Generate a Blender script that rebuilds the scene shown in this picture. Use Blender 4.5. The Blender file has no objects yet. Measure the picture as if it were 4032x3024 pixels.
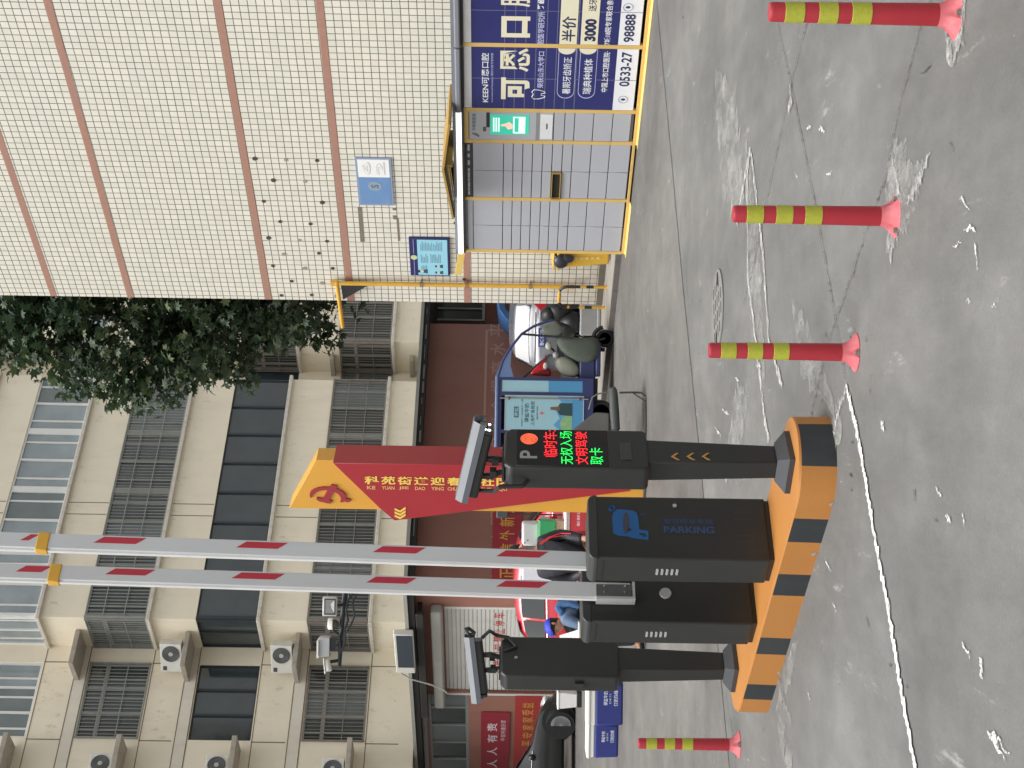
import bpy, bmesh, math, random
from mathutils import Vector, Matrix, Euler
random.seed(7)
R = math.radians
S = bpy.context.scene
C = S.collection
# ------------------------------------------------------------------ camera
F = 6100.0          # focal length in pixels of the 4032 px wide photograph
CAM_H = 1.78        # eye height, metres
ROLL = .0153        # small roll of the hand-held phone
HV = 33.0           # horizon lies this many pixels off centre
PITCH = -HV / F
cam = bpy.data.cameras.new('camera')
cam.sensor_width = 36; cam.lens = 36 * F / 4032
cam.clip_start = .1; cam.clip_end = 600
co = bpy.data.objects.new('camera', cam); C.objects.link(co)
_n = math.hypot(1, ROLL); _c, _s = 1 / _n, ROLL / _n
Rv = Vector((1, 0, 0)); Fv = Vector((0, math.cos(PITCH), math.sin(PITCH)))
Dv = Vector((0, math.sin(PITCH), -math.cos(PITCH)))
ur = _c * Rv - _s * Dv          # world direction of the upright picture's right
vd = _s * Rv + _c * Dv          # ... and of its down
# the phone was held on its side: picture right = scene down, picture up = scene right
M3 = Matrix((vd, ur, -Fv)).transposed()
co.matrix_world = Matrix.Translation((0, 0, CAM_H)) @ M3.to_4x4()
S.camera = co
# ------------------------------------------------------------------ world, sun, exposure
SUNV = Vector((-.42, -.35, 1.6)).normalized()
W = bpy.data.worlds.new('World'); S.world = W; W.use_nodes = True
nt = W.node_tree; nt.nodes.clear()
sky = nt.nodes.new('ShaderNodeTexSky'); sky.sky_type = 'NISHITA'; sky.sun_disc = False
sky.sun_elevation = math.asin(SUNV.z); sky.sun_rotation = math.atan2(SUNV.x, SUNV.y)
sky.air_density = 1.6; sky.dust_density = 6; sky.ozone_density = 1
hs = nt.nodes.new('ShaderNodeHueSaturation'); hs.inputs['Saturation'].default_value = .12
bg = nt.nodes.new('ShaderNodeBackground'); bg.inputs[1].default_value = .13
ow = nt.nodes.new('ShaderNodeOutputWorld')
nt.links.new(sky.outputs[0], hs.inputs['Color']); nt.links.new(hs.outputs[0], bg.inputs[0]); nt.links.new(bg.outputs[0], ow.inputs[0])
sl = bpy.data.lights.new('sun', 'SUN'); sl.energy = 1.2; sl.angle = R(40); sl.color = (1, .985, .955)
so = bpy.data.objects.new('sun', sl); C.objects.link(so); so.location = (-10, -15, 40)
so.rotation_euler = (-SUNV).to_track_quat('-Z', 'Y').to_euler()
S.view_settings.view_transform = 'Standard'; S.view_settings.look = 'None'
S.view_settings.exposure = .70; S.view_settings.gamma = 1
# ------------------------------------------------------------------ picture geometry -> places
def ray(x, y):
    a = (3024 - y) - 1512.0; b = x - 2016.0
    aR = a * _c + b * _s; bD = -a * _s + b * _c
    return F * Fv + aR * Rv + bD * Dv
def gp(x, y, z=0):
    r = ray(x, y); t = (z - CAM_H) / r.z
    return (r.x * t, r.y * t)
def at(x, y, depth):
    r = ray(x, y); t = depth / r.y
    return Vector((r.x * t, depth, CAM_H + r.z * t))
class Fr:
    """a wall or object frame: X to the viewer's right along the face, Y into it, Z up"""
    def __init__(s, ox, oy, yaw, oz=0):
        s.o = (ox, oy, oz); s.yaw = yaw; s.c = math.cos(yaw); s.s = math.sin(yaw)
    def px(s, x, y, yl=0):
        r = ray(x, y); t = (yl - s.o[0] * s.s + s.o[1] * s.c) / (-r.x * s.s + r.y * s.c)
        P = (r.x * t - s.o[0], r.y * t - s.o[1])
        return (P[0] * s.c + P[1] * s.s, CAM_H + r.z * t - s.o[2])
    def w2l(s, P):
        a, b = P[0] - s.o[0], P[1] - s.o[1]
        return (a * s.c + b * s.s, -a * s.s + b * s.c)
    def l2w(s, x, y, z=0):
        return Vector((s.o[0] + x * s.c - y * s.s, s.o[1] + x * s.s + y * s.c, s.o[2] + z))
    def mat(s, loc=(0, 0, 0)):
        return Matrix.Translation(s.l2w(*loc)) @ Matrix.Rotation(s.yaw, 4, 'Z')
# ------------------------------------------------------------------ materials
def lin(c): return tuple((v / 12.92 if v <= .04045 else ((v + .055) / 1.055) ** 2.4) for v in [q / 255 for q in c])
_m = {}
def mat(name, col, rough=.6, metal=0, var=.12, vs=6, bump=0, bs=80, dirt=0, dcol=(60, 55, 48), ds=2.5, dstretch=(1, 1, .35), emit=0, spec=.5, coat=0, fine=0):
    if name in _m: return _m[name]
    m = bpy.data.materials.new(name); m.use_nodes = True
    t = m.node_tree; N = t.nodes; L = t.links
    b = N['Principled BSDF']; c = lin(col)
    b.inputs['Roughness'].default_value = rough; b.inputs['Metallic'].default_value = metal
    b.inputs['Specular IOR Level'].default_value = spec
    if coat: b.inputs['Coat Weight'].default_value = coat; b.inputs['Coat Roughness'].default_value = .08
    tc = N.new('ShaderNodeTexCoord')
    n1 = N.new('ShaderNodeTexNoise'); n1.inputs['Scale'].default_value = vs; n1.inputs['Detail'].default_value = 6
    L.new(tc.outputs['Object'], n1.inputs['Vector'])
    mx = N.new('ShaderNodeMix'); mx.data_type = 'RGBA'
    mx.inputs[6].default_value = (*[max(0, v * (1 - var)) for v in c], 1)
    mx.inputs[7].default_value = (*[min(1, v * (1 + var)) for v in c], 1)
    L.new(n1.outputs[0], mx.inputs[0]); outc = mx.outputs[2]
    if fine:
        n3 = N.new('ShaderNodeTexNoise'); n3.inputs['Scale'].default_value = 90; n3.inputs['Detail'].default_value = 3
        L.new(tc.outputs['Object'], n3.inputs['Vector'])
        m3 = N.new('ShaderNodeMix'); m3.data_type = 'RGBA'; m3.blend_type = 'MULTIPLY'; m3.inputs[0].default_value = 1
        r3 = N.new('ShaderNodeMapRange'); r3.inputs[1].default_value = .3; r3.inputs[2].default_value = .7
        r3.inputs[3].default_value = 1 - fine; r3.inputs[4].default_value = 1
        L.new(n3.outputs[0], r3.inputs[0]); L.new(outc, m3.inputs[6]); L.new(r3.outputs[0], m3.inputs[7]); outc = m3.outputs[2]
    if dirt:
        mp = N.new('ShaderNodeMapping'); mp.inputs['Scale'].default_value = dstretch
        L.new(tc.outputs['Object'], mp.inputs[0])
        n2 = N.new('ShaderNodeTexNoise'); n2.inputs['Scale'].default_value = ds; n2.inputs['Detail'].default_value = 8; n2.inputs['Roughness'].default_value = .65
        L.new(mp.outputs[0], n2.inputs['Vector'])
        rp = N.new('ShaderNodeMapRange'); rp.inputs[1].default_value = .5; rp.inputs[2].default_value = .75; rp.inputs[4].default_value = dirt
        L.new(n2.outputs[0], rp.inputs[0])
        m2 = N.new('ShaderNodeMix'); m2.data_type = 'RGBA'; m2.inputs[7].default_value = (*lin(dcol), 1)
        L.new(rp.outputs[0], m2.inputs[0]); L.new(outc, m2.inputs[6]); outc = m2.outputs[2]
    L.new(outc, b.inputs['Base Color'])
    rr = N.new('ShaderNodeMapRange'); rr.inputs[3].default_value = max(.02, rough * .85); rr.inputs[4].default_value = min(1, rough * 1.15)
    L.new(n1.outputs[0], rr.inputs[0]); L.new(rr.outputs[0], b.inputs['Roughness'])
    if bump:
        nb = N.new('ShaderNodeTexNoise'); nb.inputs['Scale'].default_value = bs; nb.inputs['Detail'].default_value = 4
        L.new(tc.outputs['Object'], nb.inputs['Vector'])
        bp = N.new('ShaderNodeBump'); bp.inputs['Strength'].default_value = bump; bp.inputs['Distance'].default_value = .02
        L.new(nb.outputs[0], bp.inputs['Height']); L.new(bp.outputs[0], b.inputs['Normal'])
    if emit:
        b.inputs['Emission Color'].default_value = (*c, 1); b.inputs['Emission Strength'].default_value = emit
    _m[name] = m
    return m
def worn(name, col, scale=14, lo=.42, hi=.6, stretch=(1, 1, 1), rough=.85):
    """old paint or chalk that has partly gone: the ground shows through the gaps"""
    m = bpy.data.materials.new(name); m.use_nodes = True; N = m.node_tree.nodes; L = m.node_tree.links; b = N['Principled BSDF']
    b.inputs['Base Color'].default_value = (*lin(col), 1); b.inputs['Roughness'].default_value = rough
    tc = N.new('ShaderNodeTexCoord'); mp = N.new('ShaderNodeMapping'); mp.inputs['Scale'].default_value = stretch; L.new(tc.outputs['Object'], mp.inputs[0])
    n = N.new('ShaderNodeTexNoise'); n.inputs['Scale'].default_value = scale; n.inputs['Detail'].default_value = 9; n.inputs['Roughness'].default_value = .75; L.new(mp.outputs[0], n.inputs['Vector'])
    r = N.new('ShaderNodeMapRange'); r.inputs[1].default_value = lo; r.inputs[2].default_value = hi; L.new(n.outputs[0], r.inputs[0])
    t = N.new('ShaderNodeBsdfTransparent'); x = N.new('ShaderNodeMixShader'); L.new(r.outputs[0], x.inputs[0]); L.new(t.outputs[0], x.inputs[1]); L.new(b.outputs[0], x.inputs[2]); L.new(x.outputs[0], N['Material Output'].inputs[0])
    return m
def glass(name, col, rough=.06):
    m = mat(name, col, rough, var=.35, vs=1.3, spec=.9)
    return m
# ------------------------------------------------------------------ mesh builder
OFF = {}
class MB:
    def __init__(s): s.v = []; s.f = []; s.mi = []; s.k = 0
    def add(s, vs, fs):
        o = len(s.v); s.v += [tuple(v) for v in vs]
        for f in fs: s.f.append([i + o for i in f]); s.mi.append(s.k)
        return s
    def box(s, x0, x1, y0, y1, z0, z1):
        return s.add([(x0, y0, z0), (x1, y0, z0), (x1, y1, z0), (x0, y1, z0), (x0, y0, z1), (x1, y0, z1), (x1, y1, z1), (x0, y1, z1)],
                     [(0, 3, 2, 1), (4, 5, 6, 7), (0, 1, 5, 4), (1, 2, 6, 5), (2, 3, 7, 6), (3, 0, 4, 7)])
    def prism(s, pts, y0, y1, ax='y'):
        """pts = 2-D outline; ax y: (x,z) extruded along y; z: (x,y) along z; x: (y,z) along x"""
        a = sum(pts[i][0] * pts[(i + 1) % len(pts)][1] - pts[(i + 1) % len(pts)][0] * pts[i][1] for i in range(len(pts)))
        if (a < 0) != (ax == 'x_'): pts = pts[::-1]
        n = len(pts)
        def p(q, d): return (q[0], d, q[1]) if ax == 'y' else ((q[0], q[1], d) if ax == 'z' else (d, q[0], q[1]))
        vs = [p(q, y0) for q in pts] + [p(q, y1) for q in pts]
        fs = [tuple(range(n)), tuple(range(2 * n - 1, n - 1, -1))] + [(i, i + n, (i + 1) % n + n, (i + 1) % n) for i in range(n)]
        if ax != 'y': fs = [f[::-1] for f in fs]
        return s.add(vs, fs)
    def tube(s, pts, r, n=10, closed=False, up=None):
        pts = [Vector(p) for p in pts]; N = len(pts)
        rs = r if isinstance(r, (list, tuple)) else [r] * N
        rings = []; prev = None
        for i, p in enumerate(pts):
            a = pts[(i - 1) % N] if (i > 0 or closed) else p
            b = pts[(i + 1) % N] if (i < N - 1 or closed) else p
            t = (b - a).normalized()
            if prev is None:
                u = t.cross(Vector((0, 0, 1)));
                if u.length < .05: u = t.cross(Vector((1, 0, 0)))
            else: u = prev - t * prev.dot(t)
            u.normalize(); prev = u; w = t.cross(u)
            rings.append([p + (u * math.cos(2 * math.pi * k / n) + w * math.sin(2 * math.pi * k / n)) * rs[i] for k in range(n)])
        vs = [v for g in rings for v in g]; fs = []
        for i in range(N if closed else N - 1):
            j = (i + 1) % N
            fs += [(i * n + k, i * n + (k + 1) % n, j * n + (k + 1) % n, j * n + k) for k in range(n)]
        if not closed: fs += [tuple(range(n - 1, -1, -1)), tuple(range((N - 1) * n, N * n))]
        return s.add(vs, fs)
    def cyl(s, p0, p1, r0, r1=None, n=20): return s.tube([p0, p1], [r0, r0 if r1 is None else r1], n)
    def lathe(s, prof, n=24, c=(0, 0, 0), ax='z'):
        vs = []; fs = []
        for r, h in prof:
            for k in range(n):
                a = 2 * math.pi * k / n; q = (r * math.cos(a), r * math.sin(a))
                vs.append((c[0] + q[0], c[1] + q[1], c[2] + h) if ax == 'z' else ((c[0] + q[0], c[1] + h, c[2] + q[1]) if ax == 'y' else (c[0] + h, c[1] + q[0], c[2] + q[1])))
        m = len(prof)
        for i in range(m - 1):
            fs += [(i * n + k, i * n + (k + 1) % n, (i + 1) * n + (k + 1) % n, (i + 1) * n + k) for k in range(n)]
        fs += [tuple(range(n - 1, -1, -1)), tuple(range((m - 1) * n, m * n))]
        return s.add(vs, fs)
    def ball(s, c, r, n=12, m=8):
        rx, ry, rz = r if isinstance(r, (tuple, list)) else (r, r, r)
        vs = [(c[0], c[1], c[2] + rz)]; fs = []
        for i in range(1, m):
            th = math.pi * i / m
            for k in range(n):
                a = 2 * math.pi * k / n
                vs.append((c[0] + rx * math.sin(th) * math.cos(a), c[1] + ry * math.sin(th) * math.sin(a), c[2] + rz * math.cos(th)))
        vs.append((c[0], c[1], c[2] - rz)); e = len(vs) - 1
        for k in range(n):
            fs.append((0, 1 + k, 1 + (k + 1) % n)); fs.append((e, e - n + (k + 1) % n, e - n + k))
        for i in range(m - 2):
            for k in range(n):
                a = 1 + i * n; fs.append((a + k, a + n + k, a + n + (k + 1) % n, a + (k + 1) % n))
        return s.add(vs, fs)
    def beam(s, p0, p1, w, t, side):
        """box from p0 to p1, w wide along 'side', t thick across"""
        p0, p1 = Vector(p0), Vector(p1); d = (p1 - p0).normalized(); sd = Vector(side); sd = (sd - d * sd.dot(d)).normalized(); nn = d.cross(sd)
        vs = [p + sd * a * w / 2 + nn * b * t / 2 for p in (p0, p1) for a, b in ((-1, -1), (1, -1), (1, 1), (-1, 1))]
        return s.add(vs, [(0, 3, 2, 1), (4, 5, 6, 7), (0, 1, 5, 4), (1, 2, 6, 5), (2, 3, 7, 6), (3, 0, 4, 7)])
    def build(s, name, m, parent=None, bevel=0, seg=2, smooth=False, sub=0, label=None, ang=35):
        me = bpy.data.meshes.new(name)
        o3 = OFF.get(parent.name, (0, 0, 0)) if parent else (0, 0, 0)
        me.from_pydata([(v[0] - o3[0], v[1] - o3[1], v[2] - o3[2]) for v in s.v], [], s.f); me.update()
        for q in (m if isinstance(m, (list, tuple)) else [m]): me.materials.append(q)
        if len(me.materials) > 1: me.polygons.foreach_set('material_index', s.mi)
        bm = bmesh.new(); bm.from_mesh(me)
        bmesh.ops.recalc_face_normals(bm, faces=bm.faces); bm.to_mesh(me); bm.free()
        o = bpy.data.objects.new(name, me); C.objects.link(o)
        if parent: o.parent = parent; OFF[o.name] = o3
        if bevel:
            b = o.modifiers.new('bevel', 'BEVEL'); b.width = bevel; b.segments = seg; b.limit_method = 'ANGLE'; b.angle_limit = R(30); b.harden_normals = False
        if sub:
            b = o.modifiers.new('sub', 'SUBSURF'); b.levels = sub; b.render_levels = sub
        if smooth or bevel or sub:
            me.polygons.foreach_set('use_smooth', [True] * len(me.polygons))
            if not sub: me.set_sharp_from_angle(angle=R(ang))
        if label: o['label'] = label
        return o
def tag(o, label, cat, group=None):
    o['label'] = label; o['category'] = cat
    if group: o['group'] = group
    return o
def struct(o): o['kind'] = 'structure'; return o
def thing(name, label, cat, fr, loc=(0, 0, 0), group=None):
    o = bpy.data.objects.new(name, None); C.objects.link(o); o.empty_display_size = .1
    o.matrix_world = fr.mat(loc); OFF[o.name] = tuple(loc)
    return tag(o, label, cat, group)
def place(o, fr, loc=(0, 0, 0)):
    """put a single-mesh thing that was built in a frame's coordinates into the world"""
    o.matrix_world = fr.mat(loc); return o
def solo(mb, name, m, fr, loc, label, cat, group=None, **k):
    t = bpy.data.objects.new('tmp', None); OFF['tmp'] = tuple(loc)
    t.name = 'tmp'
    o3 = loc; mb.v = [(v[0] - o3[0], v[1] - o3[1], v[2] - o3[2]) for v in mb.v]
    o = mb.build(name, m, None, **k); bpy.data.objects.remove(t)
    return tag(place(o, fr, loc), label, cat, group)
def copy_tree(o, parent=None):
    c = o.copy(); C.objects.link(c)
    if parent: c.parent = parent
    OFF[c.name] = OFF.get(o.name, (0, 0, 0))
    for ch in list(o.children): copy_tree(ch, c)
    return c
# ------------------------------------------------------------------ lettering (built-in font, turned into real meshes)
_dg = [None]
def glyphs(body, off=0.0, res=3):
    c = bpy.data.curves.new('t', 'FONT'); c.body = body; c.offset = off; c.resolution_u = res
    o = bpy.data.objects.new('t', c); C.objects.link(o)
    dg = bpy.context.evaluated_depsgraph_get(); dg.update()
    me = bpy.data.meshes.new_from_object(o.evaluated_get(dg))
    V = [tuple(v.co) for v in me.vertices]; P = [tuple(p.vertices) for p in me.polygons]
    bpy.data.objects.remove(o); bpy.data.curves.remove(c); bpy.data.meshes.remove(me)
    return V, P
def text_into(mb, body, x0, z0, x1, z1, y, off=0.0, turn=False, shape=None):
    """letters fill the rectangle x0..x1, z0..z1 of the plane y; turn: read downwards (rotated clockwise)"""
    V, P = glyphs(body, off)
    if not V: return mb
    a0 = min(v[0] for v in V); a1 = max(v[0] for v in V); b0 = min(v[1] for v in V); b1 = max(v[1] for v in V)
    out = []
    for v in V:
        s = (v[0] - a0) / (a1 - a0 + 1e-9); t = (v[1] - b0) / (b1 - b0 + 1e-9)
        if turn: out.append((x0 + (x1 - x0) * t, y, z1 - (z1 - z0) * s))
        else: out.append((x0 + (x1 - x0) * s, y, z0 + (z1 - z0) * t))
    return mb.add(out, P)
def text(name, body, x0, z0, x1, z1, y, m, parent, off=0.0, turn=False):
    return text_into(MB(), body, x0, z0, x1, z1, y, off, turn).build(name, m, parent)
def ring2(cx, cz, rx, rz, n=28): return [(cx + rx * math.cos(2 * math.pi * k / n), cz + rz * math.sin(2 * math.pi * k / n)) for k in range(n)]
def pill(x0, x1, z0, z1, n=8):
    r = (z1 - z0) / 2; p = []
    for k in range(n + 1): a = math.pi / 2 + math.pi * k / n; p.append((x0 + r + r * math.cos(a), z0 + r + r * math.sin(a)))
    for k in range(n + 1): a = -math.pi / 2 + math.pi * k / n; p.append((x1 - r + r * math.cos(a), z0 + r + r * math.sin(a)))
    return p
# ================================================================== frames of the place
B = Fr(-.0759 * 43.2, 43.2, R(41.5))                 # apartment block: balcony fronts lie on Y = 0
_g = gp(2372, 1199, .09); TW = Fr(_g[0], _g[1], R(-52.9))   # tiled wall: its far corner is the origin
_r = ray(1800, 2310); SC = (_r.x / _r.y * 34.6, 34.6)  # outer corner of the red shop
FW = Fr(SC[0], SC[1], R(41.5))                        # red shop, front wall
SW = Fr(SC[0], SC[1], R(-48.5))                       # red shop, side wall (X runs to the corner, negative away)
I = Fr(-.425, 8.501, R(-51.5))                        # barrier island: origin at the centre of its round nose
IX = Fr(-.425, 8.501, R(38.5))                        # same place, looking along the island
WORLD = Fr(0, 0, 0)
# ================================================================== ground
def concrete(name, base, k=1.0, seed=0.0, grid=None):
    m = bpy.data.materials.new(name); m.use_nodes = True
    t = m.node_tree; N = t.nodes; L = t.links; b = N['Principled BSDF']
    tc = N.new('ShaderNodeTexCoord')
    def noise(scale, det=6, rough=.6, stretch=None, rot=0):
        mp = N.new('ShaderNodeMapping'); mp.inputs['Location'].default_value = (seed, seed * 2, 0)
        if stretch: mp.inputs['Scale'].default_value = stretch
        mp.inputs['Rotation'].default_value = (0, 0, rot)
        L.new(tc.outputs['Object'], mp.inputs[0])
        n = N.new('ShaderNodeTexNoise'); n.inputs['Scale'].default_value = scale; n.inputs['Detail'].default_value = det; n.inputs['Roughness'].default_value = rough
        L.new(mp.outputs[0], n.inputs['Vector']); return n.outputs[0]
    def rng(v, a, c, lo, hi):
        r = N.new('ShaderNodeMapRange'); r.inputs[1].default_value = a; r.inputs[2].default_value = c; r.inputs[3].default_value = lo; r.inputs[4].default_value = hi
        L.new(v, r.inputs[0]); return r.outputs[0]
    def mul(c, f):
        x = N.new('ShaderNodeMix'); x.data_type = 'RGBA'; x.blend_type = 'MULTIPLY'; x.inputs[0].default_value = 1
        L.new(c, x.inputs[6]); L.new(f, x.inputs[7]); return x.outputs[2]
    def mixc(c, f, col):
        x = N.new('ShaderNodeMix'); x.data_type = 'RGBA'; L.new(f, x.inputs[0]); L.new(c, x.inputs[6]); x.inputs[7].default_value = (*lin(col), 1); return x.outputs[2]
    rgb = N.new('ShaderNodeRGB'); rgb.outputs[0].default_value = (*[v * k for v in lin(base)], 1)
    c = rgb.outputs[0]
    c = mul(c, rng(noise(.35, 5, .65), .3, .7, .74, 1.26))                    # large worn patches
    c = mul(c, rng(noise(1.1, 8, .7, (1, .22, 1), R(8)), .3, .7, .80, 1.2))  # tyre-polished lanes
    c = mul(c, rng(noise(5, 9, .75, (1, .4, 1), R(-14)), .3, .72, .84, 1.13))
    c = mul(c, rng(noise(55, 5, .8), .3, .7, .86, 1.13))
    c = mul(c, rng(noise(210, 3, .8), .3, .7, .8, 1.14))
    c = mixc(c, rng(noise(3.2, 7, .72, (1.6, .3, 1), R(10)), .62, .78, 0, .55), (206, 205, 202))   # pale scrapes
    c = mixc(c, rng(noise(9, 5, .6, (2.6, .4, 1), R(-20)), .71, .76, 0, .6), (218, 217, 213))   # small white scuffs
    c = mixc(c, rng(noise(16, 3, .5, (1.6, .5, 1), R(30)), .725, .755, 0, .6), (78, 76, 73))     # dark specks
    c = mixc(c, rng(noise(.8, 6, .7), .6, .78, 0, .35), (104, 98, 90))                        # dirty stains
    L.new(c, b.inputs['Base Color'])
    L.new(rng(noise(1.1, 6), .3, .7, .55, .85), b.inputs['Roughness'])
    nb = noise(130, 5, .7); bp = N.new('ShaderNodeBump'); bp.inputs['Strength'].default_value = .28; bp.inputs['Distance'].default_value = .01
    L.new(nb, bp.inputs['Height']); L.new(bp.outputs[0], b.inputs['Normal'])
    return m
ROAD = concrete('worn_concrete', (140, 139, 136), k=.55); APRON = concrete('apron_concrete', (130, 127, 123), k=.62, seed=31.0)
g = MB().add([(-200, -60, 0), (200, -60, 0), (200, 260, 0), (-200, 260, 0)], [(0, 1, 2, 3)])
road = struct(g.build('road', ROAD)); road['label'] = 'worn grey concrete yard road with cracks and pale scrapes'
# older, darker slab between the joint line and the building
A0 = [gp(x, y) for x, y in ((2545, -500), (2593, 70), (2639, 560), (2687, 1094), (2718, 1400), (2750, 1727), (2775, 1990))]
A1 = [TW.l2w(x, -1.30)[:2] for x in (18, -14)]
ap = MB(); pts = [(p[0], p[1], .004) for p in A0]; d0 = Vector((A0[-1][0] - A0[-2][0], A0[-1][1] - A0[-2][1])).normalized()
pts.append((A0[-1][0] + d0.x * 9, A0[-1][1] + d0.y * 9, .004)); pts += [(A1[1][0], A1[1][1], .004), (A1[0][0], A1[0][1], .004)]
ap.add(pts, [tuple(range(len(pts)))]); apo = struct(ap.build('apron', APRON))
def ribbon(pts, w, z, name, m, jit=.35, seg=14, parent=road, taper=False, wob=.012):
    P = [Vector((p[0], p[1])) for p in pts]; mb = MB(); q = []
    for i in range(len(P) - 1):
        for k in range(seg): q.append(P[i].lerp(P[i + 1], k / seg))
    q.append(P[-1]); vs = []
    for i, p in enumerate(q):
        a = q[max(0, i - 1)]; b = q[min(len(q) - 1, i + 1)]; d = (b - a).normalized(); n = Vector((-d.y, d.x))
        ww = w * (1 + random.uniform(-jit, jit)) / 2
        if taper: ww *= max(.12, math.sin(math.pi * (i + .5) / len(q)))
        s = p + n * random.uniform(-wob, wob)
        vs += [(s.x + n.x * ww, s.y + n.y * ww, z), (s.x - n.x * ww, s.y - n.y * ww, z)]
    mb.add(vs, [(2 * i, 2 * i + 1, 2 * i + 3, 2 * i + 2) for i in range(len(q) - 1)])
    return mb.build(name, m, parent)
CRK = worn('crack_dark', (82, 80, 76), 9, .36, .56); CRK2 = worn('crack_soft', (92, 90, 87), 9, .38, .6); FLK = mat('fleck_dark', (70, 68, 65), .95)
WHT = worn('old_white_paint', (206, 206, 202), 26, .33, .5); CAULK = worn('pale_caulk', (186, 185, 181), 12, .38, .62); SMEAR = worn('chalky_smear', (172, 171, 167), 4.5, .42, .8, (1, .5, 1))
G = lambda *ps: [gp(*p) for p in ps]
ribbon(G((3336, 1516), (3376, 1679), (3412, 1884), (3448, 2100), (3507, 2420), (3551, 2701), (3610, 3024), (3640, 3200)), .046, .008, 'white_line', WHT, .35, 22)
ribbon(G((3340, 1530), (3310, 1600), (3284, 1740)), .035, .008, 'white_line', CAULK, .7, 20)
ribbon(G((2958, 580), (2945, 700), (2949, 1100), (2975, 1310), (2995, 1470), (3015, 1650), (3033, 1739)), .055, .008, 'caulk_line', CAULK, .5, 12)
ribbon(G((2962, 600), (2985, 800), (3010, 1010), (3030, 1330), (3085, 1520)), .05, .0085, 'caulk_line', CAULK, .6, 12)
ribbon(G((2958, 590), (2925, 760), (2905, 880)), .05, .009, 'caulk_line', CAULK, .7, 12)
ribbon(G((3690, -60), (3622, 125), (3545, 420), (3490, 700), (3359, 1080), (3270, 1330), (3190, 1660)), .012, .0095, 'crack', CRK2, .5, 40, wob=.014)
ribbon(G((3060, 40), (3075, 138), (3120, 339), (3213, 803), (3262, 1080), (3300, 1290), (3336, 1516)), .011, .010, 'crack', CRK, .5, 40)
ribbon(G((3200, 20), (3175, 110), (3116, 339), (3019, 803), (2964, 1080), (2930, 1200)), .011, .0105, 'crack', CRK, .5, 40)
ribbon(G((3115, 339), (3122, 400), (3110, 430)), .045, .011, 'caulk_line', CAULK, .7, 10)
ribbon(G((2860, 2740), (2885, 2880), (2905, 3060)), .010, .008, 'crack', CRK2, .5, 30)
ribbon(G((3040, 2600), (3080, 2690), (3098, 2800), (3092, 2990)), .009, .009, 'crack', CRK2, .5, 30)
ribbon(G((3515, 600), (3538, 720), (3560, 800)), .035, .0085, 'caulk_line', CAULK, .7, 14, taper=True)
ribbon(G((3670, 600), (3620, 720), (3575, 810)), .05, .009, 'caulk_line', CAULK, .8, 14, taper=True)
ribbon([(p[0], p[1]) for p in A0[1:]], .012, .009, 'slab_joint', CRK2, .4, 10)
for ps, w in ((((2940, 560), (2960, 900), (2985, 1250), (3020, 1640)), .5), (((2820, 300), (2870, 560), (2930, 800)), .9), (((3500, 560), (3545, 720), (3580, 900)), .35), (((3640, 640), (3575, 800), (3540, 900)), .25), (((2960, 1500), (2900, 1680), (2860, 1900)), .5), (((3120, 1180), (3180, 1400), (3300, 1640)), .3), (((3320, 1560), (3300, 1680), (3270, 1760)), .22), (((3060, 2780), (3100, 2900), (3120, 3060)), .35), (((3150, 2500), (3110, 2640), (3060, 2800)), .16)):
    ribbon(G(*ps), w, .0055, 'chalky_smear', SMEAR, .3, 16, taper=True)
SCR_ = worn('scraped_pale', (220, 219, 215), 60, .4, .6)
for (x, y, l, a, w) in ((3800, 2050, .05, 1.2, .012), (3810, 2560, .06, .5, .02), (3870, 2630, .08, 1.4, .03), (3930, 2930, .12, .6, .03), (3955, 2940, .08, .4, .02), (3805, 800, .09, .8, .02), (3825, 905, .08, .2, .018), (3775, 960, .06, .1, .012), (3850, 1010, .1, 1.3, .02), (3480, 1680, .05, .9, .03), (3700, 1940, .06, .6, .012), (3740, 2035, .04, .4, .02), (3190, 500, .08, .3, .012), (3240, 510, .1, .5, .016), (3270, 680, .09, .2, .012), (3140, 690, .07, .5, .012), (3820, 1185, .03, .5, .012), (3920, 1200, .03, .2, .01), (2990, 1440, .1, .2, .02), (2905, 1490, .12, .3, .018), (2860, 1620, .2, .2, .02), (2830, 1700, .2, .35, .02), (3000, 2440, .05, 0, .012), (3265, 2230, .07, .3, .012), (3290, 2390, .06, .4, .01), (3190, 2740, .05, .4, .012)):
    p = gp(x, y); ribbon([(p[0] - l * math.sin(a) * .5, p[1] - l * math.cos(a)), (p[0] + l * math.sin(a) * .5, p[1] + l * math.cos(a))], w, .0075, 'scrape', SCR_, .8, 6, taper=True)
for (x, y, l, a) in ((3605, 1950, .05, 1.3), (3360, 1740, .03, .3), (3353, 1870, .04, .2), (3355, 1925, .03, .2), (3430, 1540, .03, 1.5), (3415, 1333, .03, 1.2), (3255, 1320, .03, .8), (3752, 575, .06, 1.2), (3650, 275, .08, .1), (2693, 420, .05, .6), (2690, 70, .06, .1), (3575, 2705, .03, .9), (3140, 2320, .05, .1), (3420, 2450, .05, .7), (3010, 2870, .02, .5), (2760, 1185, .1, .1), (2470, 1440, .12, .15), (3510, 2620, .03, 1.), (3690, 2050, .02, .5), (3240, 1580, .02, .5), (2650, 1360, .03, .4), (2610, 1640, .03, .2)):
    p = gp(x, y); ribbon([(p[0] - l * math.sin(a) * .5, p[1] - l * math.cos(a)), (p[0] + l * math.sin(a) * .5, p[1] + l * math.cos(a))], .010, .0072, 'dark_fleck', FLK, .8, 5, taper=True)
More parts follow.
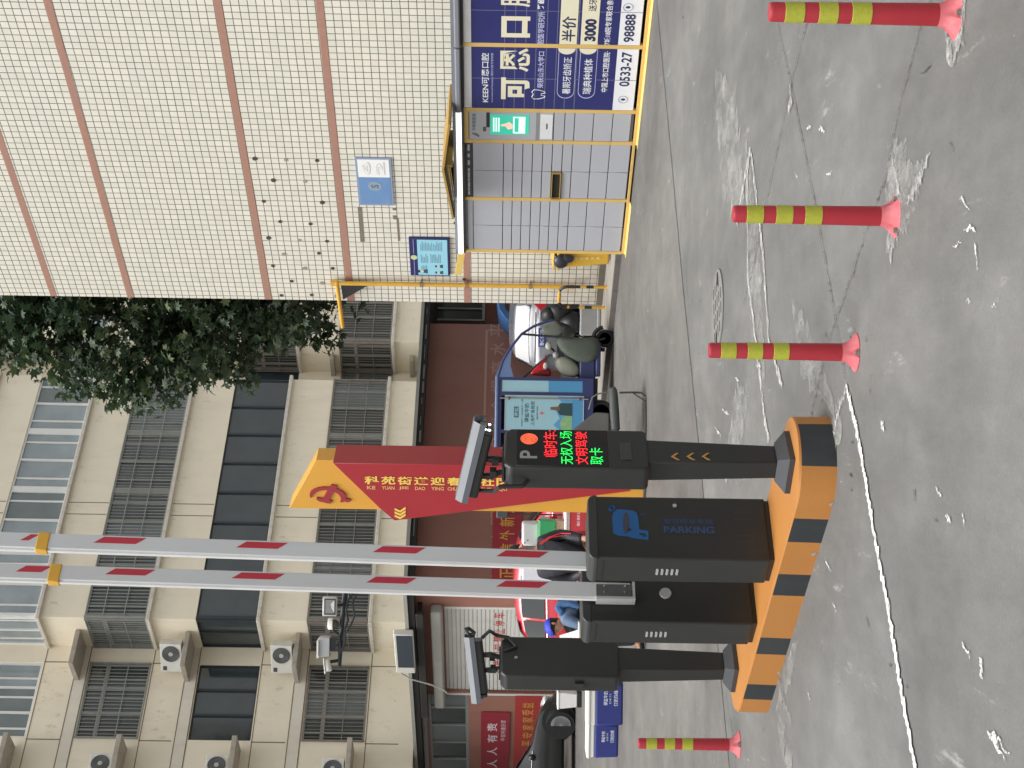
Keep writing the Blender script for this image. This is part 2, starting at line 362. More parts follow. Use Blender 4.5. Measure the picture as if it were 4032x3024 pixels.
# round drain grating in the yard
dc = gp(2829, 1215); dr = thing('drain_cover', 'round slotted concrete drain cover set flush in the yard behind the bollards', 'drain cover', Fr(dc[0], dc[1], R(18)))
MB().prism(ring2(0, 0, .33, .33, 40), .001, .012, 'z').build('plate', mat('drain_concrete', (124, 123, 119), .85, var=.15, vs=10, fine=.2), dr)
sl_ = MB()
for yy in (-.22, -.12, -.02, .08, .18):
    for xx in (-.2, -.07, .06, .19):
        if math.hypot(xx, yy) < .28: sl_.box(xx - .045, xx + .045, yy - .014, yy + .014, .0115, .0145)
sl_.build('slot', FLK, dr)
for sx in (-1, 1): MB().prism(ring2(sx * .235, -.08 * sx, .06, .035, 16), .0118, .0155, 'z').build('lift_hole', mat('hole_black', (22, 21, 20), .9), dr)
# pavement with kerb beside the tiled wall
PV = mat('pavement_cement', (150, 146, 138), .85, var=.15, vs=4, dirt=.5, dcol=(110, 104, 96), ds=3, dstretch=(1, 1, 1), fine=.15); KB = mat('kerb_stone', (98, 93, 88), .9, var=.25, vs=9, dirt=.6, dcol=(58, 54, 50), ds=5)
pv = bpy.data.objects.new('pavement', None); C.objects.link(pv); pv.matrix_world = TW.mat(); struct(pv)
MB().box(-14, 16, -1.33, .6, -.02, .09).build('paving', PV, pv)
kb = MB(); x = -14.0
while x < 16: kb.box(x + .004, x + .996, -1.40, -1.332, -.02, .094); x += 1
kb.build('kerb', KB, pv, bevel=.006)
# ================================================================== tiled building (right)
def tile_mat():
    m = bpy.data.materials.new('cream_wall_tiles'); m.use_nodes = True
    t = m.node_tree; N = t.nodes; L = t.links; b = N['Principled BSDF']
    tc = N.new('ShaderNodeTexCoord'); sp = N.new('ShaderNodeSeparateXYZ'); cb = N.new('ShaderNodeCombineXYZ')
    L.new(tc.outputs['Object'], sp.inputs[0]); L.new(sp.outputs[0], cb.inputs[0]); L.new(sp.outputs[2], cb.inputs[1])
    # the courses were laid by hand: let the lines waver a little
    nz = N.new('ShaderNodeTexNoise'); nz.inputs['Scale'].default_value = 1.3; nz.inputs['Detail'].default_value = 3; L.new(cb.outputs[0], nz.inputs['Vector'])
    vm = N.new('ShaderNodeVectorMath'); vm.operation = 'MULTIPLY_ADD'; vm.inputs[1].default_value = (.022, .022, 0); L.new(nz.outputs['Color'], vm.inputs[0])
    sh = N.new('ShaderNodeVectorMath'); sh.operation = 'ADD'; sh.inputs[1].default_value = (0.03, -5.865 - .0594 + .1188 * 60 - .011, 0)
    L.new(cb.outputs[0], sh.inputs[0]); L.new(sh.outputs[0], vm.inputs[2])
    br = N.new('ShaderNodeTexBrick'); br.offset = 0; br.squash = 1
    for k, v in (('Scale', 1), ('Mortar Size', .0074), ('Mortar Smooth', .25), ('Brick Width', .1188), ('Row Height', .1188), ('Bias', 0)): br.inputs[k].default_value = v
    br.inputs['Color1'].default_value = (*lin((228, 223, 210)), 1); br.inputs['Color2'].default_value = (*lin((217, 215, 202)), 1); br.inputs['Mortar'].default_value = (*lin((104, 102, 92)), 1)
    L.new(vm.outputs[0], br.inputs['Vector'])
    def noise(sc, det, vec=None, st=None):
        n = N.new('ShaderNodeTexNoise'); n.inputs['Scale'].default_value = sc; n.inputs['Detail'].default_value = det; n.inputs['Roughness'].default_value = .65
        if st:
            mp = N.new('ShaderNodeMapping'); mp.inputs['Scale'].default_value = st; L.new(cb.outputs[0], mp.inputs[0]); L.new(mp.outputs[0], n.inputs['Vector'])
        else: L.new(cb.outputs[0], n.inputs['Vector'])
        return n.outputs[0]
    def rng(v, a, c, lo, hi):
        r = N.new('ShaderNodeMapRange'); r.inputs[1].default_value = a; r.inputs[2].default_value = c; r.inputs[3].default_value = lo; r.inputs[4].default_value = hi; L.new(v, r.inputs[0]); return r.outputs[0]
    c = br.outputs[0]
    def mixc(c, f, col, bt='MIX'):
        x = N.new('ShaderNodeMix'); x.data_type = 'RGBA'; x.blend_type = bt; L.new(f, x.inputs[0]); L.new(c, x.inputs[6]); x.inputs[7].default_value = (*lin(col), 1); return x.outputs[2]
    c = mixc(c, rng(noise(1.7, 6), .45, .75, 0, .16), (196, 188, 168))
    c = mixc(c, rng(noise(6, 5, st=(1, .3, 1)), .66, .76, 0, .35), (150, 140, 122))
    # splash dirt that rises from the pavement
    dz = rng(sp.outputs[2], .05, 1.5, .75, 0); mm = N.new('ShaderNodeMath'); mm.operation = 'MULTIPLY'; L.new(dz, mm.inputs[0]); L.new(rng(noise(3.5, 7), .3, .7, 0.1, 1), mm.inputs[1])
    c = mixc(c, mm.outputs[0], (120, 110, 96))
    L.new(c, b.inputs['Base Color']); L.new(rng(br.outputs['Fac'], 0, 1, .38, .9), b.inputs['Roughness'])
    bp = N.new('ShaderNodeBump'); bp.invert = True; bp.inputs['Strength'].default_value = .5; bp.inputs['Distance'].default_value = .006
    L.new(br.outputs['Fac'], bp.inputs['Height']); L.new(bp.outputs[0], b.inputs['Normal'])
    return m
tb = thing('tiled_building', 'building clad in small cream tiles with thin brick red bands', 'building', TW)
MB().box(0, 16, 0, 11, .02, 19).build('wall', tile_mat(), tb)
BR = mat('brick_red_tile', (172, 130, 114), .55, var=.13, vs=14, dirt=.35, dcol=(140, 108, 92), ds=6, dstretch=(2, 1, 1), fine=.12)
for z in (2.43, 4.437, 5.865, 8.25, 9.578, 11.36, 12.9): MB().box(-.004, 16, -.004, .05, z - .056, z + .056).build('tile_band', BR, tb, bevel=.003, seg=1)
MB().box(-.006, 16, -.012, .03, .09, .2).build('plinth', mat('grimy_cement', (104, 98, 88), .9, var=.3, vs=6), tb)
HOLE = mat('bolt_hole_dark', (70, 66, 60), .9, var=.3, vs=30); HOLE2 = mat('bolt_patch_grey', (150, 146, 132), .9, var=.2, vs=30)
for i, (a, b_) in enumerate(((172, 372), (375, 380), (578, 384), (293, 513), (500, 520), (230, 650), (612, 658), (337, 783), (535, 798), (262, 890), (462, 905), (643, 911), (362, 997), (590, 990), (290, 1072), (498, 1088), (680, 1088), (412, 1172), (610, 1185), (345, 1265), (543, 1262), (705, 1268), (1482, 792), (1540, 1160))):
    p = TW.px(900 + a / 1.659, 400 + b_ / 1.659); r = .034 if i % 3 else .042
    MB().cyl((p[0], -.007, p[1]), (p[0], .02, p[1]), r, n=9).build('bolt_hole', HOLE2 if i in (1, 4, 9 + 1, 12, 15, 18, 21) else HOLE, tb)
# grey outline where a sign was taken down
GH = mat('sign_ghost_dirt', (122, 114, 102), .95, var=.3, vs=8)
def wpx(x, y, d=0): return TW.px(1350 + x / 3.07, 580 + y / 3.07, d)
for (q0, q1, w) in (((205, 725), (238, 1140), .035), ((660, 850), (680, 1130), .018), ((620, 735), (628, 760), .03), ((625, 820), (632, 870), .03)):
    a, b_ = wpx(*q0), wpx(*q1); MB().add([(a[0], -.003, a[1] - w), (a[0], -.003, a[1] + w), (b_[0], -.003, b_[1] + w), (b_[0], -.003, b_[1] - w)], [(0, 1, 2, 3)]).build('sign_stain', GH, tb)
# ------------------------------------------------------------------ plaques, board and pipe on the tiled wall
BLU = mat('faded_blue_sheet', (104, 142, 188), .55, var=.12, vs=5, dirt=.4, dcol=(150, 160, 150), ds=6, dstretch=(1, 1, 1)); WSH = mat('white_sheet', (236, 236, 234), .5, var=.04, vs=8)
def quadbox(mb, pts, y0, y1): return mb.prism(pts, y0, y1)
pq = [wpx(*q) for q in ((145, 112), (587, 120), (612, 688), (195, 690))]
xs = sorted(p[0] for p in pq); X0, X1 = (xs[0] + xs[1]) / 2, (xs[2] + xs[3]) / 2
Z1 = (pq[0][1] + pq[3][1]) / 2; Z0 = (pq[1][1] + pq[2][1]) / 2
pl = thing('wall_plaque', 'faded blue and white metal plaque with outlined figures on the cream tiles', 'sign', TW, ((X0 + X1) / 2, -.02, Z0))
MB().box(X0, X1, -.022, 0, Z0, Z1).build('back_plate', mat('plaque_rim', (138, 152, 178), .6, var=.15, vs=10), pl)
m_ = .035; xm = X0 + (X1 - X0) * .6
MB().box(X0 + m_, xm, -.025, -.0225, Z0 + m_, Z1 - m_).build('blue_field', BLU, pl); MB().box(xm + .002, X1 - m_, -.025, -.0225, Z0 + m_, Z1 - m_).build('white_field', WSH, pl)
OL = mat('pale_outline', (206, 208, 206), .6); zc = (Z0 + Z1) / 2
for ch, za, zb in (('6', zc + .04, Z1 - .1), ('2', Z0 + .1, zc - .04)):
    text('figure', ch, xm + .06, za, X1 - m_ - .05, zb, -.027, OL, pl, .03); text('figure_core', ch, xm + .075, za + .02, X1 - m_ - .065, zb - .02, -.029, WSH, pl, -.005)
MB().prism(ring2((X0 + xm) / 2 + .12, zc, .1, .11, 20), -.0275, -.0255).build('badge', mat('badge_grey', (142, 158, 172), .6, var=.2, vs=30), pl)
text('badge_mark', 'S', (X0 + xm) / 2 + .08, zc - .06, (X0 + xm) / 2 + .16, zc + .06, -.029, mat('badge_dark', (84, 104, 130), .6), pl, .02)
bq = [wpx(*q) for q in ((798, 1076), (1285, 1082), (1296, 1532), (820, 1526))]
X0, X1 = (bq[2][0] + bq[3][0]) / 2, (bq[0][0] + bq[1][0]) / 2; Z1 = (bq[0][1] + bq[3][1]) / 2; Z0 = (bq[1][1] + bq[2][1]) / 2
nb_ = thing('notice_board', 'framed notice board with navy header, light blue sheet and three small portraits', 'notice board', TW, ((X0 + X1) / 2, -.04, Z0))
NAVY = mat('board_navy', (38, 46, 96), .45, var=.08); LBL = mat('sheet_light_blue', (150, 208, 226), .5, var=.06, vs=3)
MB().box(X0, X1, -.045, 0, Z0, Z1).build('frame', NAVY, nb_, bevel=.006)
w_, h_ = X1 - X0, Z1 - Z0; U = lambda f: X0 + w_ * f; V = lambda f: Z0 + h_ * f
MB().box(U(.03), U(.97), -.049, -.0455, V(.05), V(.8)).build('sheet', LBL, nb_)
MB().box(U(.02), U(.52), -.049, -.0455, V(.885), V(.9)).box(U(.6), U(.98), -.049, -.0455, V(.885), V(.9)).build('header_line', mat('header_lilac', (160, 158, 206), .5), nb_)
MB().prism(ring2(U(.5), V(.89), .055, .055, 20), -.05, -.0455).build('emblem', mat('emblem_gold', (196, 204, 150), .5), nb_)
tx = MB(); random.seed(3)
for (a, b_, c, d) in ((.08, .34, .56, .7), (.36, .62, .52, .7), (.68, .93, .42, .7), (.36, .62, .2, .46), (.68, .93, .18, .38)):
    z = V(d)
    while z > V(c): tx.box(U(a), U(a + (b_ - a) * random.uniform(.6, 1)), -.051, -.0495, z, z + .011); z -= .026
tx.build('text_lines', mat('sheet_grey_text', (108, 150, 166), .6), nb_)
for (a, b_, s) in ((.13, .62, 1.25), (.1, .22, 1), (.27, .22, 1)):
    MB().prism(ring2(U(a), V(b_) + .055 * s, .026 * s, .034 * s, 14), -.0515, -.0495).build('portrait_face', mat('print_face', (206, 200, 186), .6), nb_)
    MB().prism([(U(a) - .045 * s, V(b_) - .03 * s), (U(a) + .045 * s, V(b_) - .03 * s), (U(a) + .03 * s, V(b_) + .02 * s), (U(a) - .03 * s, V(b_) + .02 * s)], -.0515, -.0495).build('portrait_body', mat('print_dark', (48, 84, 92), .6), nb_)
    MB().prism([(U(a) - .028 * s, V(b_) + .07 * s), (U(a) + .028 * s, V(b_) + .07 * s), (U(a) + .02 * s, V(b_) + .1 * s), (U(a) - .02 * s, V(b_) + .1 * s)], -.0525, -.0516).build('portrait_hair', mat('print_hair', (36, 40, 44), .6), nb_)
# yellow gas pipe
YEL = mat('gas_pipe_yellow', (214, 166, 62), .45, var=.12, vs=9, dirt=.35, dcol=(120, 92, 50), ds=5)
yo = -.10; top = TW.px(1325, 1112, yo); bot = TW.px(2262, 1132, yo); xm_ = (top[0] + bot[0]) / 2
gpn = thing('gas_pipe', 'yellow gas pipe running down the tiled wall by its far corner', 'pipe', TW, (xm_, yo, bot[1]))
MB().tube([(xm_, yo, bot[1]), (xm_, yo, 3.1), (xm_, yo, top[1] + .04)], .038, 14).build('riser', YEL, gpn, smooth=True)
MB().tube([(xm_ + .02, yo, top[1]), (xm_ - .3, yo - .01, top[1] - .01), (xm_ - 1.15, yo - .02, top[1] - .02)], .036, 14).build('branch', YEL, gpn, smooth=True)
MB().ball((xm_, yo, top[1]), .055, 14, 9).cyl((xm_, yo, top[1]), (xm_, yo, top[1] + .1), .05).build('elbow', YEL, gpn, smooth=True)
for z in (2.43, 3.2, 1.35): MB().cyl((xm_, yo, z - .03), (xm_, yo, z + .03), .046).box(xm_ - .02, xm_ + .02, yo, 0, z - .012, z + .012).build('clamp', mat('rusty_clamp', (150, 118, 84), .7, var=.3, vs=20), gpn)
MB().prism([(xm_ - .02, top[1] - .07), (xm_ - .42, top[1] - .08), (xm_ - .02, top[1] - .55)], yo - .012, yo + .012).build('bracket', mat('bracket_black', (42, 42, 42), .6), gpn)
# ================================================================== apartment block
CR = mat('cream_render', (240, 230, 208), .85, var=.06, vs=1.5, dirt=.22, dcol=(186, 164, 130), ds=1.6, dstretch=(1, 1, .3), fine=.05)
CRW = mat('pale_band_render', (224, 217, 202), .85, var=.06, vs=3, dirt=.25, dcol=(180, 170, 150), ds=3)
SILL = mat('cement_sill', (206, 200, 188), .8, var=.1, vs=6, dirt=.5, dcol=(128, 118, 104), ds=7, dstretch=(1, 1, 1)); GRV = mat('groove_dark', (120, 104, 84), .95)
WFR = mat('white_window_frame', (224, 225, 222), .45, var=.06); GFR = mat('grey_window_frame', (152, 152, 146), .55, var=.15, vs=5); DFR = mat('dark_window_frame', (50, 56, 60), .5)
GRL = mat('galvanised_grille', (156, 157, 152), .55, metal=.3, var=.25, vs=6); GRT = mat('rusty_grille', (134, 126, 118), .7, var=.3, vs=8)
GL1 = glass('glass_pale_sky', (142, 152, 156)); GL2 = glass('glass_grey', (104, 113, 113)); GL3 = glass('glass_dark', (60, 68, 71)); GLX = glass('glass_deep', (62, 69, 68))  # the palest one has the sky's reflection put into its base colour
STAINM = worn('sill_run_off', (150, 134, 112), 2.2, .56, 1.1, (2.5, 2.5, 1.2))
ab = thing('apartment_block', 'cream apartment block with enclosed balconies, barred windows and white frames', 'building', B)
BX0, BX1, DP = -4.0, 4.42, 1.4
SZ = [(5.22, 6.84), (8.14, 9.74), (11.02, 12.66), (13.9, 15.5), (16.8, 18.4)]
PX = {}
NX0 = B.px(1400, 1343)[0]; NX1 = NX0 + 8.4
bays = ((BX0, BX1), (NX0, NX1), (BX0 - 19.0, BX0 - 10.6))
wl = MB(); wl.box(-26, 26, DP + .25, DP + 9, 3.95, 21)
for i in range(len(SZ) + 1):                        # main wall between window heights
    z0 = 3.95 if i == 0 else SZ[i - 1][1]; z1 = SZ[i][0] if i < len(SZ) else 21
    wl.box(-26, 26, DP, DP + .25, z0, z1)
WN = [(-6.74, -4.52), (BX1 + .9, BX1 + 2.42)]
xs = sorted([-26, 26] + [q for w in WN for q in w])
for a, b_ in zip(xs[::2], xs[1::2]):
    for z0, z1 in SZ: wl.box(a, b_, DP, DP + .25, z0, z1)
wl.build('wall', CR, ab)
for k, (x0, x1) in enumerate(bays):
    pb = MB()
    for i in range(len(SZ) + 1):
        z0 = 4.02 if i == 0 else SZ[i - 1][1]; z1 = SZ[i][0] - .1 if i < len(SZ) else 21
        pb.box(x0, x1, 0, DP, z0, z1)
    pb.build('balcony', CR, ab)
    sb = MB()
    for z0, z1 in SZ: sb.box(x0 - .1, x1 + .1, -.1, DP, z0 - .1, z0)
    sb.build('balcony_sill', SILL, ab, bevel=.012)
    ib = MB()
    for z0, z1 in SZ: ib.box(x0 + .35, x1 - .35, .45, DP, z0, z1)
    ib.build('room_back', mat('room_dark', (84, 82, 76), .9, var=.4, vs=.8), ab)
    for i in range(len(SZ)):
        z0 = 4.1 if i == 0 else SZ[i - 1][1] + .02; z1 = SZ[i][0] - .12
        for gx in (x0 + 3.35, x0 + 3.75): MB().box(gx - .012, gx + .012, -.003, .01, z0, z1).build('groove', GRV, ab)
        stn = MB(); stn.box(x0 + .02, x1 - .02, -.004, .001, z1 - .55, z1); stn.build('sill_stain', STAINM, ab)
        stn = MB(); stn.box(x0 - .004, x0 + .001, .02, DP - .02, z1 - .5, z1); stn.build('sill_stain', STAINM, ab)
def window(face, s0, s1, z0, z1, kind, u):
    """one glazed opening. face(s, d, z) -> block coordinates, d outwards"""
    def P(a, b_, d0, d1, za, zb, mb):
        q = [face(s, d, z) for z in (za, zb) for (s, d) in ((a, d0), (b_, d0), (b_, d1), (a, d1))]
        mb.add(q, [(0, 3, 2, 1), (4, 5, 6, 7), (0, 1, 5, 4), (1, 2, 6, 5), (2, 3, 7, 6), (3, 0, 4, 7)])
    fm = {'white': WFR, 'grille': GFR, 'dark': DFR}[kind]; fw = .055 if kind != 'dark' else .03
    fr = MB(); n = max(1, round((s1 - s0) / u))
    P(s0, s1, -.12, -.03, z0, z0 + fw, fr); P(s0, s1, -.12, -.03, z1 - fw, z1, fr)
    ms = [s0 + (s1 - s0) * k / n for k in range(n + 1)]
    for k, a in enumerate(ms):
        w = fw if k in (0, n) else (.2 if kind != 'dark' and k % 2 == 0 and n > 3 else .06)
        a0 = a if k == 0 else (a - w if k == n else a - w / 2); P(a0, a0 + w, -.12, -.025, z0 + fw, z1 - fw, fr)
    for k in range(n):
        if kind != 'dark' and (ms[k + 1] - ms[k]) > .6:
            a = ms[k] + (ms[k + 1] - ms[k]) * (.62 if k % 2 else .38); P(a - .025, a + .025, -.11, -.045, z0 + fw, z1 - fw, fr)
    if kind == 'grille' and n <= 3: P(s0 + fw, s1 - fw, -.115, -.03, z1 - .56, z1 - .46, fr)
    f = fr.build('window', fm, ab)
    for k in range(n):
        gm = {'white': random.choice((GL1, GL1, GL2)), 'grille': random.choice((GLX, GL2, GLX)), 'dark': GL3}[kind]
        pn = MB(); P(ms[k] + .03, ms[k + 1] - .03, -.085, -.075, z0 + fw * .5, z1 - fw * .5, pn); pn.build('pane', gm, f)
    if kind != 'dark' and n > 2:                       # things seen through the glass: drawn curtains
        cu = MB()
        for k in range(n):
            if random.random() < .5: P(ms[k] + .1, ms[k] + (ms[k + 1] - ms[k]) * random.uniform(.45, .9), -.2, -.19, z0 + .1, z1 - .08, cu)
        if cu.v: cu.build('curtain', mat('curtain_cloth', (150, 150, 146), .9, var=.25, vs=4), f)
    if kind == 'grille':
        gr = MB(); st = .105; k = int((s1 - s0) / st); o = .05
        for i in range(k + 1):
            a = s0 + (s1 - s0) * i / k; P(a - .0065, a + .0065, o - .010, o + .003, z0 + .02, z1 - .02, gr)
        for zz in (z0 + .03, z0 + (z1 - z0) * .36, z0 + (z1 - z0) * .7, z1 - .03): P(s0, s1, o - .006, o + .012, zz - .010, zz + .010, gr)
        for a in (s0, s1 - .03): P(a, a + .03, -.03, o + .012, z0 + .01, z1 - .01, gr)
        gr.build('grille', GRL if z0 > 9 else GRT, f)
random.seed(11)
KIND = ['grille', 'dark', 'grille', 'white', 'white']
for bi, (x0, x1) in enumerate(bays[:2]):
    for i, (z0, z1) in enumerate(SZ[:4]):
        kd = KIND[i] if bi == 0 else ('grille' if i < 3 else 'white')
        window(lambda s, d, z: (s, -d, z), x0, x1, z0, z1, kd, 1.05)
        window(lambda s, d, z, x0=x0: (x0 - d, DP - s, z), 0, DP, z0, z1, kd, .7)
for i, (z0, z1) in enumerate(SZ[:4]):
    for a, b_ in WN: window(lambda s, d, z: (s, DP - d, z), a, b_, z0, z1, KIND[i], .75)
    bd = MB(); bd.box(-9.5, BX0 - .001, DP - .012, DP + .01, z1 + .03, z1 + .33); bd.build('lintel_band', CRW, ab)
    for zz in (z1 + .03, z1 + .34): MB().box(-9.5, BX0 - .002, DP - .016, DP - .001, zz - .011, zz + .011).build('groove', GRV, ab)
    for gx in (-4.5, -6.78): MB().box(gx - .012, gx + .012, DP - .006, DP + .01, z1 - 2.9 + .4, z0 - .02).build('groove', GRV, ab)
    MB().box(-9.5, BX0 - .002, DP - .006, DP + .01, z0 - .05, z0 - .03).build('groove', GRV, ab)
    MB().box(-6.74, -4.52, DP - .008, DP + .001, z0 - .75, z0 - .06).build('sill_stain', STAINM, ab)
LG = mat('ledge_cement', (168, 160, 148), .9, var=.15, vs=4, dirt=.5, dcol=(112, 104, 92), ds=3)
def ledge(x0, x1, y0, y1, z): MB().box(x0, x1, y0, y1, z, z + .13).build('unit_ledge', LG, ab, bevel=.01)
LZ = []
for xx in (275 + 38, 690, 1158, 1560):
    LZ.append(B.px(xx, 2560, DP - .5)[1])
LZ = [9.74 + .02 + (k - 2) * 2.9 for k in (1, 2, 3)] + [13.02]
LZ = [7.05, 9.95, 12.85]
for z in LZ: ledge(-5.05, -4.02, DP - .85, DP - .001, z)
LZ2 = [5.45, 8.35, 11.25, 14.1]
for z in LZ2: ledge(-8.6, -7.0, DP - .75, DP - .001, z)
NZ = [7.0, 4.55]
for z in NZ: ledge(BX1 + 1.4, BX1 + 2.9, DP - .8, DP - .001, z)
# outdoor units of air conditioners, one proto, copies on their ledges
ACW = mat('unit_white', (214, 213, 206), .5, var=.06, vs=5, dirt=.3, dcol=(150, 146, 136), ds=6)
def ac_unit(label):
    t = thing('air_conditioner', label, 'air conditioner', Fr(0, 0, 0), group='air conditioner outdoor units on the apartment block')
    MB().box(-.41, .41, -.15, .15, .04, .6).build('casing', ACW, t, bevel=.015)
    MB().prism(ring2(.12, .32, .23, .23, 28), -.165, -.15).build('fan_grille', mat('fan_dark', (78, 80, 80), .6, var=.2, vs=30), t)
    MB().prism(ring2(.12, .32, .06, .06, 16), -.172, -.166).build('fan_hub', mat('hub_grey', (176, 176, 172), .5), t)
    rg = MB()
    for r in (.1, .14, .18, .22): rg.tube([(.12 + r * math.cos(2 * math.pi * k / 24), -.168, .32 + r * math.sin(2 * math.pi * k / 24)) for k in range(24)], .0045, 4, closed=True)
    rg.build('guard_ring', mat('guard_grey', (120, 121, 119), .5), t)
    MB().box(-.36, -.24, -.156, -.149, .44, .54).build('badge', mat('badge_dark2', (70, 72, 74), .5), t)
    for x in (-.28, .28): MB().box(x - .03, x + .03, -.14, .14, 0, .04).build('foot', mat('foot_dark', (70, 70, 70), .7), t)
    return t
ACL = [((-7.85, DP - .42, LZ2[2] + .131), 180, 'white air conditioner unit at the left picture edge beside a barred window, uppermost'),
       ((-7.85, DP - .42, LZ2[1] + .131), 180, 'white air conditioner unit on a ledge under the second row of windows at the left'),
       ((-7.9, DP - .42, LZ2[0] + .131), 180, 'white air conditioner unit on the lowest ledge at the left, above the shop roof'),
       ((-4.55, DP - .5, LZ[2] - 2.9 + .131), -60, 'white air conditioner unit seen from the side on the ledge under the dark balcony glass'),
       ((-4.55, DP - .5, LZ[0] + .131), -60, 'white air conditioner unit seen from the side on the ledge level with the barred balcony'),
       ((BX1 + 2.1, DP - .4, NZ[1] + .131), 180, 'shaded air conditioner unit with dark fan in the recess under the tree')]
u0 = ac_unit(ACL[0][2])
for k, (p, a, lab) in enumerate(ACL):
    u = u0 if k == 0 else copy_tree(u0)
    q = B.l2w(*p); u.matrix_world = Matrix.Translation(q) @ Matrix.Rotation(B.yaw + R(0 if a == 180 else a), 4, 'Z'); u['label'] = lab
# ================================================================== red shop in front of the block
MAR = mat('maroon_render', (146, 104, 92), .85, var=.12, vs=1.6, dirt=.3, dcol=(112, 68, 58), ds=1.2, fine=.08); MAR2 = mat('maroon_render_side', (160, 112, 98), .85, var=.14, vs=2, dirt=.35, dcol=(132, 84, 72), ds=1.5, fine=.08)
XR = FW.px(1850, 1276)[0]; ZE = FW.px(1690, 1500)[1]; ZT = 3.70
sh = thing('red_shop', 'single storey maroon shop with dark eaves, roller shutter and painted lettering', 'building', FW)
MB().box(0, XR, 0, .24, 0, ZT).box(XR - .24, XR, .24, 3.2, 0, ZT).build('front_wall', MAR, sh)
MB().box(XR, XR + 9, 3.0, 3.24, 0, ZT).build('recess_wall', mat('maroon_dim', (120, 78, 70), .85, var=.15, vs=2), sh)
sp_ = lambda x, y, d=0: SW.px(x, y, d)
# side wall with openings: window and shutter (SW coordinates; side face lies on Y_SW = 0; SW X = -FW Y)
def sfw(mb):  # SW -> FW coordinates
    mb.v = [(v[1], -v[0], v[2]) for v in mb.v]; return mb
sx0, sx1 = sp_(1900, 2735)[0], sp_(1900, 2392)[0]; szt = sp_(1750, 2450)[1]
wx0, wx1 = sp_(1780, 3060)[0], sp_(1780, 2722)[0]; wz1 = sp_(1693, 2900)[1]; wz0 = sp_(1846, 2850)[1]
m = MB()
m.box(sx1, 0, 0, .24, 0, ZT); m.box(sx0, sx1, 0, .24, szt, ZT); m.box(wx1, sx0, 0, .24, 0, ZT)
m.box(wx0, wx1, 0, .24, 0, wz0); m.box(wx0, wx1, 0, .24, wz1, ZT); m.box(-14, wx0, 0, .24, 0, ZT)
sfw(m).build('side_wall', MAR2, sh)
sfw(MB().box(-10.4, -.02, -.012, .0, 0, .35)).box(.02, XR - .25, -.012, 0, 0, .35).build('cement_skirting', mat('skirt_grey', (150, 145, 138), .9, var=.15, vs=4), sh)
sfw(MB().box(-10.4, sx0 - .12, -.014, .0, wz1 + .06, ZT - .01)).build('grey_fascia', mat('grey_render', (168, 168, 162), .85, var=.08, vs=2), sh)
# roof slab with pale edge and black gutter
MB().box(-.45, XR + 9, -.45, 9, ZT + .14, ZT + .22).build('roof', mat('roof_edge_pale', (150, 150, 144), .8, var=.12, vs=5), sh)
MB().box(-.40, XR + 9, -.40, 8.6, ZT, ZT + .138).build('eaves', mat('eaves_black', (38, 37, 36), .7, var=.25, vs=6), sh)
random.seed(5); x = .3
while x < XR + 4: l = random.uniform(.15, .5); MB().box(x, x + l, -.408, -.401, ZT + .03 + random.uniform(0, .03), ZT + .075).build('peeled_patch', mat('peeled_pale', (120, 120, 114), .8), sh); x += l + random.uniform(.1, .5)
# shutter
shut = MB(); z = .05; i = 0
while z < szt - .02:
    shut.box(sx0 + .06, sx1 - .06, .06, .075, z + .012, min(szt, z + .092)); shut.box(sx0 + .06, sx1 - .06, .068, .08, z, z + .012); z += .098
so_ = sfw(shut).build('roller_shutter', mat('shutter_white', (214, 214, 208), .5, var=.05, vs=3, dirt=.2, dcol=(170, 168, 160), ds=3), sh, bevel=.004, seg=1)
for a in (sx0 - .02, sx1 - .06): sfw(MB().box(a, a + .08, -.01, .1, 0, szt)).build('shutter_rail', mat('rail_white', (218, 218, 214), .5), sh)
sfw(MB().box(sx0 - .25, sx1 + .15, -.28, 0, szt + .03, szt + .3)).build('shutter_housing', mat('housing_grey', (158, 157, 150), .6, var=.1, vs=3), sh, bevel=.06, seg=3)
sfw(MB().box(sx0 - .45, sx1 + .3, -.42, -.3, ZT - .2, ZT - .02).box(sx0 - .3, sx0 - .2, -.4, 0, ZT - .16, ZT - .06).box(sx1 + .1, sx1 + .2, -.4, 0, ZT - .16, ZT - .06)).build('awning_roll', mat('awning_black', (44, 43, 41), .7, var=.2, vs=8), sh, bevel=.02)
RED = mat('shutter_red_paint', (196, 74, 70), .7, var=.15, vs=20)
for k, ch in enumerate('车库门前禁止停车'):
    yy = 2641 - 31 * k; a = sp_(1987, yy + 11, .055); b_ = sp_(1942, yy - 11, .055)
    tm = text_into(MB(), ch, a[0], a[1], b_[0], b_[1], .055, .012); sfw(tm).build('painted_character', RED, so_)
# side windows
wf = MB(); n = 5
for k in range(n + 1):
    a = wx0 + (wx1 - wx0) * k / n; wf.box(a - .035, a + .035, .06, .14, wz0, wz1)
wf.box(wx0, wx1, .05, .15, wz0 - .02, wz0 + .08); wf.box(wx0, wx1, .05, .15, wz1 - .06, wz1 + .02)
wfo = sfw(wf).build('window', mat('alu_frame', (142, 146, 142), .5, metal=.2, var=.1), sh)
for k in range(n): sfw(MB().box(wx0 + (wx1 - wx0) * k / n + .03, wx0 + (wx1 - wx0) * (k + 1) / n - .03, .1, .11, wz0 + .04, wz1 - .03)).build('pane', GLX if k % 2 else GL2, wfo)
sfw(MB().box(wx0 - .1, wx1 + .1, .2, .23, wz0, wz1)).build('window_backing', mat('room_dark2', (40, 42, 40), .9), sh)
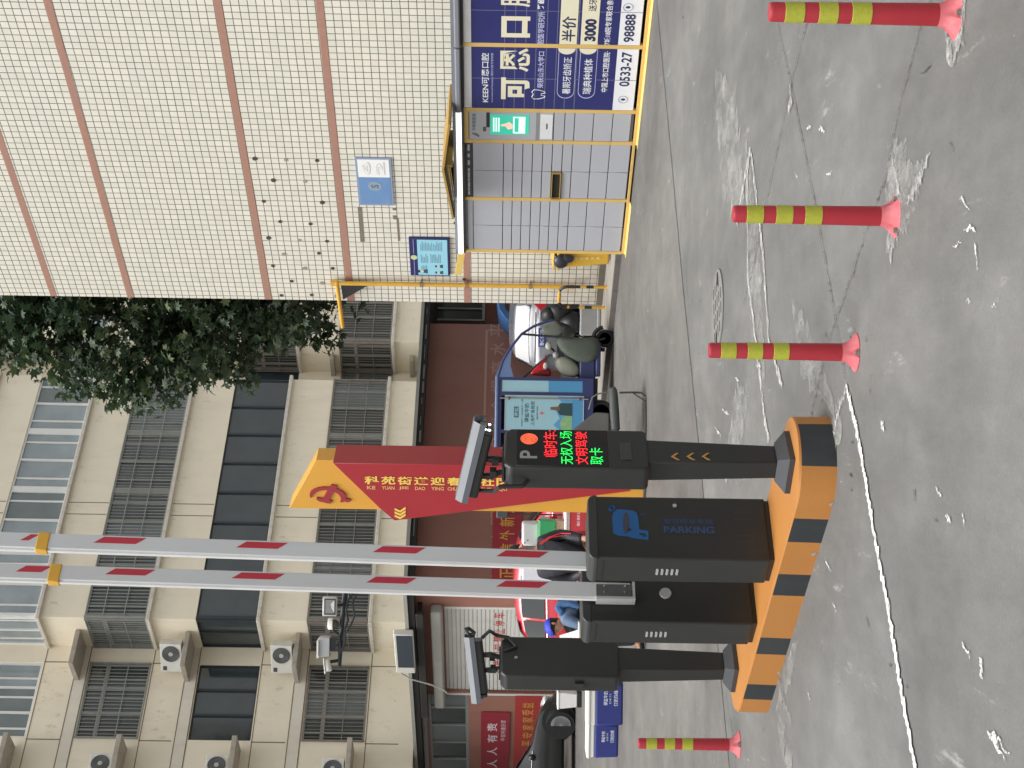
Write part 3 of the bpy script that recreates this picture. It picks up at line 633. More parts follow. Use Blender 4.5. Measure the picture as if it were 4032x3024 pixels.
# faded lettering on the front wall
FAD = mat('faded_pink_paint', (168, 132, 122), .85, var=.15, vs=14)
TXT = '创建文明城市服务群众提高水平'
for k, ch in enumerate(TXT):
    yy = 1300 + 74 * (len(TXT) - 1 - k); a = FW.px(1990, yy + 26); b_ = FW.px(1932, yy - 26)
    if k > 12 or True: text('painted_character', ch, a[0], a[1], b_[0], b_[1], -.004, FAD, sh, .01)
fl = MB(); a = FW.px(1908, 1640); b_ = FW.px(1910, 1300); c_ = FW.px(2010, 1302)
fl.box(a[0], b_[0], -.004, 0, a[1] - .03, a[1] + .03); fl.box(b_[0] - .03, b_[0] + .03, -.005, 0, c_[1], a[1] - .031); fl.build('painted_border', FAD, sh)
# window in the recess right of the front wall
q0 = FW.px(1730, 1270, 3.0); q1 = FW.px(1900, 1195, 3.0)
wf = MB(); x0, x1, z0, z1 = q0[0], q1[0] + 1.0, q1[1], q0[1] + .25
for a in (x0, x0 + .45, x0 + .95, x1 - .06): wf.box(a, a + .06, 2.9, 3.0, z0, z1)
wf.box(x0, x1, 2.89, 3.0, z0 - .08, z0); wf.box(x0, x1, 2.89, 3.0, z1, z1 + .06); wfo = wf.build('window', GFR, sh)
MB().box(x0, x1, 2.94, 2.95, z0, z1).build('pane', GLX, wfo)
# banners
def banner(name, label, x0, x1, z0, z1, m, fr, y=-.03):
    t = thing(name, label, 'banner', fr, ((x0 + x1) / 2, y, z0)); mb = MB(); n = 16; vs = []
    for k in range(n + 1):
        x = x0 + (x1 - x0) * k / n; d = y + .006 * math.sin(k * 1.7)
        vs += [(x, d, z0 + .008 * math.sin(k)), (x, d, z1)]
    fs = [(2 * k, 2 * k + 2, 2 * k + 3, 2 * k + 1) for k in range(n)]
    mb.add(vs, fs); c = mb.build('cloth', m, t); s = c.modifiers.new('thick', 'SOLIDIFY'); s.thickness = .004; return t
BRD = mat('banner_dark_red', (150, 40, 54), .7, var=.08, vs=3); BOR = mat('banner_red', (170, 54, 50), .7, var=.1, vs=3); GLD = mat('gold_print', (204, 150, 66), .6, var=.1, vs=10); WPR = mat('white_print', (232, 214, 218), .6)
a = sp_(1897, 3200); b_ = sp_(2003, 2801); z1 = sp_(1894, 2900)[1]; z0 = sp_(2006, 2900)[1]
bn = banner('banner', 'dark red banner with large white characters under the side window', a[0], b_[0], z0, z1, BRD, SW)
for ch, yy in (('人', 3001), ('人', 2953), ('有', 2903), ('责', 2858), ('全', 3048), ('安', 3096)):
    p = sp_(1958, yy + 16); q = sp_(1918, yy - 16); text('character', ch, p[0], p[1], q[0], q[1], -.04, WPR, bn, .012)
p = sp_(1990, 2912); q = sp_(1972, 2830); text('small_line', '平安共建办宣', p[0], p[1], q[0], q[1], -.04, WPR, bn)
a = sp_(2026, 3200); b_ = sp_(2140, 2738); z1 = sp_(2026, 2850)[1]; z0 = sp_(2140, 2780)[1]
bn = banner('banner', 'orange red banner with gold characters behind the black car', a[0], b_[0], z0, z1, BOR, SW)
for ch, yy in (('益', 2772), ('受', 2800), ('家', 2829), ('家', 2859), ('安', 2890), ('平', 2922)):
    p = sp_(2100, yy + 11); q = sp_(2056, yy - 11); text('character', ch, p[0], p[1], q[0], q[1], -.04, GLD, bn, .012)
a = FW.px(1975, 2305); b_ = FW.px(1975, 1960); z1 = FW.px(1940, 2100)[1]; z0 = FW.px(2055, 2100)[1]
bn = banner('banner', 'red banner with gold characters on the front wall behind the red car', a[0], b_[0], z0, z1, BRD, FW)
for ch, yy in (('力', 2005), ('新', 2058), ('外', 2112), ('信', 2165), ('正', 2262), ('诚', 2214)):
    p = FW.px(2026, yy + 20); q = FW.px(1968, yy - 20); text('character', ch, p[0], p[1], q[0], q[1], -.04, GLD, bn, .014)
# box on the shop roof edge, with its loose cable
p0 = FW.px(1625, 2655, -.3); rx = sp_(1600, 2570, -.5)
q = SW.px(1633, 2650, -.25); q2 = SW.px(1548, 2495, -.25)
q = SW.px(1636, 2652, -.62); q2 = SW.px(1548, 2500, -.62); h0, h1 = q[1], q2[1]
rb = thing('roof_box', 'white box with a dark blue front panel fixed to the shop roof edge', 'box', SW, ((q[0] + q2[0]) / 2, -.4, h0))
MB().box(q[0], q2[0], -.62, -.46, h0, h1).build('casing', mat('box_white', (206, 205, 196), .6, var=.08, vs=4, dirt=.2, dcol=(160, 156, 146), ds=4), rb, bevel=.02)
MB().box(q[0] + .26, q2[0] - .03, -.626, -.62, h0 + .02, h1 - .06).build('front_panel', mat('panel_blue', (46, 58, 70), .35, var=.1, vs=4), rb)
MB().tube([(q[0] - .0, -.55, h0 + .4), (q[0] - .12, -.58, h0 + .3), (q[0] - .3, -.6, h0 + .1), (q[0] - .5, -.6, h0 - .3), (q[0] - .7, -.6, h0 - .6), (q[0] - .9, -.6, h0 - .72)], .018, 6).build('cable', mat('cable_pale', (190, 190, 184), .6), rb, smooth=True)
# CCTV pole arms stand further forward; see below
# ================================================================== plane tree behind the tiled wall
def tree(label, c, rad, n, trunk_x, seed):
    random.seed(seed)
    t = thing('plane_tree', label, 'tree', Fr(c[0], c[1], 0))
    tk = MB(); tk.tube([(trunk_x, .3, 0), (trunk_x + .1, .3, 2), (trunk_x - .05, .2, 4.4), (trunk_x - .1, 0, 7), (trunk_x, 0, 10)], [.26, .22, .18, .12, .05], 12)
    for k in range(11):
        a = random.uniform(0, 6.28); z = random.uniform(4.6, 8.5); r = random.uniform(1.2, 2.4)
        tk.tube([(trunk_x, .2, z), (trunk_x + r * .5 * math.cos(a), r * .5 * math.sin(a), z + .8), (trunk_x + r * math.cos(a), r * math.sin(a), z + 1.4)], [.07, .05, .015], 7)
    tk.build('trunk', mat('plane_bark', (110, 106, 92), .85, var=.3, vs=7), t, smooth=True)
    cl = []
    while len(cl) < 260:
        p = Vector((random.uniform(-1, 1), random.uniform(-1, 1), random.uniform(-1, 1)))
        if .15 < p.length < 1: cl.append((Vector((p.x * rad[0], p.y * rad[1], c[2] + p.z * rad[2])), random.uniform(.35, .8)))
    mb = MB()
    LF = [(0, -.5), (.16, -.28), (.5, -.3), (.3, -.02), (.46, .26), (.15, .2), (0, .6), (-.15, .2), (-.46, .26), (-.3, -.02), (-.5, -.3), (-.16, -.28)]
    for k in range(n):
        q, r = random.choice(cl); d = Vector((random.gauss(0, 1), random.gauss(0, 1), random.gauss(0, .8))).normalized() * r * random.random() ** .4
        p = q + d; s = random.uniform(.15, .27)
        M = Euler((random.gauss(.3, .55), random.gauss(0, .55), random.uniform(0, 6.28))).to_matrix()
        vs = [p + M @ Vector((a * s, b_ * s, -.12 * s * (a * a + b_ * b_) * 4)) for a, b_ in LF]
        o = len(mb.v); mb.v += [tuple(v) for v in vs] + [tuple(p)]
        for i in range(12): mb.f.append([o + 12, o + i, o + (i + 1) % 12]); mb.mi.append(0)
    m = bpy.data.materials.new('plane_leaves_%d' % seed); m.use_nodes = True; N = m.node_tree.nodes; L = m.node_tree.links; b_ = N['Principled BSDF']
    ge = N.new('ShaderNodeNewGeometry'); cr = N.new('ShaderNodeValToRGB')
    e = cr.color_ramp.elements; e[0].position = 0; e[0].color = (.030, .058, .028, 1); e[1].position = 1; e[1].color = (.15, .19, .08, 1)
    x = e.new(.6); x.color = (.044, .078, .038, 1); x = e.new(.9); x.color = (.06, .095, .036, 1)
    L.new(ge.outputs['Random Per Island'], cr.inputs[0]); L.new(cr.outputs[0], b_.inputs['Base Color']); b_.inputs['Roughness'].default_value = .5
    tr = N.new('ShaderNodeBsdfTranslucent'); L.new(cr.outputs[0], tr.inputs[0]); ms = N.new('ShaderNodeMixShader'); ms.inputs[0].default_value = .25
    L.new(b_.outputs[0], ms.inputs[1]); L.new(tr.outputs[0], ms.inputs[2]); L.new(ms.outputs[0], N['Material Output'].inputs[0])
    o = mb.build('crown', m, t)
    return t
cx = at(430, 1100, 33.5)
tree('leafy plane tree standing behind the corner of the tiled building', (cx.x + .35, 33.5, 9.3), (2.9, 2.4, 4.4), 19000, .9, 21)
# ================================================================== traffic bollards
BRED = mat('bollard_red', (158, 36, 47), .5, var=.1, vs=12, dirt=.25, dcol=(110, 40, 44), ds=9); BYEL = mat('reflective_yellow', (170, 172, 58), .4, var=.12, vs=60, fine=.15); BPNK = mat('dusty_red_foot', (186, 92, 98), .75, var=.15, vs=14, dirt=.4, dcol=(190, 150, 148), ds=12, dstretch=(1, 1, 1))
BLT = mat('bolt_steel', (150, 148, 142), .4, metal=.7, var=.2)
def bollard(label):
    t = thing('traffic_bollard', label, 'bollard', Fr(0, 0, 0), group='red bollards with yellow bands in the yard')
    MB().lathe([(.0, .745), (.034, .745), (.037, .741), (.039, .733), (.046, .05)][::-1], 28).build('post', BRED, t, smooth=True)
    for a, b_ in ((.608, .685), (.475, .551), (.342, .42)):
        ra = .039 + (.733 - a) / .683 * .007; rb = .039 + (.733 - b_) / .683 * .007
        MB().lathe([(ra + .0005, a), (ra + .0016, a + .001), (rb + .0016, b_ - .001), (rb + .0005, b_)], 28).build('reflective_band', BYEL, t, smooth=True)
    ft = MB(); n = 48; prof = [(.0455, .075, 0), (.050, .055, 0), (.066, .030, .4), (.088, .012, 1), (.1, .004, 1), (.1, 0, 1)]; vs = []; fs = []
    for r, z, k in prof:
        for i in range(n):
            a = 2 * math.pi * i / n; cut = max(0, math.cos(3 * a) - .72) / .28
            rr = r - k * .030 * cut; vs.append((rr * math.cos(a), rr * math.sin(a), z))
    for j in range(len(prof) - 1): fs += [(j * n + i, j * n + (i + 1) % n, (j + 1) * n + (i + 1) % n, (j + 1) * n + i) for i in range(n)]
    ft.add(vs, fs); ft.build('foot', BPNK, t, smooth=True, ang=50)
    for k in range(3):
        a = 2 * math.pi * k / 3; x, y = .082 * math.cos(a), .082 * math.sin(a)
        MB().cyl((x, y, 0), (x, y, .022), .011, n=6).cyl((x, y, 0), (x, y, .006), .017, n=14).build('bolt', BLT, t)
    return t
BL = [((1.497, 6.161), 2.5, 'nearest red bollard with three yellow bands, at the upper right corner of the picture'), ((.792, 7.065), 3.75, 'second red bollard, between the nearest one and the one by the island'),
      ((.186, 7.83), .5, 'third red bollard, closest to the yellow striped island'), ((-2.639, 11.437), 5.0, 'farthest red bollard, standing alone beyond the far end of the island')]
b0 = bollard(BL[0][2])
for k, (p, a, lab) in enumerate(BL):
    b_ = b0 if k == 0 else copy_tree(b0)
    b_.matrix_world = Matrix.Translation((p[0], p[1], .001)) @ Matrix.Rotation(a, 4, 'Z'); b_['label'] = lab
STN = worn('chalky_stain', (178, 177, 173), 13, .4, .7)
def blot(c, r, n=30, name='stain'):
    random.seed(int(c[0] * 100)); mb = MB(); vs = [(c[0], c[1], .0065)]
    for k in range(n):
        a = 6.283 * k / n; q = r * random.uniform(.6, 1.05); vs.append((c[0] + q * math.cos(a) * 1.5, c[1] + q * math.sin(a), .0065))
    mb.add(vs, [(0, 1 + k, 1 + (k + 1) % n) for k in range(n)]); mb.build(name, STN, road)
blot((1.51, 6.15), .17); blot((.83, 7.12), .17)
# ================================================================== barrier island
IY = mat('island_yellow', (176, 118, 56), .55, var=.08, vs=5, dirt=.28, dcol=(170, 118, 60), ds=4, dstretch=(1, 1, 1), bump=.05, bs=30, fine=.06); IK = mat('island_black', (40, 45, 48), .5, var=.15, vs=8, dirt=.3, dcol=(70, 70, 68), ds=6)
isl = thing('barrier_island', 'raised traffic island painted yellow with black slanted stripes', 'traffic island', I)
HI = .2; RI = .272; XL = -2.36
# outline, from the back of the nose round the front to the far end; measured along its length in s
out = []
def arc(cx, a0, a1, n): return [(cx + RI * math.cos(a0 + (a1 - a0) * k / n), RI * math.sin(a0 + (a1 - a0) * k / n)) for k in range(n + 1)]
out = arc(0, R(90), R(-90), 60) + [(XL * k / 160, -RI) for k in range(1, 160)] + arc(XL, R(-90), R(-270), 60) + [(XL + (0 - XL) * k / 160, RI) for k in range(1, 160)]
pe = [(I.px(*q, -RI)[0]) for q in ((3100, 2046), (3062, 2137), (3022, 2263), (2995, 2343), (2955, 2510), (2930, 2576), (2890, 2697), (2868, 2755))]
nose = [I.w2l(gp(*q, HI)) for q in ((3128, 1706), (3141, 1832))]
na = [math.atan2(q[1], q[0]) for q in nose]
def black(x, y):
    if x > 0: return min(na) < math.atan2(y, x) < max(na)
    if y < 0 and XL < x <= 0: return any(pe[k + 1] < x < pe[k] for k in (0, 2, 4, 6))
    if y > 0: return int((x + 5) / .17) % 3 == 0
    return False
def side(mb_y, mb_k):
    n = len(out); sl = .035
    for i in range(n):
        a, b_ = out[i], out[(i + 1) % n]; mx, my = (a[0] + b_[0]) / 2, (a[1] + b_[1]) / 2
        yield a, b_, black(mx, my)
im = MB()
for a, b_, k in side(None, None):
    im.k = 1 if k else 0; o = 1.0
    im.add([(a[0], a[1], 0), (b_[0], b_[1], 0), (b_[0] * .999, b_[1] * .985, HI - .012), (a[0] * .999, a[1] * .985, HI - .012)], [(0, 1, 2, 3)])
    im.k = 0
im.add([(p[0] * .999, p[1] * .985, HI - .012) for p in out] + [(p[0] * .996, p[1] * .96, HI) for p in out], [(i, (i + 1) % len(out), (i + 1) % len(out) + len(out), i + len(out)) for i in range(len(out))])
im.add([(p[0] * .996, p[1] * .96, HI) for p in out], [tuple(range(len(out)))])
io = im.build('kerb_block', [IY, IK], isl)
# chips where the paint broke away
CH = mat('chipped_cement', (150, 146, 138), .95, var=.2, vs=40)
for (x, y) in ((3206, 2182), (3070, 2650), (3279, 1985)):
    q = I.px(x, y, -RI - .002); mb = MB(); n = 11; random.seed(x)
    mb.add([(q[0], -RI - .002, max(.004, q[1]))] + [(q[0] + .022 * random.uniform(.5, 1.2) * math.cos(6.28 * k / n), -RI - .001, max(.003, q[1] + .018 * random.uniform(.5, 1.3) * math.sin(6.28 * k / n))) for k in range(n)], [(0, 1 + k, 1 + (k + 1) % n) for k in range(n)])
    mb.build('chip', CH, isl)
# ================================================================== barrier gates
BK = mat('satin_black_steel', (36, 37, 36), .42, var=.14, vs=4, bump=.03, bs=300, dirt=.18, dcol=(66, 64, 60), ds=4); BK2 = mat('black_cap', (52, 53, 53), .33, var=.1, vs=5)  # cap paler than the cabinet: its sky reflection is put into the colour
LOGO = mat('logo_blue', (26, 84, 140), .5, var=.1, vs=20); LOGD = mat('logo_dim_blue', (42, 70, 112), .5); SLOT = mat('slot_pale', (158, 158, 155), .6, var=.15, vs=30); CHR = mat('lock_chrome', (205, 205, 202), .18, metal=.9, var=.05)
AW = mat('boom_white_alloy', (196, 197, 198), .4, metal=.1, var=.05, vs=3, dirt=.15, dcol=(150, 150, 148), ds=3, dstretch=(1, 1, .3)); AR = mat('boom_red_tape', (176, 40, 56), .45, var=.1, vs=9); AY = mat('boom_clip_yellow', (208, 158, 52), .5, var=.1, vs=12); CLP = mat('clamp_grey', (96, 98, 98), .4, metal=.5, var=.12)
CZ = (HI + .004, 1.265)
def gate(label, x0, x1, y0, y1, logo):
    t = thing('boom_barrier', label, 'barrier', I, ((x0 + x1) / 2, (y0 + y1) / 2, HI))
    MB().prism([(x0 + .012, y0 + .012), (x1 - .012, y0 + .012), (x1 - .012, y1 - .012), (x0 + .012, y1 - .012)], HI, HI + .03, 'z').build('plinth', BK, t)
    MB().box(x0, x1, y0, y1, HI + .025, 1.225).build('cabinet', BK, t, bevel=.012, seg=3)
    # domed cap with rounded corners seen end-on
    w = y1 - y0; cap = [(y0 - .004, 1.218), (y1 + .004, 1.218), (y1 + .004, 1.235)] + [(y1 + .004 - .05 + .05 * math.cos(a), 1.235 + .04 * math.sin(a)) for a in [R(q) for q in (15, 35, 55, 75, 90)]] + [(y0 - .004 + .05 + .05 * math.cos(a), 1.235 + .04 * math.sin(a)) for a in [R(q) for q in (90, 105, 125, 145, 165, 180)]]
    MB().prism(cap, x0 - .004, x1 + .004, 'x').build('cap', BK2, t, bevel=.006, seg=2)
    yc = (y0 + y1) / 2
    MB().box(x0 + .02, x1 - .02, y0 - .0025, y0, 1.185, 1.19).build('seam', mat('seam_dark', (20, 20, 20), .6), t)
    for k in range(5):
        z = .87 - k * .029; c = (x0 + x1) / 2 - .01
        MB().prism(pill(c - .032, c + .032, z - .007, z + .007, 5), y0 - .004, y0 + .001).build('vent_slot', SLOT, t)
    return t
fx = IX
g1 = gate('front black boom barrier cabinet with blue parking logo and raised red and white boom', -.93, -.675, -.19, .243, True)
g2 = gate('rear black boom barrier cabinet with a silver round lock and clamped boom', -1.665, -1.405, -.19, .243, False)
# faces looking along the island: IX frame, X = island Y, Y = -island X
def fpx(x, y, X): p = fx.px(x, y, -X); return p
def fprism(mb, pts, X0, X1):   # pts (island y, z) -> prism between island x X0..X1
    return mb.prism(pts, X0, X1, 'x')
XF = -.675
lg = [fpx(2250 + a / 3.403, 1950 + b_ / 3.403, XF) for a, b_ in ((600, 198), (640, 190), (740, 196), (830, 212), (872, 236), (892, 290), (902, 380), (908, 462), (1030, 480), (1032, 600), (940, 590), (800, 570), (760, 552), (640, 545), (562, 512), (552, 400), (546, 290), (560, 235))]
fprism(MB(), lg, XF, XF + .003).build('logo', LOGO, g1)
lh = [fpx(2250 + (728 + 38 * math.cos(a)) / 3.403, 1950 + (375 + 145 * math.sin(a)) / 3.403, XF) for a in [2 * math.pi * k / 24 for k in range(24)]]
fprism(MB(), lh, XF + .003, XF + .0045).build('logo_slot', mat('logo_inner', (58, 60, 70), .5), g1)
lh = [fpx(2250 + (770 + 24 * math.cos(a)) / 3.403, 1950 + (465 + 20 * math.sin(a)) / 3.403, XF) for a in [2 * math.pi * k / 16 for k in range(16)]]
fprism(MB(), lh, XF + .0045, XF + .006).build('logo_dot', BK, g1)
tb_ = MB()
for r_ in (40, 24): tb_.tube([(XF + .003, *fpx(2250 + (545 + r_ * math.cos(a)) / 3.403, 1950 + (178 + r_ * math.sin(a)) / 3.403, XF)) for a in [2 * math.pi * k / 20 for k in range(20)]], .0022, 5, closed=True)
tb_.build('registered_ring', LOGO, g1)
lk = [fpx(2250 + a / 3.403, 1950 + b_ / 3.403, XF) for a, b_ in ((910, 510), (985, 518), (998, 555), (968, 560), (960, 540), (908, 530))]
fprism(MB(), lk, XF + .003, XF + .0045).build('logo_tail', BK, g1)
def ftext(body, xa, ya, xb, yb, X, m, par, name='lettering', off=.0, dx=.002):
    """text on a face of constant island x; (xa,ya) lower-left, (xb,yb) upper-right picture corners"""
    a = fpx(xa, ya, X); b_ = fpx(xb, yb, X); mb = text_into(MB(), body, a[0], a[1], b_[0], b_[1], 0, off); mb.v = [(X + dx, v[0], v[2]) for v in mb.v]
    return mb.build(name, m, par)
# PARKING reads downwards on the cabinet, the logo side up with it
def ftext_turn(body, xa, ya, xb, yb, X, m, par, name='lettering', off=0, dx=.002):
    a = fpx(xa, ya, X); b_ = fpx(xb, yb, X); mb = text_into(MB(), body, min(a[0], b_[0]), min(a[1], b_[1]), max(a[0], b_[0]), max(a[1], b_[1]), 0, off, True); mb.v = [(X + dx, v[0], v[2]) for v in mb.v]
    return mb.build(name, m, par)
lp = mat('logo_panel', (36, 38, 42), .5)
pa = [fpx(2250 + a / 3.403, 1950 + b_ / 3.403, XF) for a, b_ in ((1200, 295), (1930, 315), (1950, 530), (1215, 515))]
fprism(MB(), pa, XF, XF + .001).build('logo_panel', lp, g1)
ftext_turn('PARKING', 2250 + 1240 / 3.403, 1950 + 505 / 3.403, 2250 + 1910 / 3.403, 1950 + 425 / 3.403, XF, LOGD, g1, off=.02)
ftext_turn('智慧停车系统', 2250 + 1235 / 3.403, 1950 + 380 / 3.403, 2250 + 1890 / 3.403, 1950 + 325 / 3.403, XF, LOGD, g1)
ftext_turn('PARKING', 2250 + 920 / 3.403, 1950 + 280 / 3.403, 2250 + 985 / 3.403, 1950 + 240 / 3.403, XF, LOGD, g1)
q = fpx(2656, 1993, XF); MB().cyl((XF, q[0], q[1]), (XF + .008, q[0], q[1]), .0125, n=20).build('lock', CHR, g1)
q = fpx(2620, 2337, -1.405); MB().cyl((-1.405, q[0], q[1]), (-1.393, q[0], q[1]), .038, .035, n=32).build('lock', mat('lock_silver', (172, 172, 170), .4, metal=.3, var=.1), g2, smooth=True)
for rows in ((1570, 615), (1592, 790)):   # small punched vents low on the front cabinet
    pass
pv_ = mat('punched_grey', (62, 62, 60), .6)
for (a, b_) in ((1395, 235), (1395, 292), (1415, 420), (1415, 470)):
    for k in range(6):
        q = fpx(2200 + (a + 24 * k) / 2.011, 1900 + b_ / 2.011, XF); fprism(MB(), [(q[0] - .006, q[1] - .0018), (q[0] + .006, q[1] - .0018), (q[0] + .006, q[1] + .0018), (q[0] - .006, q[1] + .0018)], XF, XF + .0012).build('punched_vent', pv_, g1)
def boom(t, X, pb, ptop, stripes, clip, face, clamp):
    """X island x of the boom's near face; pb/ptop = picture points of its centre line"""
    a = fpx(*pb, X); b_ = fpx(*ptop, X); d = Vector((b_[0] - a[0], b_[1] - a[1])); L = 5.9
    e = (a[0] + d.x / d.y * (L - a[1]), L); w = .105; th = .045
    P = lambda f, o, x: (x, a[0] + (e[0] - a[0]) * f + o, a[1] + (e[1] - a[1]) * f)
    mb = MB(); q = [P(f, o, x) for f in (0, 1) for (o, x) in ((-w / 2, X), (w / 2, X), (w / 2, X - th), (-w / 2, X - th))]
    mb.add(q, [(0, 1, 2, 3), (4, 5, 6, 7), (0, 1, 5, 4), (1, 2, 6, 5), (2, 3, 7, 6), (3, 0, 4, 7)])
    bo = mb.build('boom', AW, t, bevel=.006, seg=2)
    mb = MB()   # rubber edge strip
    q = [P(f, o, x) for f in (.0, 1) for (o, x) in ((-w / 2 - .012, X - .012), (-w / 2 + .001, X - .008), (-w / 2 + .001, X - th + .006), (-w / 2 - .012, X - th + .012))]
    mb.add(q, [(0, 1, 2, 3), (4, 5, 6, 7), (0, 1, 5, 4), (1, 2, 6, 5), (2, 3, 7, 6), (3, 0, 4, 7)]); mb.build('edge_strip', mat('edge_rubber', (205, 205, 203), .6), bo)
    def line(z): return a[0] + (e[0] - a[0]) * (z - a[1]) / (L - a[1])
    for x0, x1 in stripes:
        yv = pb[1] + (ptop[1] - pb[1]) * (x0 - pb[0]) / (ptop[0] - pb[0])
        z0 = fpx(x1, yv, X)[1]; z1 = fpx(x0, yv, X)[1]; s = .058; ya, yb = .04, -.004
        fprism(MB(), [(line(z1) + yb, z1), (line(z1 - s) + ya, z1 - s), (line(z0) + ya, z0), (line(z0 + s) + yb, z0 + s)], X, X + .0012).build('red_stripe', AR, bo)
    zc = fpx(clip, ptop[1], X)[1]; yl = line(zc)
    MB().box(X - th - .006, X + .005, yl - w / 2 - .016, yl + w / 2 + .006, zc - .037, zc + .037).build('yellow_clip', AY, bo, bevel=.006)
    zc = fpx(1765, 2200, X)[1]; MB().ball((X - th / 2, line(zc) + w / 2, zc), (.01, .006, .012), 10, 6).build('rivet', CHR, bo)
    if clamp:
        za = a[1] - .005; zb = fpx(2347, pb[1], X)[1]; ym = line((za + zb) / 2)
        MB().box(X - .002, X + .006, ym - w / 2 + .004, ym + w / 2 - .016, za, zb).build('clamp_plate', CLP, bo, bevel=.003)
        MB().box(X - th - .02, X + .004, ym - w / 2 - .014, ym - w / 2 + .003, za - .01, zb).box(X - th - .02, X + .008, ym - w / 2 - .014, ym + w / 2 + .002, za - .022, za - .006).build('clamp_channel', mat('channel_alloy', (186, 187, 185), .4, metal=.3), bo)
        for zz in (za + .04, zb - .05):
            for yy in (-.02, .022): MB().cyl((X + .005, ym + yy, zz), (X + .012, ym + yy, zz), .007, n=6).build('bolt', CHR, bo)
    MB().cyl((X - th - .03, a[0], max(a[1] + .1, .95)), (X - th + .01, a[0], max(a[1] + .1, .95)), .045, n=20).build('axle', BK, bo)
boom(g1, -.952, (2430, 2204), (0, 2122), [(79, 150), (368, 574), (930, 1132), (1468, 1676), (1954, 2160)], 170, 0, False)
boom(g2, -1.335, (2483, 2324), (0, 2246), [(62, 200), (414, 610), (912, 1120), (1442, 1640), (1954, 2160)], 217, 0, True)
# ================================================================== recognition terminals
LR = mat('led_red', (255, 36, 44), .5, emit=.9, var=0); LG_ = mat('led_green', (30, 240, 90), .5, emit=.8, var=0); LC = mat('led_cyan', (40, 240, 190), .5, emit=1.0, var=0); LO = mat('led_orange', (255, 110, 70), .5, emit=1.1, var=0); LW = mat('lamp_white', (255, 255, 255), .4, emit=2.2, var=0)
SCR = mat('screen_black', (16, 14, 15), .25, var=.1); PGR = mat('print_grey', (150, 150, 148), .6); GEN = mat('camera_grey', (92, 96, 102), .45, var=.06, vs=6); CHEV = mat('chevron_tan', (172, 130, 70), .5, var=.1)
HW, HD, HZ0, HZ1 = .335, .155, .985, 1.772
def terminal(label, fr):
    t = thing('recognition_terminal', label, 'terminal', fr, (0, 0, HI))
    pb = MB(); o = .122; q = .075
    pb.add([(-o, -o, HI + .001), (o, -o, HI + .001), (o, o, HI + .001), (-o, o, HI + .001), (-o, -o, HI + .03), (o, -o, HI + .03), (o, o, HI + .03), (-o, o, HI + .03), (-q, -q, HI + .085), (q, -q, HI + .085), (q, q, HI + .085), (-q, q, HI + .085)],
           [(0, 3, 2, 1), (0, 1, 5, 4), (1, 2, 6, 5), (2, 3, 7, 6), (3, 0, 4, 7), (4, 5, 9, 8), (5, 6, 10, 9), (6, 7, 11, 10), (7, 4, 8, 11), (8, 9, 10, 11)])
    pb.build('base', mat('base_dark_grey', (56, 58, 62), .4, var=.12, vs=8), t)
    MB().add([(-.072, -.058, HI + .08), (.072, -.058, HI + .08), (.072, .058, HI + .08), (-.072, .058, HI + .08), (-.098, -.066, HZ0 + .02), (.098, -.066, HZ0 + .02), (.098, .066, HZ0 + .02), (-.098, .066, HZ0 + .02)], [(0, 3, 2, 1), (4, 5, 6, 7), (0, 1, 5, 4), (1, 2, 6, 5), (2, 3, 7, 6), (3, 0, 4, 7)]).build('post', BK, t, bevel=.008, seg=2)
    MB().prism([(-HW / 2, HZ0 + .02), (-HW / 2 + .02, HZ0), (HW / 2 - .02, HZ0), (HW / 2, HZ0 + .02), (HW / 2, HZ1 - .035), (HW / 2 - .035, HZ1), (-HW / 2 + .035, HZ1), (-HW / 2, HZ1 - .035)], -HD / 2, HD / 2).build('head', BK, t, bevel=.014, seg=3)
    return t
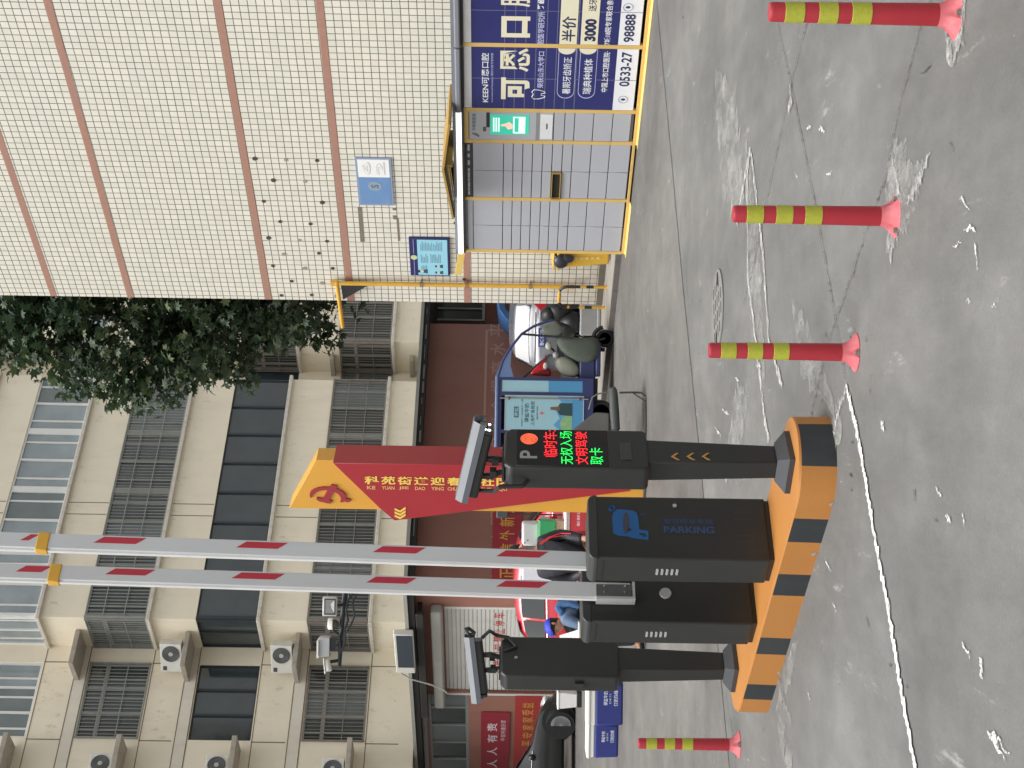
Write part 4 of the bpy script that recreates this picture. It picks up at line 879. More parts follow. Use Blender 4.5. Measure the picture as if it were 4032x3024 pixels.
def plate_camera(t, fr, p0, p1, tilt_lens, lit):
    """long camera body on a bracket above the head; p0 rear, p1 lens end (frame coordinates)"""
    p0, p1 = Vector(p0), Vector(p1); d = (p1 - p0); L = d.length; d.normalize(); sd = d.cross(Vector((0, 0, 1))).normalized(); up = sd.cross(d)
    cb = bpy.data.objects.new('camera_unit', None)
    w = .055; pr = [(-w, -.05), (-w * .8, -.062), (w * .8, -.062), (w, -.05), (w, .035), (-w, .035)]
    def loft(mb, prof, a, b_):
        q = [p0 + d * s + sd * x + up * z for s in (a, b_) for x, z in prof]; n = len(prof)
        mb.add(q, [tuple(range(n)), tuple(range(2 * n - 1, n - 1, -1))] + [(i, (i + 1) % n, (i + 1) % n + n, i + n) for i in range(n)])
    mb = MB(); loft(mb, pr, 0, L); body = mb.build('camera_body', BK, t, bevel=.008, seg=2)
    hd = [(-w - .012, -.012), (-w - .012, .02), (-w * .72, .056), (w * .72, .056), (w + .012, .02), (w + .012, -.012), (w + .006, -.012), (w + .006, .018), (w * .68, .049), (-w * .68, .049), (-w - .006, .018), (-w - .006, -.012)]
    mb = MB(); loft(mb, hd, -.035, L + .055); mb.build('sun_shield', GEN, body)
    mb = MB(); loft(mb, [(-w - .008, -.056), (w + .008, -.056), (w + .008, .02), (w * .7, .05), (-w * .7, .05), (-w - .008, .02)], L, L + .018); mb.build('front_bezel', BK, body, bevel=.004)
    c = p0 + d * (L + .018)
    MB().cyl(c + up * -.005, c + d * .018 + up * -.005, .024, n=18).build('lens', mat('lens_glass', (20, 22, 30), .08, spec=1), body)
    for x, z in ((-.038, -.036), (-.038, -.012), (.038, -.036), (.038, -.012)) if lit else ((-.038, -.03), (.038, -.03)):
        q = c + sd * x + up * z; MB().cyl(q, q + d * .004, .009, n=12).build('lamp_led', LW if lit else mat('led_off', (120, 124, 128), .3), body)
    m = p0.lerp(p1, .42)
    for s in (-.045, .06):
        b0_ = m + d * s - up * .062; mb = MB(); mb.tube([b0_, Vector((b0_.x, b0_.y, (b0_.z + HZ1) / 2 + .012)), Vector((b0_.x * .8, b0_.y * .6, HZ1))], [.017, .021, .016], 8); mb.box(b0_.x - .02, b0_.x + .02, b0_.y * .6 - .02, b0_.y * .6 + .02, (b0_.z + HZ1) / 2 - .018, (b0_.z + HZ1) / 2 + .018); mb.build('bracket', BK, body)
    MB().box(m.x * .8 - .1, m.x * .8 + .1, -.05, .05, HZ1 - .002, HZ1 + .01).build('bracket_plate', BK, body)
    for x in (-.085, .085): MB().cyl((m.x * .8 + x, -.035, HZ1 + .01), (m.x * .8 + x, -.035, HZ1 + .018), .007, n=6).build('screw', CHR, body)
    return body
# front terminal (screen towards the incoming lane)
_v = gp(3133, 1809, HI); a1 = R(53)
T1 = Fr(_v[0] + .122 * (math.cos(a1) - math.sin(a1)), _v[1] + .122 * (math.sin(a1) + math.cos(a1)), a1)
t1 = terminal('black parking terminal with a lit red and green message screen on the island nose', T1)
YS = -HD / 2
tp = lambda x, y: T1.px(x, y, YS)
zz0 = tp(2392, 1760)[1]; zz1 = tp(2034, 1760)[1]
scr = MB().box(-HW / 2 + .012, HW / 2 - .012, YS - .003, YS + .002, zz0, zz1).build('screen', SCR, t1, bevel=.002, seg=1)
sx = lambda y: (-(y - 1760) * .00236) # picture row across the face -> frame x
def bx(xa, ya, xb, yb):
    a = tp(xa, ya); b_ = tp(xb, yb); return max(-HW / 2 + .016, a[0]), a[1], min(HW / 2 - .016, b_[0]), b_[1]
text('letter_p', 'P', *bx(2115, 1807, 2047, 1775), YS - .004, PGR, scr, .02)
q = bx(2118, 1752, 2049, 1708); cxx, czz = (q[0] + q[2]) / 2, (q[1] + q[3]) / 2; rx_, rz_ = (q[2] - q[0]) / 2, (q[3] - q[1]) / 2
for k in range(7):
    f = (k + .6) / 7; r_ = MB(); r_.tube([(cxx + rx_ * f * math.cos(a), YS - .004, czz + rz_ * f * math.sin(a)) for a in [2 * math.pi * j / 26 for j in range(26)]], .0013, 4, closed=True); r_.build('signal_ring', LO, scr)
for body, c, mm in (('临时车:', (2195, 1801, 2139, 1696), LR), ('无权入场', (2257, 1830, 2203, 1700), LG_), ('文明驾驶', (2317, 1831, 2262, 1702), LR), ('取卡', (2376, 1831, 2320, 1765), LG_)):
    text('led_line', body, *bx(*c), YS - .0045, mm, scr, .0)
q = bx(2490, 1812, 2440, 1744); MB().box(q[0], q[2], YS - .004, YS, q[1], q[3]).build('card_reader', mat('reader_grey', (52, 53, 52), .5), t1, bevel=.004)
for x in (2666, 2727, 2787):
    a = T1.px(x, 1800, -.062); w_ = .030; h_ = .034; tt = .012; zc = a[1]
    MB().prism([(a[0] - w_, zc + h_ * .1), (a[0], zc + h_), (a[0] + w_, zc + h_ * .1), (a[0] + w_, zc - h_ * .35), (a[0], zc + h_ * .5), (a[0] - w_, zc - h_ * .35)], -.0675, -.0655).build('chevron', CHEV, t1)
def cam_pt(fr, x, y, off):   # point on the vertical plane through the frame's Y axis shifted by off
    f = Fr(fr.o[0], fr.o[1], fr.yaw); p = f.px(x, y, off); return (p[0], off, p[1])
p1 = Vector(cam_pt(T1, 1898, 1690, -.2)); p0 = Vector(cam_pt(T1, 1838, 1940, .17))
bd1 = plate_camera(t1, T1, p0, p1, .1, True)
MB().tube([p0 + Vector((.0, -.02, -.06)), p0 + Vector((-.02, -.03, -.15)), Vector((-HW / 2 - .05, .02, HZ1 + .02)), Vector((-HW / 2 - .045, .02, HZ1 - .1)), Vector((-HW / 2, .02, HZ1 - .13))], .0125, 8).build('cable', BK, bd1, smooth=True)
# rear terminal (its back towards us)
_v = gp(2911, 2637, HI); a2 = R(48)
T2 = Fr(_v[0] + .122 * (math.cos(a2) - math.sin(a2)), _v[1] + .122 * (math.sin(a2) + math.cos(a2)), a2)
t2 = terminal('black parking terminal seen from behind, at the far end of the island', T2)
q = T2.px(2032, 2590, YS); MB().cyl((q[0], YS - .006, q[1]), (q[0], YS, q[1]), .011, n=16).build('lock', CHR, t2)
MB().box(-HW / 2 - .02, -HW / 2 + .02, -.03, .03, 1.22, 1.28).build('side_hinge', BK, t2)
p0 = Vector(cam_pt(T2, 1862, 2520, -.13)); p1 = Vector(cam_pt(T2, 1886, 2728, .16))
bd2 = plate_camera(t2, T2, p0, p1, 0, False)
MB().tube([p0 + Vector((-.02, -.05, -.0)), p0 + Vector((-.02, -.09, .03)), p0 + Vector((.02, -.09, .05)), p0 + Vector((.05, -.06, .03)), p0 + Vector((.03, -.04, -.01))], .012, 8, closed=True).build('rain_hood', BK, bd2, smooth=True)
pq_ = p0 + Vector((.01, -.01, -.06)); MB().tube([pq_, pq_ + Vector((.03, -.04, -.05)), Vector((HW / 2 - .02, YS - .03, HZ1 + .03)), Vector((HW / 2 - .03, YS - .02, HZ1 - .05)), Vector((HW / 2 - .1, YS - .012, HZ1 - .1)), Vector((HW / 2 - .13, YS, HZ1 - .02))], .013, 8).build('cable', BK, bd2, smooth=True)
# ================================================================== parcel locker
LY0 = -1.89
lpx = lambda x, y: TW.px(x, y, LY0)
XB = [lpx(2100, y)[0] for y in (989, 784, 558, 434, 178)]; XB.append(XB[4] + (XB[4] - XB[3])); XB.append(XB[5] + (XB[4] - XB[3]))
lk = thing('parcel_locker', 'long parcel locker with yellow frames, grey doors, touch screen and a dental advertisement', 'parcel locker', TW, (XB[0], LY0, .09))
GRD = mat('locker_grey', (172, 174, 180), .42, var=.04, vs=2, dirt=.1, dcol=(150, 152, 156), ds=4); YF = mat('locker_yellow_frame', (210, 176, 104), .5, var=.08, vs=6); YP = mat('locker_yellow_plinth', (236, 204, 118), .5, var=.1, vs=3, dirt=.2, dcol=(190, 150, 80), ds=4); GAP = mat('locker_gap', (92, 94, 96), .6)
ADB = mat('advert_blue', (40, 44, 104), .4, var=.14, vs=1.2); ADW = mat('advert_white', (226, 228, 232), .45, var=.02); ADC = mat('advert_cream', (222, 216, 188), .45, var=.03); ADK = mat('advert_ink', (38, 42, 82), .5); ADL = mat('advert_lilac', (190, 192, 224), .5)
zt = lpx(1824, 672)[1]; zrow = [lpx(1700 + q / 1.659, 672)[1] for q in (268, 468, 530, 592, 655, 720, 783, 848, 912, 1032, 1152, 1285)]
zb = zrow[-1]
MB().box(XB[0] + .01, XB[-1], LY0 + .03, LY0 + .52, .1, zt).build('body', mat('locker_body', (168, 170, 174), .5, var=.05), lk)
for k, x in enumerate(XB):
    MB().box(x - .032, x + .032, LY0 - .012, LY0 + .05, zb - .02, zt - (.0 if k else .0)).build('upright', YF, lk, bevel=.006)
MB().box(XB[0] - .02, XB[-1], LY0 - .014, LY0 + .03, zb - .06, zb - .021).build('bottom_rail', YF, lk, bevel=.004)
for k in range(6):
    if k == 1:
        MB().box(XB[1] + .03, XB[2] - .03, LY0 + .02, LY0 + .04, .1, zb - .06).build('open_base', mat('base_void', (26, 25, 24), .9), lk); continue
    MB().prism([(LY0 - .10, .012), (LY0 + .1, .012), (LY0 + .1, zb - .061), (LY0 - .02, zb - .061), (LY0 - .10, zb - .15)], XB[k] - .005, XB[k + 1] - .012, 'x').build('plinth', YP, lk, bevel=.004, seg=1)
def doors(x0, x1, rows, skip=()):
    for j in range(len(rows) - 1):
        for i in range(2):
            if (i, j) in skip: continue
            xm = (x0 + x1) / 2; a, b_ = (x0 + .034, xm - .004) if i == 0 else (xm + .004, x1 - .034)
            MB().box(a, b_, LY0 - .006, LY0 + .02, rows[j + 1] + .006, rows[j] - .006).build('locker_door', GRD, lk, bevel=.003, seg=1)
doors(XB[0], XB[1], zrow); doors(XB[1], XB[2], zrow, {(0, 6)})
MB().box(XB[0] + .033, XB[2] - .033, LY0 + .006, LY0 + .029, zb, zrow[0]).build('door_gap', GAP, lk)
# open compartment with its yellow rim
xa, xb_ = XB[1] + .02, (XB[1] + XB[2]) / 2 - .004; za, zc = zrow[7] + .004, zrow[6] - .004
MB().box(xa + .03, xb_ - .02, LY0 + .0, LY0 + .005, za + .01, zc - .01).build('open_compartment', mat('compartment_dark', (40, 38, 32), .8), lk)
fr_ = MB(); fr_.box(xa, xb_, LY0 - .035, LY0, zc - .012, zc); fr_.box(xa, xb_, LY0 - .035, LY0, za, za + .012); fr_.box(xa, xa + .03, LY0 - .035, LY0, za + .012, zc - .012); fr_.box(xb_ - .016, xb_, LY0 - .035, LY0, za + .012, zc - .012); fr_.build('compartment_rim', mat('rim_olive', (170, 140, 72), .5), lk)
MB().box(XB[0] + .033, XB[1] - .033, LY0 - .004, LY0 + .02, zrow[0] + .006, zt - .06).build('header_panel', GRD, lk)
hb = MB().box(XB[1] + .035, XB[2] - .035, LY0 - .006, LY0 + .02, zrow[0] + .006, zt - .035).build('header_panel', mat('header_black', (58, 61, 66), .45), lk, bevel=.004)
tx = MB(); x = XB[1] + .08; random.seed(9); zc_ = (zrow[0] + zt) / 2 - .012
while x < XB[2] - .12:
    l = random.uniform(.03, .12); tx.box(x, x + l, LY0 - .008, LY0 - .0062, zc_ - .014, zc_ + .014); x += l + random.choice((.012, .012, .06))
tx.build('header_print', mat('header_print', (178, 180, 182), .6), hb)
# lit strips along the top
LIT = mat('light_strip_lit', (255, 255, 250), .5, emit=.9, var=0); LOFF = mat('light_strip_off', (128, 130, 138), .35, var=.1)
for k in range(6):
    a, b_ = XB[k] + .012, XB[k + 1] - .012
    MB().box(a, b_, LY0 - .1, LY0 - .02, zt + .012, zt + .085).build('light_strip', LIT if k < 3 else LOFF, lk, bevel=.02, seg=3)
MB().box(XB[0] - .02, XB[-1], LY0 - .06, LY0 + .54, zt + .086, zt + .13).build('top_cover', mat('top_grey', (128, 132, 138), .45, metal=.2, var=.1), lk)
MB().box(XB[0], XB[-1], LY0 - .05, LY0 + .05, zt - .02, zt + .012).build('top_shadow_gap', mat('gap_dark', (52, 50, 48), .8), lk)
# screen column
x0, x1 = XB[2] + .034, XB[3] - .034; w_ = x1 - x0; f = lambda q: x0 + w_ * q; zr = lambda x: lpx(x, 496)[1]
MB().box(x0, x1, LY0 - .005, LY0 + .02, zr(2178), zr(1848)).build('terminal_panel', mat('terminal_grey', (176, 178, 182), .4, var=.05), lk)
MB().box(x0 - .03, x1 + .03, LY0 - .008, LY0 + .02, zr(1845), zr(1822)).build('panel_top', YF, lk)
text('panel_name', '中邮速递易', f(.32), zr(1874), f(.92), zr(1858), LY0 - .0065, mat('name_grey', (112, 112, 112), .5), lk, .015)
MB().prism([(f(.08), zr(1886)), (f(.2), zr(1858)), (f(.26), zr(1860)), (f(.2), zr(1872)), (f(.26), zr(1872)), (f(.14), zr(1888))], LY0 - .0075, LY0 - .005).build('swallow_mark', mat('name_grey', (112, 112, 112), .5), lk)
MB().box(f(.45), f(.97), LY0 - .01, LY0 - .005, zr(1928), zr(1915)).build('camera_slot', mat('slot_black', (44, 42, 42), .4), lk)
MB().box(f(.3), f(.46), LY0 - .008, LY0 - .005, zr(1914), zr(1902)).build('name_plate', mat('plate_dark', (84, 84, 84), .5), lk)
TEAL = mat('screen_teal', (58, 186, 158), .3, emit=.32, var=.12, vs=4); SW_ = mat('screen_white', (206, 240, 226), .3, emit=.5, var=.05); SK = mat('screen_hand', (230, 190, 166), .3, emit=.4, var=.1)
sc_ = MB().box(f(.2), f(.9), LY0 - .009, LY0 - .005, zr(2083), zr(1930)).build('screen', TEAL, lk)
MB().box(f(.25), f(.84), LY0 - .011, LY0 - .0092, zr(2068), zr(2020)).build('screen_card', SW_, sc_); MB().box(f(.3), f(.8), LY0 - .0125, LY0 - .0112, zr(2042), zr(2026)).build('screen_card_field', TEAL, sc_)
MB().prism([(f(.42), zr(2018)), (f(.56), zr(2018)), (f(.66), zr(2004)), (f(.6), zr(1992)), (f(.55), zr(1972)), (f(.5), zr(1972)), (f(.5), zr(1990)), (f(.38), zr(2000))], LY0 - .011, LY0 - .0092).build('screen_hand', SK, sc_)
tt_ = MB()
for zz in (1944, 1954, 1964): tt_.box(f(.3), f(.8), LY0 - .011, LY0 - .0092, zr(zz + 3), zr(zz - 3))
tt_.build('screen_lines', SW_, sc_)
MB().box(f(.0), f(1), LY0 - .007, LY0 - .005, zr(2124), zr(2110)).build('scanner_strip', mat('scan_grey', (140, 140, 142), .4), lk)
MB().box(f(.06), f(.94), LY0 - .012, LY0 - .005, zr(2176), zr(2128)).build('keypad_cover', mat('keypad_white', (222, 223, 224), .35), lk, bevel=.008)
MB().box(f(.42), f(.62), LY0 - .014, LY0 - .012, zr(2156), zr(2150)).build('keypad_slot', GAP, lk)
zs = [lpx(1700 + q / 1.659, 496)[1] for q in (797, 868, 932, 1055, 1180, 1300)]
for j in range(5): MB().box(x0, x1, LY0 - .006, LY0 + .02, zs[j + 1] + .006, zs[j] - .006).build('locker_door', GRD, lk, bevel=.003, seg=1)
MB().box(x0, x1, LY0 + .004, LY0 + .029, zb, zs[0]).build('door_gap', GAP, lk)
# advertisement pasted over the doors of the next columns
zA = lpx(1857, 300)[1]; zB = lpx(2411, 424)[1]; zC = lpx(2493, 424)[1]
zsy = [lpx(x, 300)[1] for x in (1985, 2026, 2067, 2107, 2147, 2187, 2227, 2267, 2345)]
for k in (3, 4, 5):
    x0, x1 = XB[k] + .034, XB[k + 1] - .034; xm = (x0 + x1) / 2
    ad = MB().box(x0, x1, LY0 - .008, LY0 + .02, zB, zA).build('advert_panel', ADB, lk)
    MB().box(x0, x1, LY0 - .008, LY0 + .02, zC, zB - .002).build('advert_foot', ADW, lk); MB().box(x0, x1, LY0 - .002, LY0 + .02, zA + .002, zt - .03).build('header_panel', mat('pale_header', (214, 214, 212), .5), lk)
    gl = MB()
    for z in zsy[:-1]: gl.box(x0, x1, LY0 - .0095, LY0 - .008, z - .004, z + .004)
    for i, z in enumerate(zsy[:-1]): pass
    gl.box(xm - .004, xm + .004, LY0 - .0095, LY0 - .008, zB, zA); gl.box(xm - .004, xm + .004, LY0 - .0095, LY0 - .008, zC, zB)
    gl.build('door_seam', mat('seam_grey', (112, 114, 134), .6), lk)
    if k == 3: adA = ad
    if k == 4: adB = ad
def adt(par, body, xt, xb2, yl, yr, m, off=0.0, y=LY0 - .0105):
    a = lpx((xt + xb2) / 2, yl)[0]; b_ = lpx((xt + xb2) / 2, yr)[0]; ym = (yl + yr) / 2; z1 = lpx(xt, ym)[1]; z0 = lpx(xb2, ym)[1]
    return text('lettering', body, a, z0, b_, z1, y, m, par, off)
def adpill(par, xt, xb2, yl, yr, m, y, half=0):
    a = lpx((xt + xb2) / 2, yl)[0]; b_ = lpx((xt + xb2) / 2, yr)[0]; ym = (yl + yr) / 2; z1 = lpx(xt, ym)[1]; z0 = lpx(xb2, ym)[1]
    p = pill(a, b_, z0, z1)
    if half: r = (z1 - z0) / 2; p = [(a + r + r * math.cos(t), z0 + r + r * math.sin(t)) for t in [R(90 + 180 * k / 10) for k in range(11)]] + [(b_, z0), (b_, z1)]
    return MB().prism(p, y, y + .0008).build('lozenge', m, par)
adt(adA, 'KEEN可恩口腔', 1896, 1925, 400, 207, ADW, .012); adt(adA, 'International Dentistry 国际口腔专家联盟', 1933, 1943, 400, 207, ADL)
adt(adA, '可', 1973, 2085, 389, 303, ADC, .04); adt(adA, '恩', 1970, 2086, 280, 188, ADC, .014)
adt(adB, '口', 1974, 2088, 145, 62, ADC, .045); adt(adB, '腔', 1968, 2090, 24, -60, ADC, .014)
adt(adA, '荣获山东大学口', 2117, 2142, 344, 201, ADL, .012); adt(adB, '腔医学研究所', 2117, 2144, 172, 44, ADL, .012); adt(adB, '牙齿种植', 2117, 2144, 36, -55, ADW, .03)
a = lpx(2120, 389)[0]; b_ = lpx(2120, 350)[0]; z1 = lpx(2094, 370)[1]; z0 = lpx(2147, 370)[1]; tw = b_ - a; th = z1 - z0
tk = MB(); tk.tube([(a + tw * x, LY0 - .0105, z0 + th * z) for x, z in ((.5, .88), (.75, 1), (.97, .85), (.95, .5), (.8, .05), (.66, 0), (.58, .3), (.42, .3), (.34, 0), (.2, .05), (.05, .5), (.03, .85), (.25, 1))], .006, 5, closed=True); tk.build('tooth_mark', ADW, adA)
for i, (xt, xb2, big) in enumerate(((2197, 2266, 0), (2281, 2349, 1))):
    adpill(adA, xt, xb2, 386, 150, ADL, LY0 - .0092); adpill(adA, xt + 2, xb2 - 2, 383, 150, ADB, LY0 - .0101)
    x0 = XB[4] + .034; 
    a = lpx((xt + xb2) / 2, 212)[0]; b_ = XB[4] - .034; ym = 200; z1 = lpx(xt, ym)[1]; z0 = lpx(xb2, ym)[1]; r_ = (z1 - z0) / 2
    MB().prism([(a + (b_ - a) * (1 - math.cos(t)) , (z0 + z1) / 2 + r_ * math.sin(t)) for t in [R(-90 + 180 * k / 14) for k in range(15)]], LY0 - .0112, LY0 - .0103).build('lozenge_end', ADC, adA)
    MB().box(XB[4] + .034, XB[5] - .034, LY0 - .0112, LY0 - .0103, lpx(xb2 + 9, 90)[1], lpx(xt + 9, 90)[1]).build('lozenge', ADC, adB)
adt(adA, '暑期牙齿矫正', 2216, 2249, 368, 223, ADW, .006, LY0 - .0115); adt(adA, '瑞典种植体', 2297, 2331, 368, 229, ADW, .006, LY0 - .0115)
adt(adB, '半价', 2213, 2268, 161, 61, ADK, .02, LY0 - .0122); adt(adB, '3000', 2302, 2348, 160, 72, ADK, .05, LY0 - .0122); adt(adB, '送牙', 2318, 2350, 42, -6, ADK, .01, LY0 - .0122)
adt(adA, '中国上市口腔医院·', 2371, 2397, 360, 200, ADW, .012); adt(adB, '7城18院专家联合亲诊', 2384, 2410, 175, -24, ADW, .012)
adt(adA, '0533-27', 2443, 2484, 338, 203, ADK, .02); adt(adB, '98888', 2459, 2500, 164, 54, ADK, .02)
for par, xx, yy in ((adA, 2453, 390), (adB, 2473, 27)):
    q = lpx(xx, yy); mb = MB(); mb.tube([(q[0] + .06 * math.cos(a), LY0 - .0095, q[1] + .06 * math.sin(a)) for a in [2 * math.pi * k / 22 for k in range(22)]], .004, 5, closed=True); mb.build('icon_ring', mat('icon_grey', (150, 152, 158), .5), par)
    MB().ball((q[0], LY0 - .0095, q[1]), (.02, .002, .03), 10, 6).build('icon', ADK, par)
# gable canopy above the screen column
xa, xb_ = lpx(1757, 763)[0], lpx(1777, 392)[0]; xm = lpx(1745, 572)[0]; zl = zt + .14; za = zl + .10
cn = thing('locker_canopy', 'small dull gold gable canopy on top of the parcel locker above its screen', 'canopy', TW, (xm, LY0, zl))
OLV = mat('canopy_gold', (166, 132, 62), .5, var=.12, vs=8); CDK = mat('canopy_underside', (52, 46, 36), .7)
for s, (p, q) in enumerate((((xa, zl - .02), (xm, za)), ((xm, za), (xb_, zl - .0)))):
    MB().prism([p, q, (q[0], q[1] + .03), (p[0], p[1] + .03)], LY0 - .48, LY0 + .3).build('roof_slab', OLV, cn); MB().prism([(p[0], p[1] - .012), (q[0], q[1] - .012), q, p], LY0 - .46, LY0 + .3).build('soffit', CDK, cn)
for yy in (-.32, -.12): MB().beam((xa + .1, LY0 + yy, zl), (xm, LY0 + yy, za - .03), .04, .03, (0, 1, 0)).build('batten', mat('batten_gold', (206, 170, 84), .4, var=.1), cn)
MB().box(xm - .02, xm + .02, LY0 - .4, LY0 + .28, zl - .01, za).box(xa + .9, xb_ - .9, LY0 - .02, LY0 + .28, zl - .012, zl + .02).build('prop', OLV, cn)
# yellow end strut of the locker top, loose
a = TW.px(1818, 1000, -1.6); b_ = TW.px(1803, 1100, -1.6)
st = MB(); st.beam((a[0] + .05, -1.62, a[1]), (b_[0], -1.5, b_[1]), .10, .02, (0, 0, 1))
solo(st, 'roof_strip', mat('strip_pale_yellow', (222, 192, 104), .55, var=.12, vs=8), TW, (b_[0], -1.55, b_[1]), 'short pale yellow strip sticking out from the far top end of the parcel locker', 'strip')
# ================================================================== bin, hoop and block on the pavement
c0 = TW.w2l(gp(2405, 1024, .09))
BF = Fr(*gp(2405, 1028, .09), R(-40), .09)
bn = thing('rubbish_bin', 'yellow wheeled rubbish bin with a black bag hanging out of its lid', 'bin', BF)
BYL = mat('bin_yellow', (206, 164, 56), .5, var=.1, vs=4, dirt=.2, dcol=(150, 120, 60), ds=5)
def taper(mb, w0, d0, w1, d1, z0, z1, cx=0, cy=0):
    return mb.add([(cx - w0 / 2, cy - d0 / 2, z0), (cx + w0 / 2, cy - d0 / 2, z0), (cx + w0 / 2, cy + d0 / 2, z0), (cx - w0 / 2, cy + d0 / 2, z0), (cx - w1 / 2, cy - d1 / 2, z1), (cx + w1 / 2, cy - d1 / 2, z1), (cx + w1 / 2, cy + d1 / 2, z1), (cx - w1 / 2, cy + d1 / 2, z1)],
                  [(0, 3, 2, 1), (4, 5, 6, 7), (0, 1, 5, 4), (1, 2, 6, 5), (2, 3, 7, 6), (3, 0, 4, 7)])
taper(MB(), .4, .42, .5, .54, .02, .82, .08, .28).build('tub', BYL, bn, bevel=.03, seg=3)
MB().box(-.2, .36, -.01, .58, .82, .865).build('rim', BYL, bn, bevel=.012)
MB().add([(-.2, .0, .9), (.36, .0, .9), (.36, .6, .94), (-.2, .6, .94), (-.2, 0, .925), (.36, 0, .925), (.36, .6, .965), (-.2, .6, .965)], [(0, 3, 2, 1), (4, 5, 6, 7), (0, 1, 5, 4), (1, 2, 6, 5), (2, 3, 7, 6), (3, 0, 4, 7)]).build('lid', BYL, bn, bevel=.01)
BAG = mat('black_bag', (44, 47, 54), .35, var=.3, vs=9)
bg_ = MB(); bg_.ball((.0, -.03, .8), (.13, .07, .12), 14, 10).ball((.06, -.035, .7), (.08, .05, .11), 12, 8).ball((.1, .25, .86), (.2, .2, .05), 12, 8); bgo = bg_.build('bag', BAG, bn, smooth=True)
for x in (-.1, .26): MB().cyl((x, .52, .09), (x + .05, .52, .09), .09, n=18).build('wheel', mat('rubber', (28, 28, 28), .8), bn)
for k, ch in enumerate('生活垃圾分类'): text('bin_lettering', ch, .0, .62 - .088 * k, .055, .675 - .088 * k, -.0 + .028 + .001 * 0 - .008 * 0 - .012 + .016 * (k / 5) , mat('bin_text', (226, 206, 150), .6), bn, .01)
h0 = gp(2389, 1131, .09); h1 = gp(2381, 1211, .09); dx, dy = h1[0] - h0[0], h1[1] - h0[1]; hl = math.hypot(dx, dy)
HF = Fr(h0[0], h0[1], math.atan2(dy, dx) , .09)
hp = thing('hoop_barrier', 'black and yellow striped steel hoop barrier on the pavement by the wall corner', 'hoop barrier', HF)
HK = mat('hoop_black', (44, 44, 44), .45, var=.15); HYL = mat('hoop_yellow', (212, 164, 60), .5, var=.12, vs=10)
path = [(0, 0, 0), (0, 0, .6)] + [(.14 - .14 * math.cos(a), 0, .64 + .14 * math.sin(a)) for a in [R(q) for q in range(10, 91, 16)]] + [(hl - .14 + .14 * math.sin(a), 0, .64 + .14 * math.cos(a)) for a in [R(q) for q in range(0, 91, 15)]] + [(hl, 0, .6), (hl, 0, 0)]
MB().tube(path, .026, 12).build('hoop', HYL, hp, smooth=True)
for seg in (((0, 0, .22), (0, 0, .34)), ((0, 0, .44), (0, 0, .6)), ((hl, 0, .22), (hl, 0, .34)), ((hl, 0, .44), (hl, 0, .6))): MB().cyl(*seg, .0268, n=12).build('black_band', HK, hp, smooth=True)
MB().tube(path[1:7], .0268, 12).build('black_band', HK, hp, smooth=True); MB().tube(path[8:15], .0268, 12).build('black_band', HK, hp, smooth=True)
for x in (0, hl): MB().cyl((x, 0, 0), (x, 0, .012), .06, n=16).build('foot', HYL, hp)
q0 = gp(2365, 1322, .09); KF = Fr(q0[0], q0[1], R(-4), .09)
cbk = MB(); cbk.box(0, .62, 0, .5, 0, .36).box(.0, .62, -.05, .0, 0, .07)
solo(cbk, 'concrete_block', mat('block_grey', (150, 151, 150), .85, var=.12, vs=4, dirt=.3, dcol=(110, 108, 104), ds=4, fine=.1), KF, (.3, .2, 0), 'low grey concrete block on the pavement behind the hoop barrier', 'block', bevel=.02)
# ================================================================== community sign pylon
pg = gp(2541, 1950); PY = Fr(pg[0], pg[1], R(-28))
pp = lambda x, y, d=0: PY.px(x, y, d)
PYE = mat('pylon_yellow', (212, 156, 58), .45, var=.05, vs=3, dirt=.15, dcol=(200, 140, 60), ds=3); PRD = mat('pylon_red', (160, 36, 44), .45, var=.06, vs=3, dirt=.12, dcol=(140, 40, 44), ds=3); PGD = mat('pylon_gold_letters', (232, 196, 92), .4, var=.06)
py = thing('sign_pylon', 'tall red and yellow community sign pylon with party emblem and gold lettering', 'sign pylon', PY)
yl = [pp(1139, 2001), pp(1244, 1812), (pp(2540, 1830)[0] + .0, 0), (pp(2540, 2001)[0], 0)]
xL = (yl[0][0]); xR = yl[1][0]
MB().prism([(xL, yl[0][1]), (xR, yl[1][1]), (xR, 0), (xL, 0)], 0, .30).build('yellow_slab', PYE, py, bevel=.004, seg=1)
YD = -.07
r1, r2, r3, r4 = pp(1310, 1822, YD), pp(1495, 2001, YD), pp(1553, 2050, YD), pp(2482, 1934, YD)
xr = pp(1500, 1826, YD)[0]; zr0 = r4[1]
MB().prism([(xr, r1[1]), r2, r3, r4, (xr, zr0)], YD, .38).build('red_panel', PRD, py, bevel=.004, seg=1)
a = pp(1835, 1925, YD)
zt_ = pp(1433, 1900, YD)[1]; zb_ = pp(2017, 1895, YD)[1]
x0, x1 = pp(1600, 1908, YD)[0], pp(1600, 1876, YD)[0]
n = 9
for k, ch in enumerate('科苑街道迎春苑社区'):
    a0 = zt_ + (zb_ - zt_) * (k + .04) / n; a1_ = zt_ + (zb_ - zt_) * (k + .92) / n
    text('gold_character', ch, x0, a1_, x1, a0, YD - .006, PGD, py, .03, True)
x0, x1 = pp(1600, 1928, YD)[0], pp(1600, 1914, YD)[0]
for k, wd in enumerate(('KE', 'YUAN', 'JIE', 'DAO', 'YING', 'CHUN', 'YUAN', 'SHE', 'QU')):
    fr0, fr1 = {2: (.18, .7), 3: (.1, .72), 4: (.08, .86)}[len(wd)]
    a0 = zt_ + (zb_ - zt_) * (k + fr0) / n; a1_ = zt_ + (zb_ - zt_) * (k + fr1) / n
    text('gold_spelling', wd, x0, a1_, x1, a0, YD - .006, mat('pylon_spelling', (220, 160, 104), .45), py, .03, True)
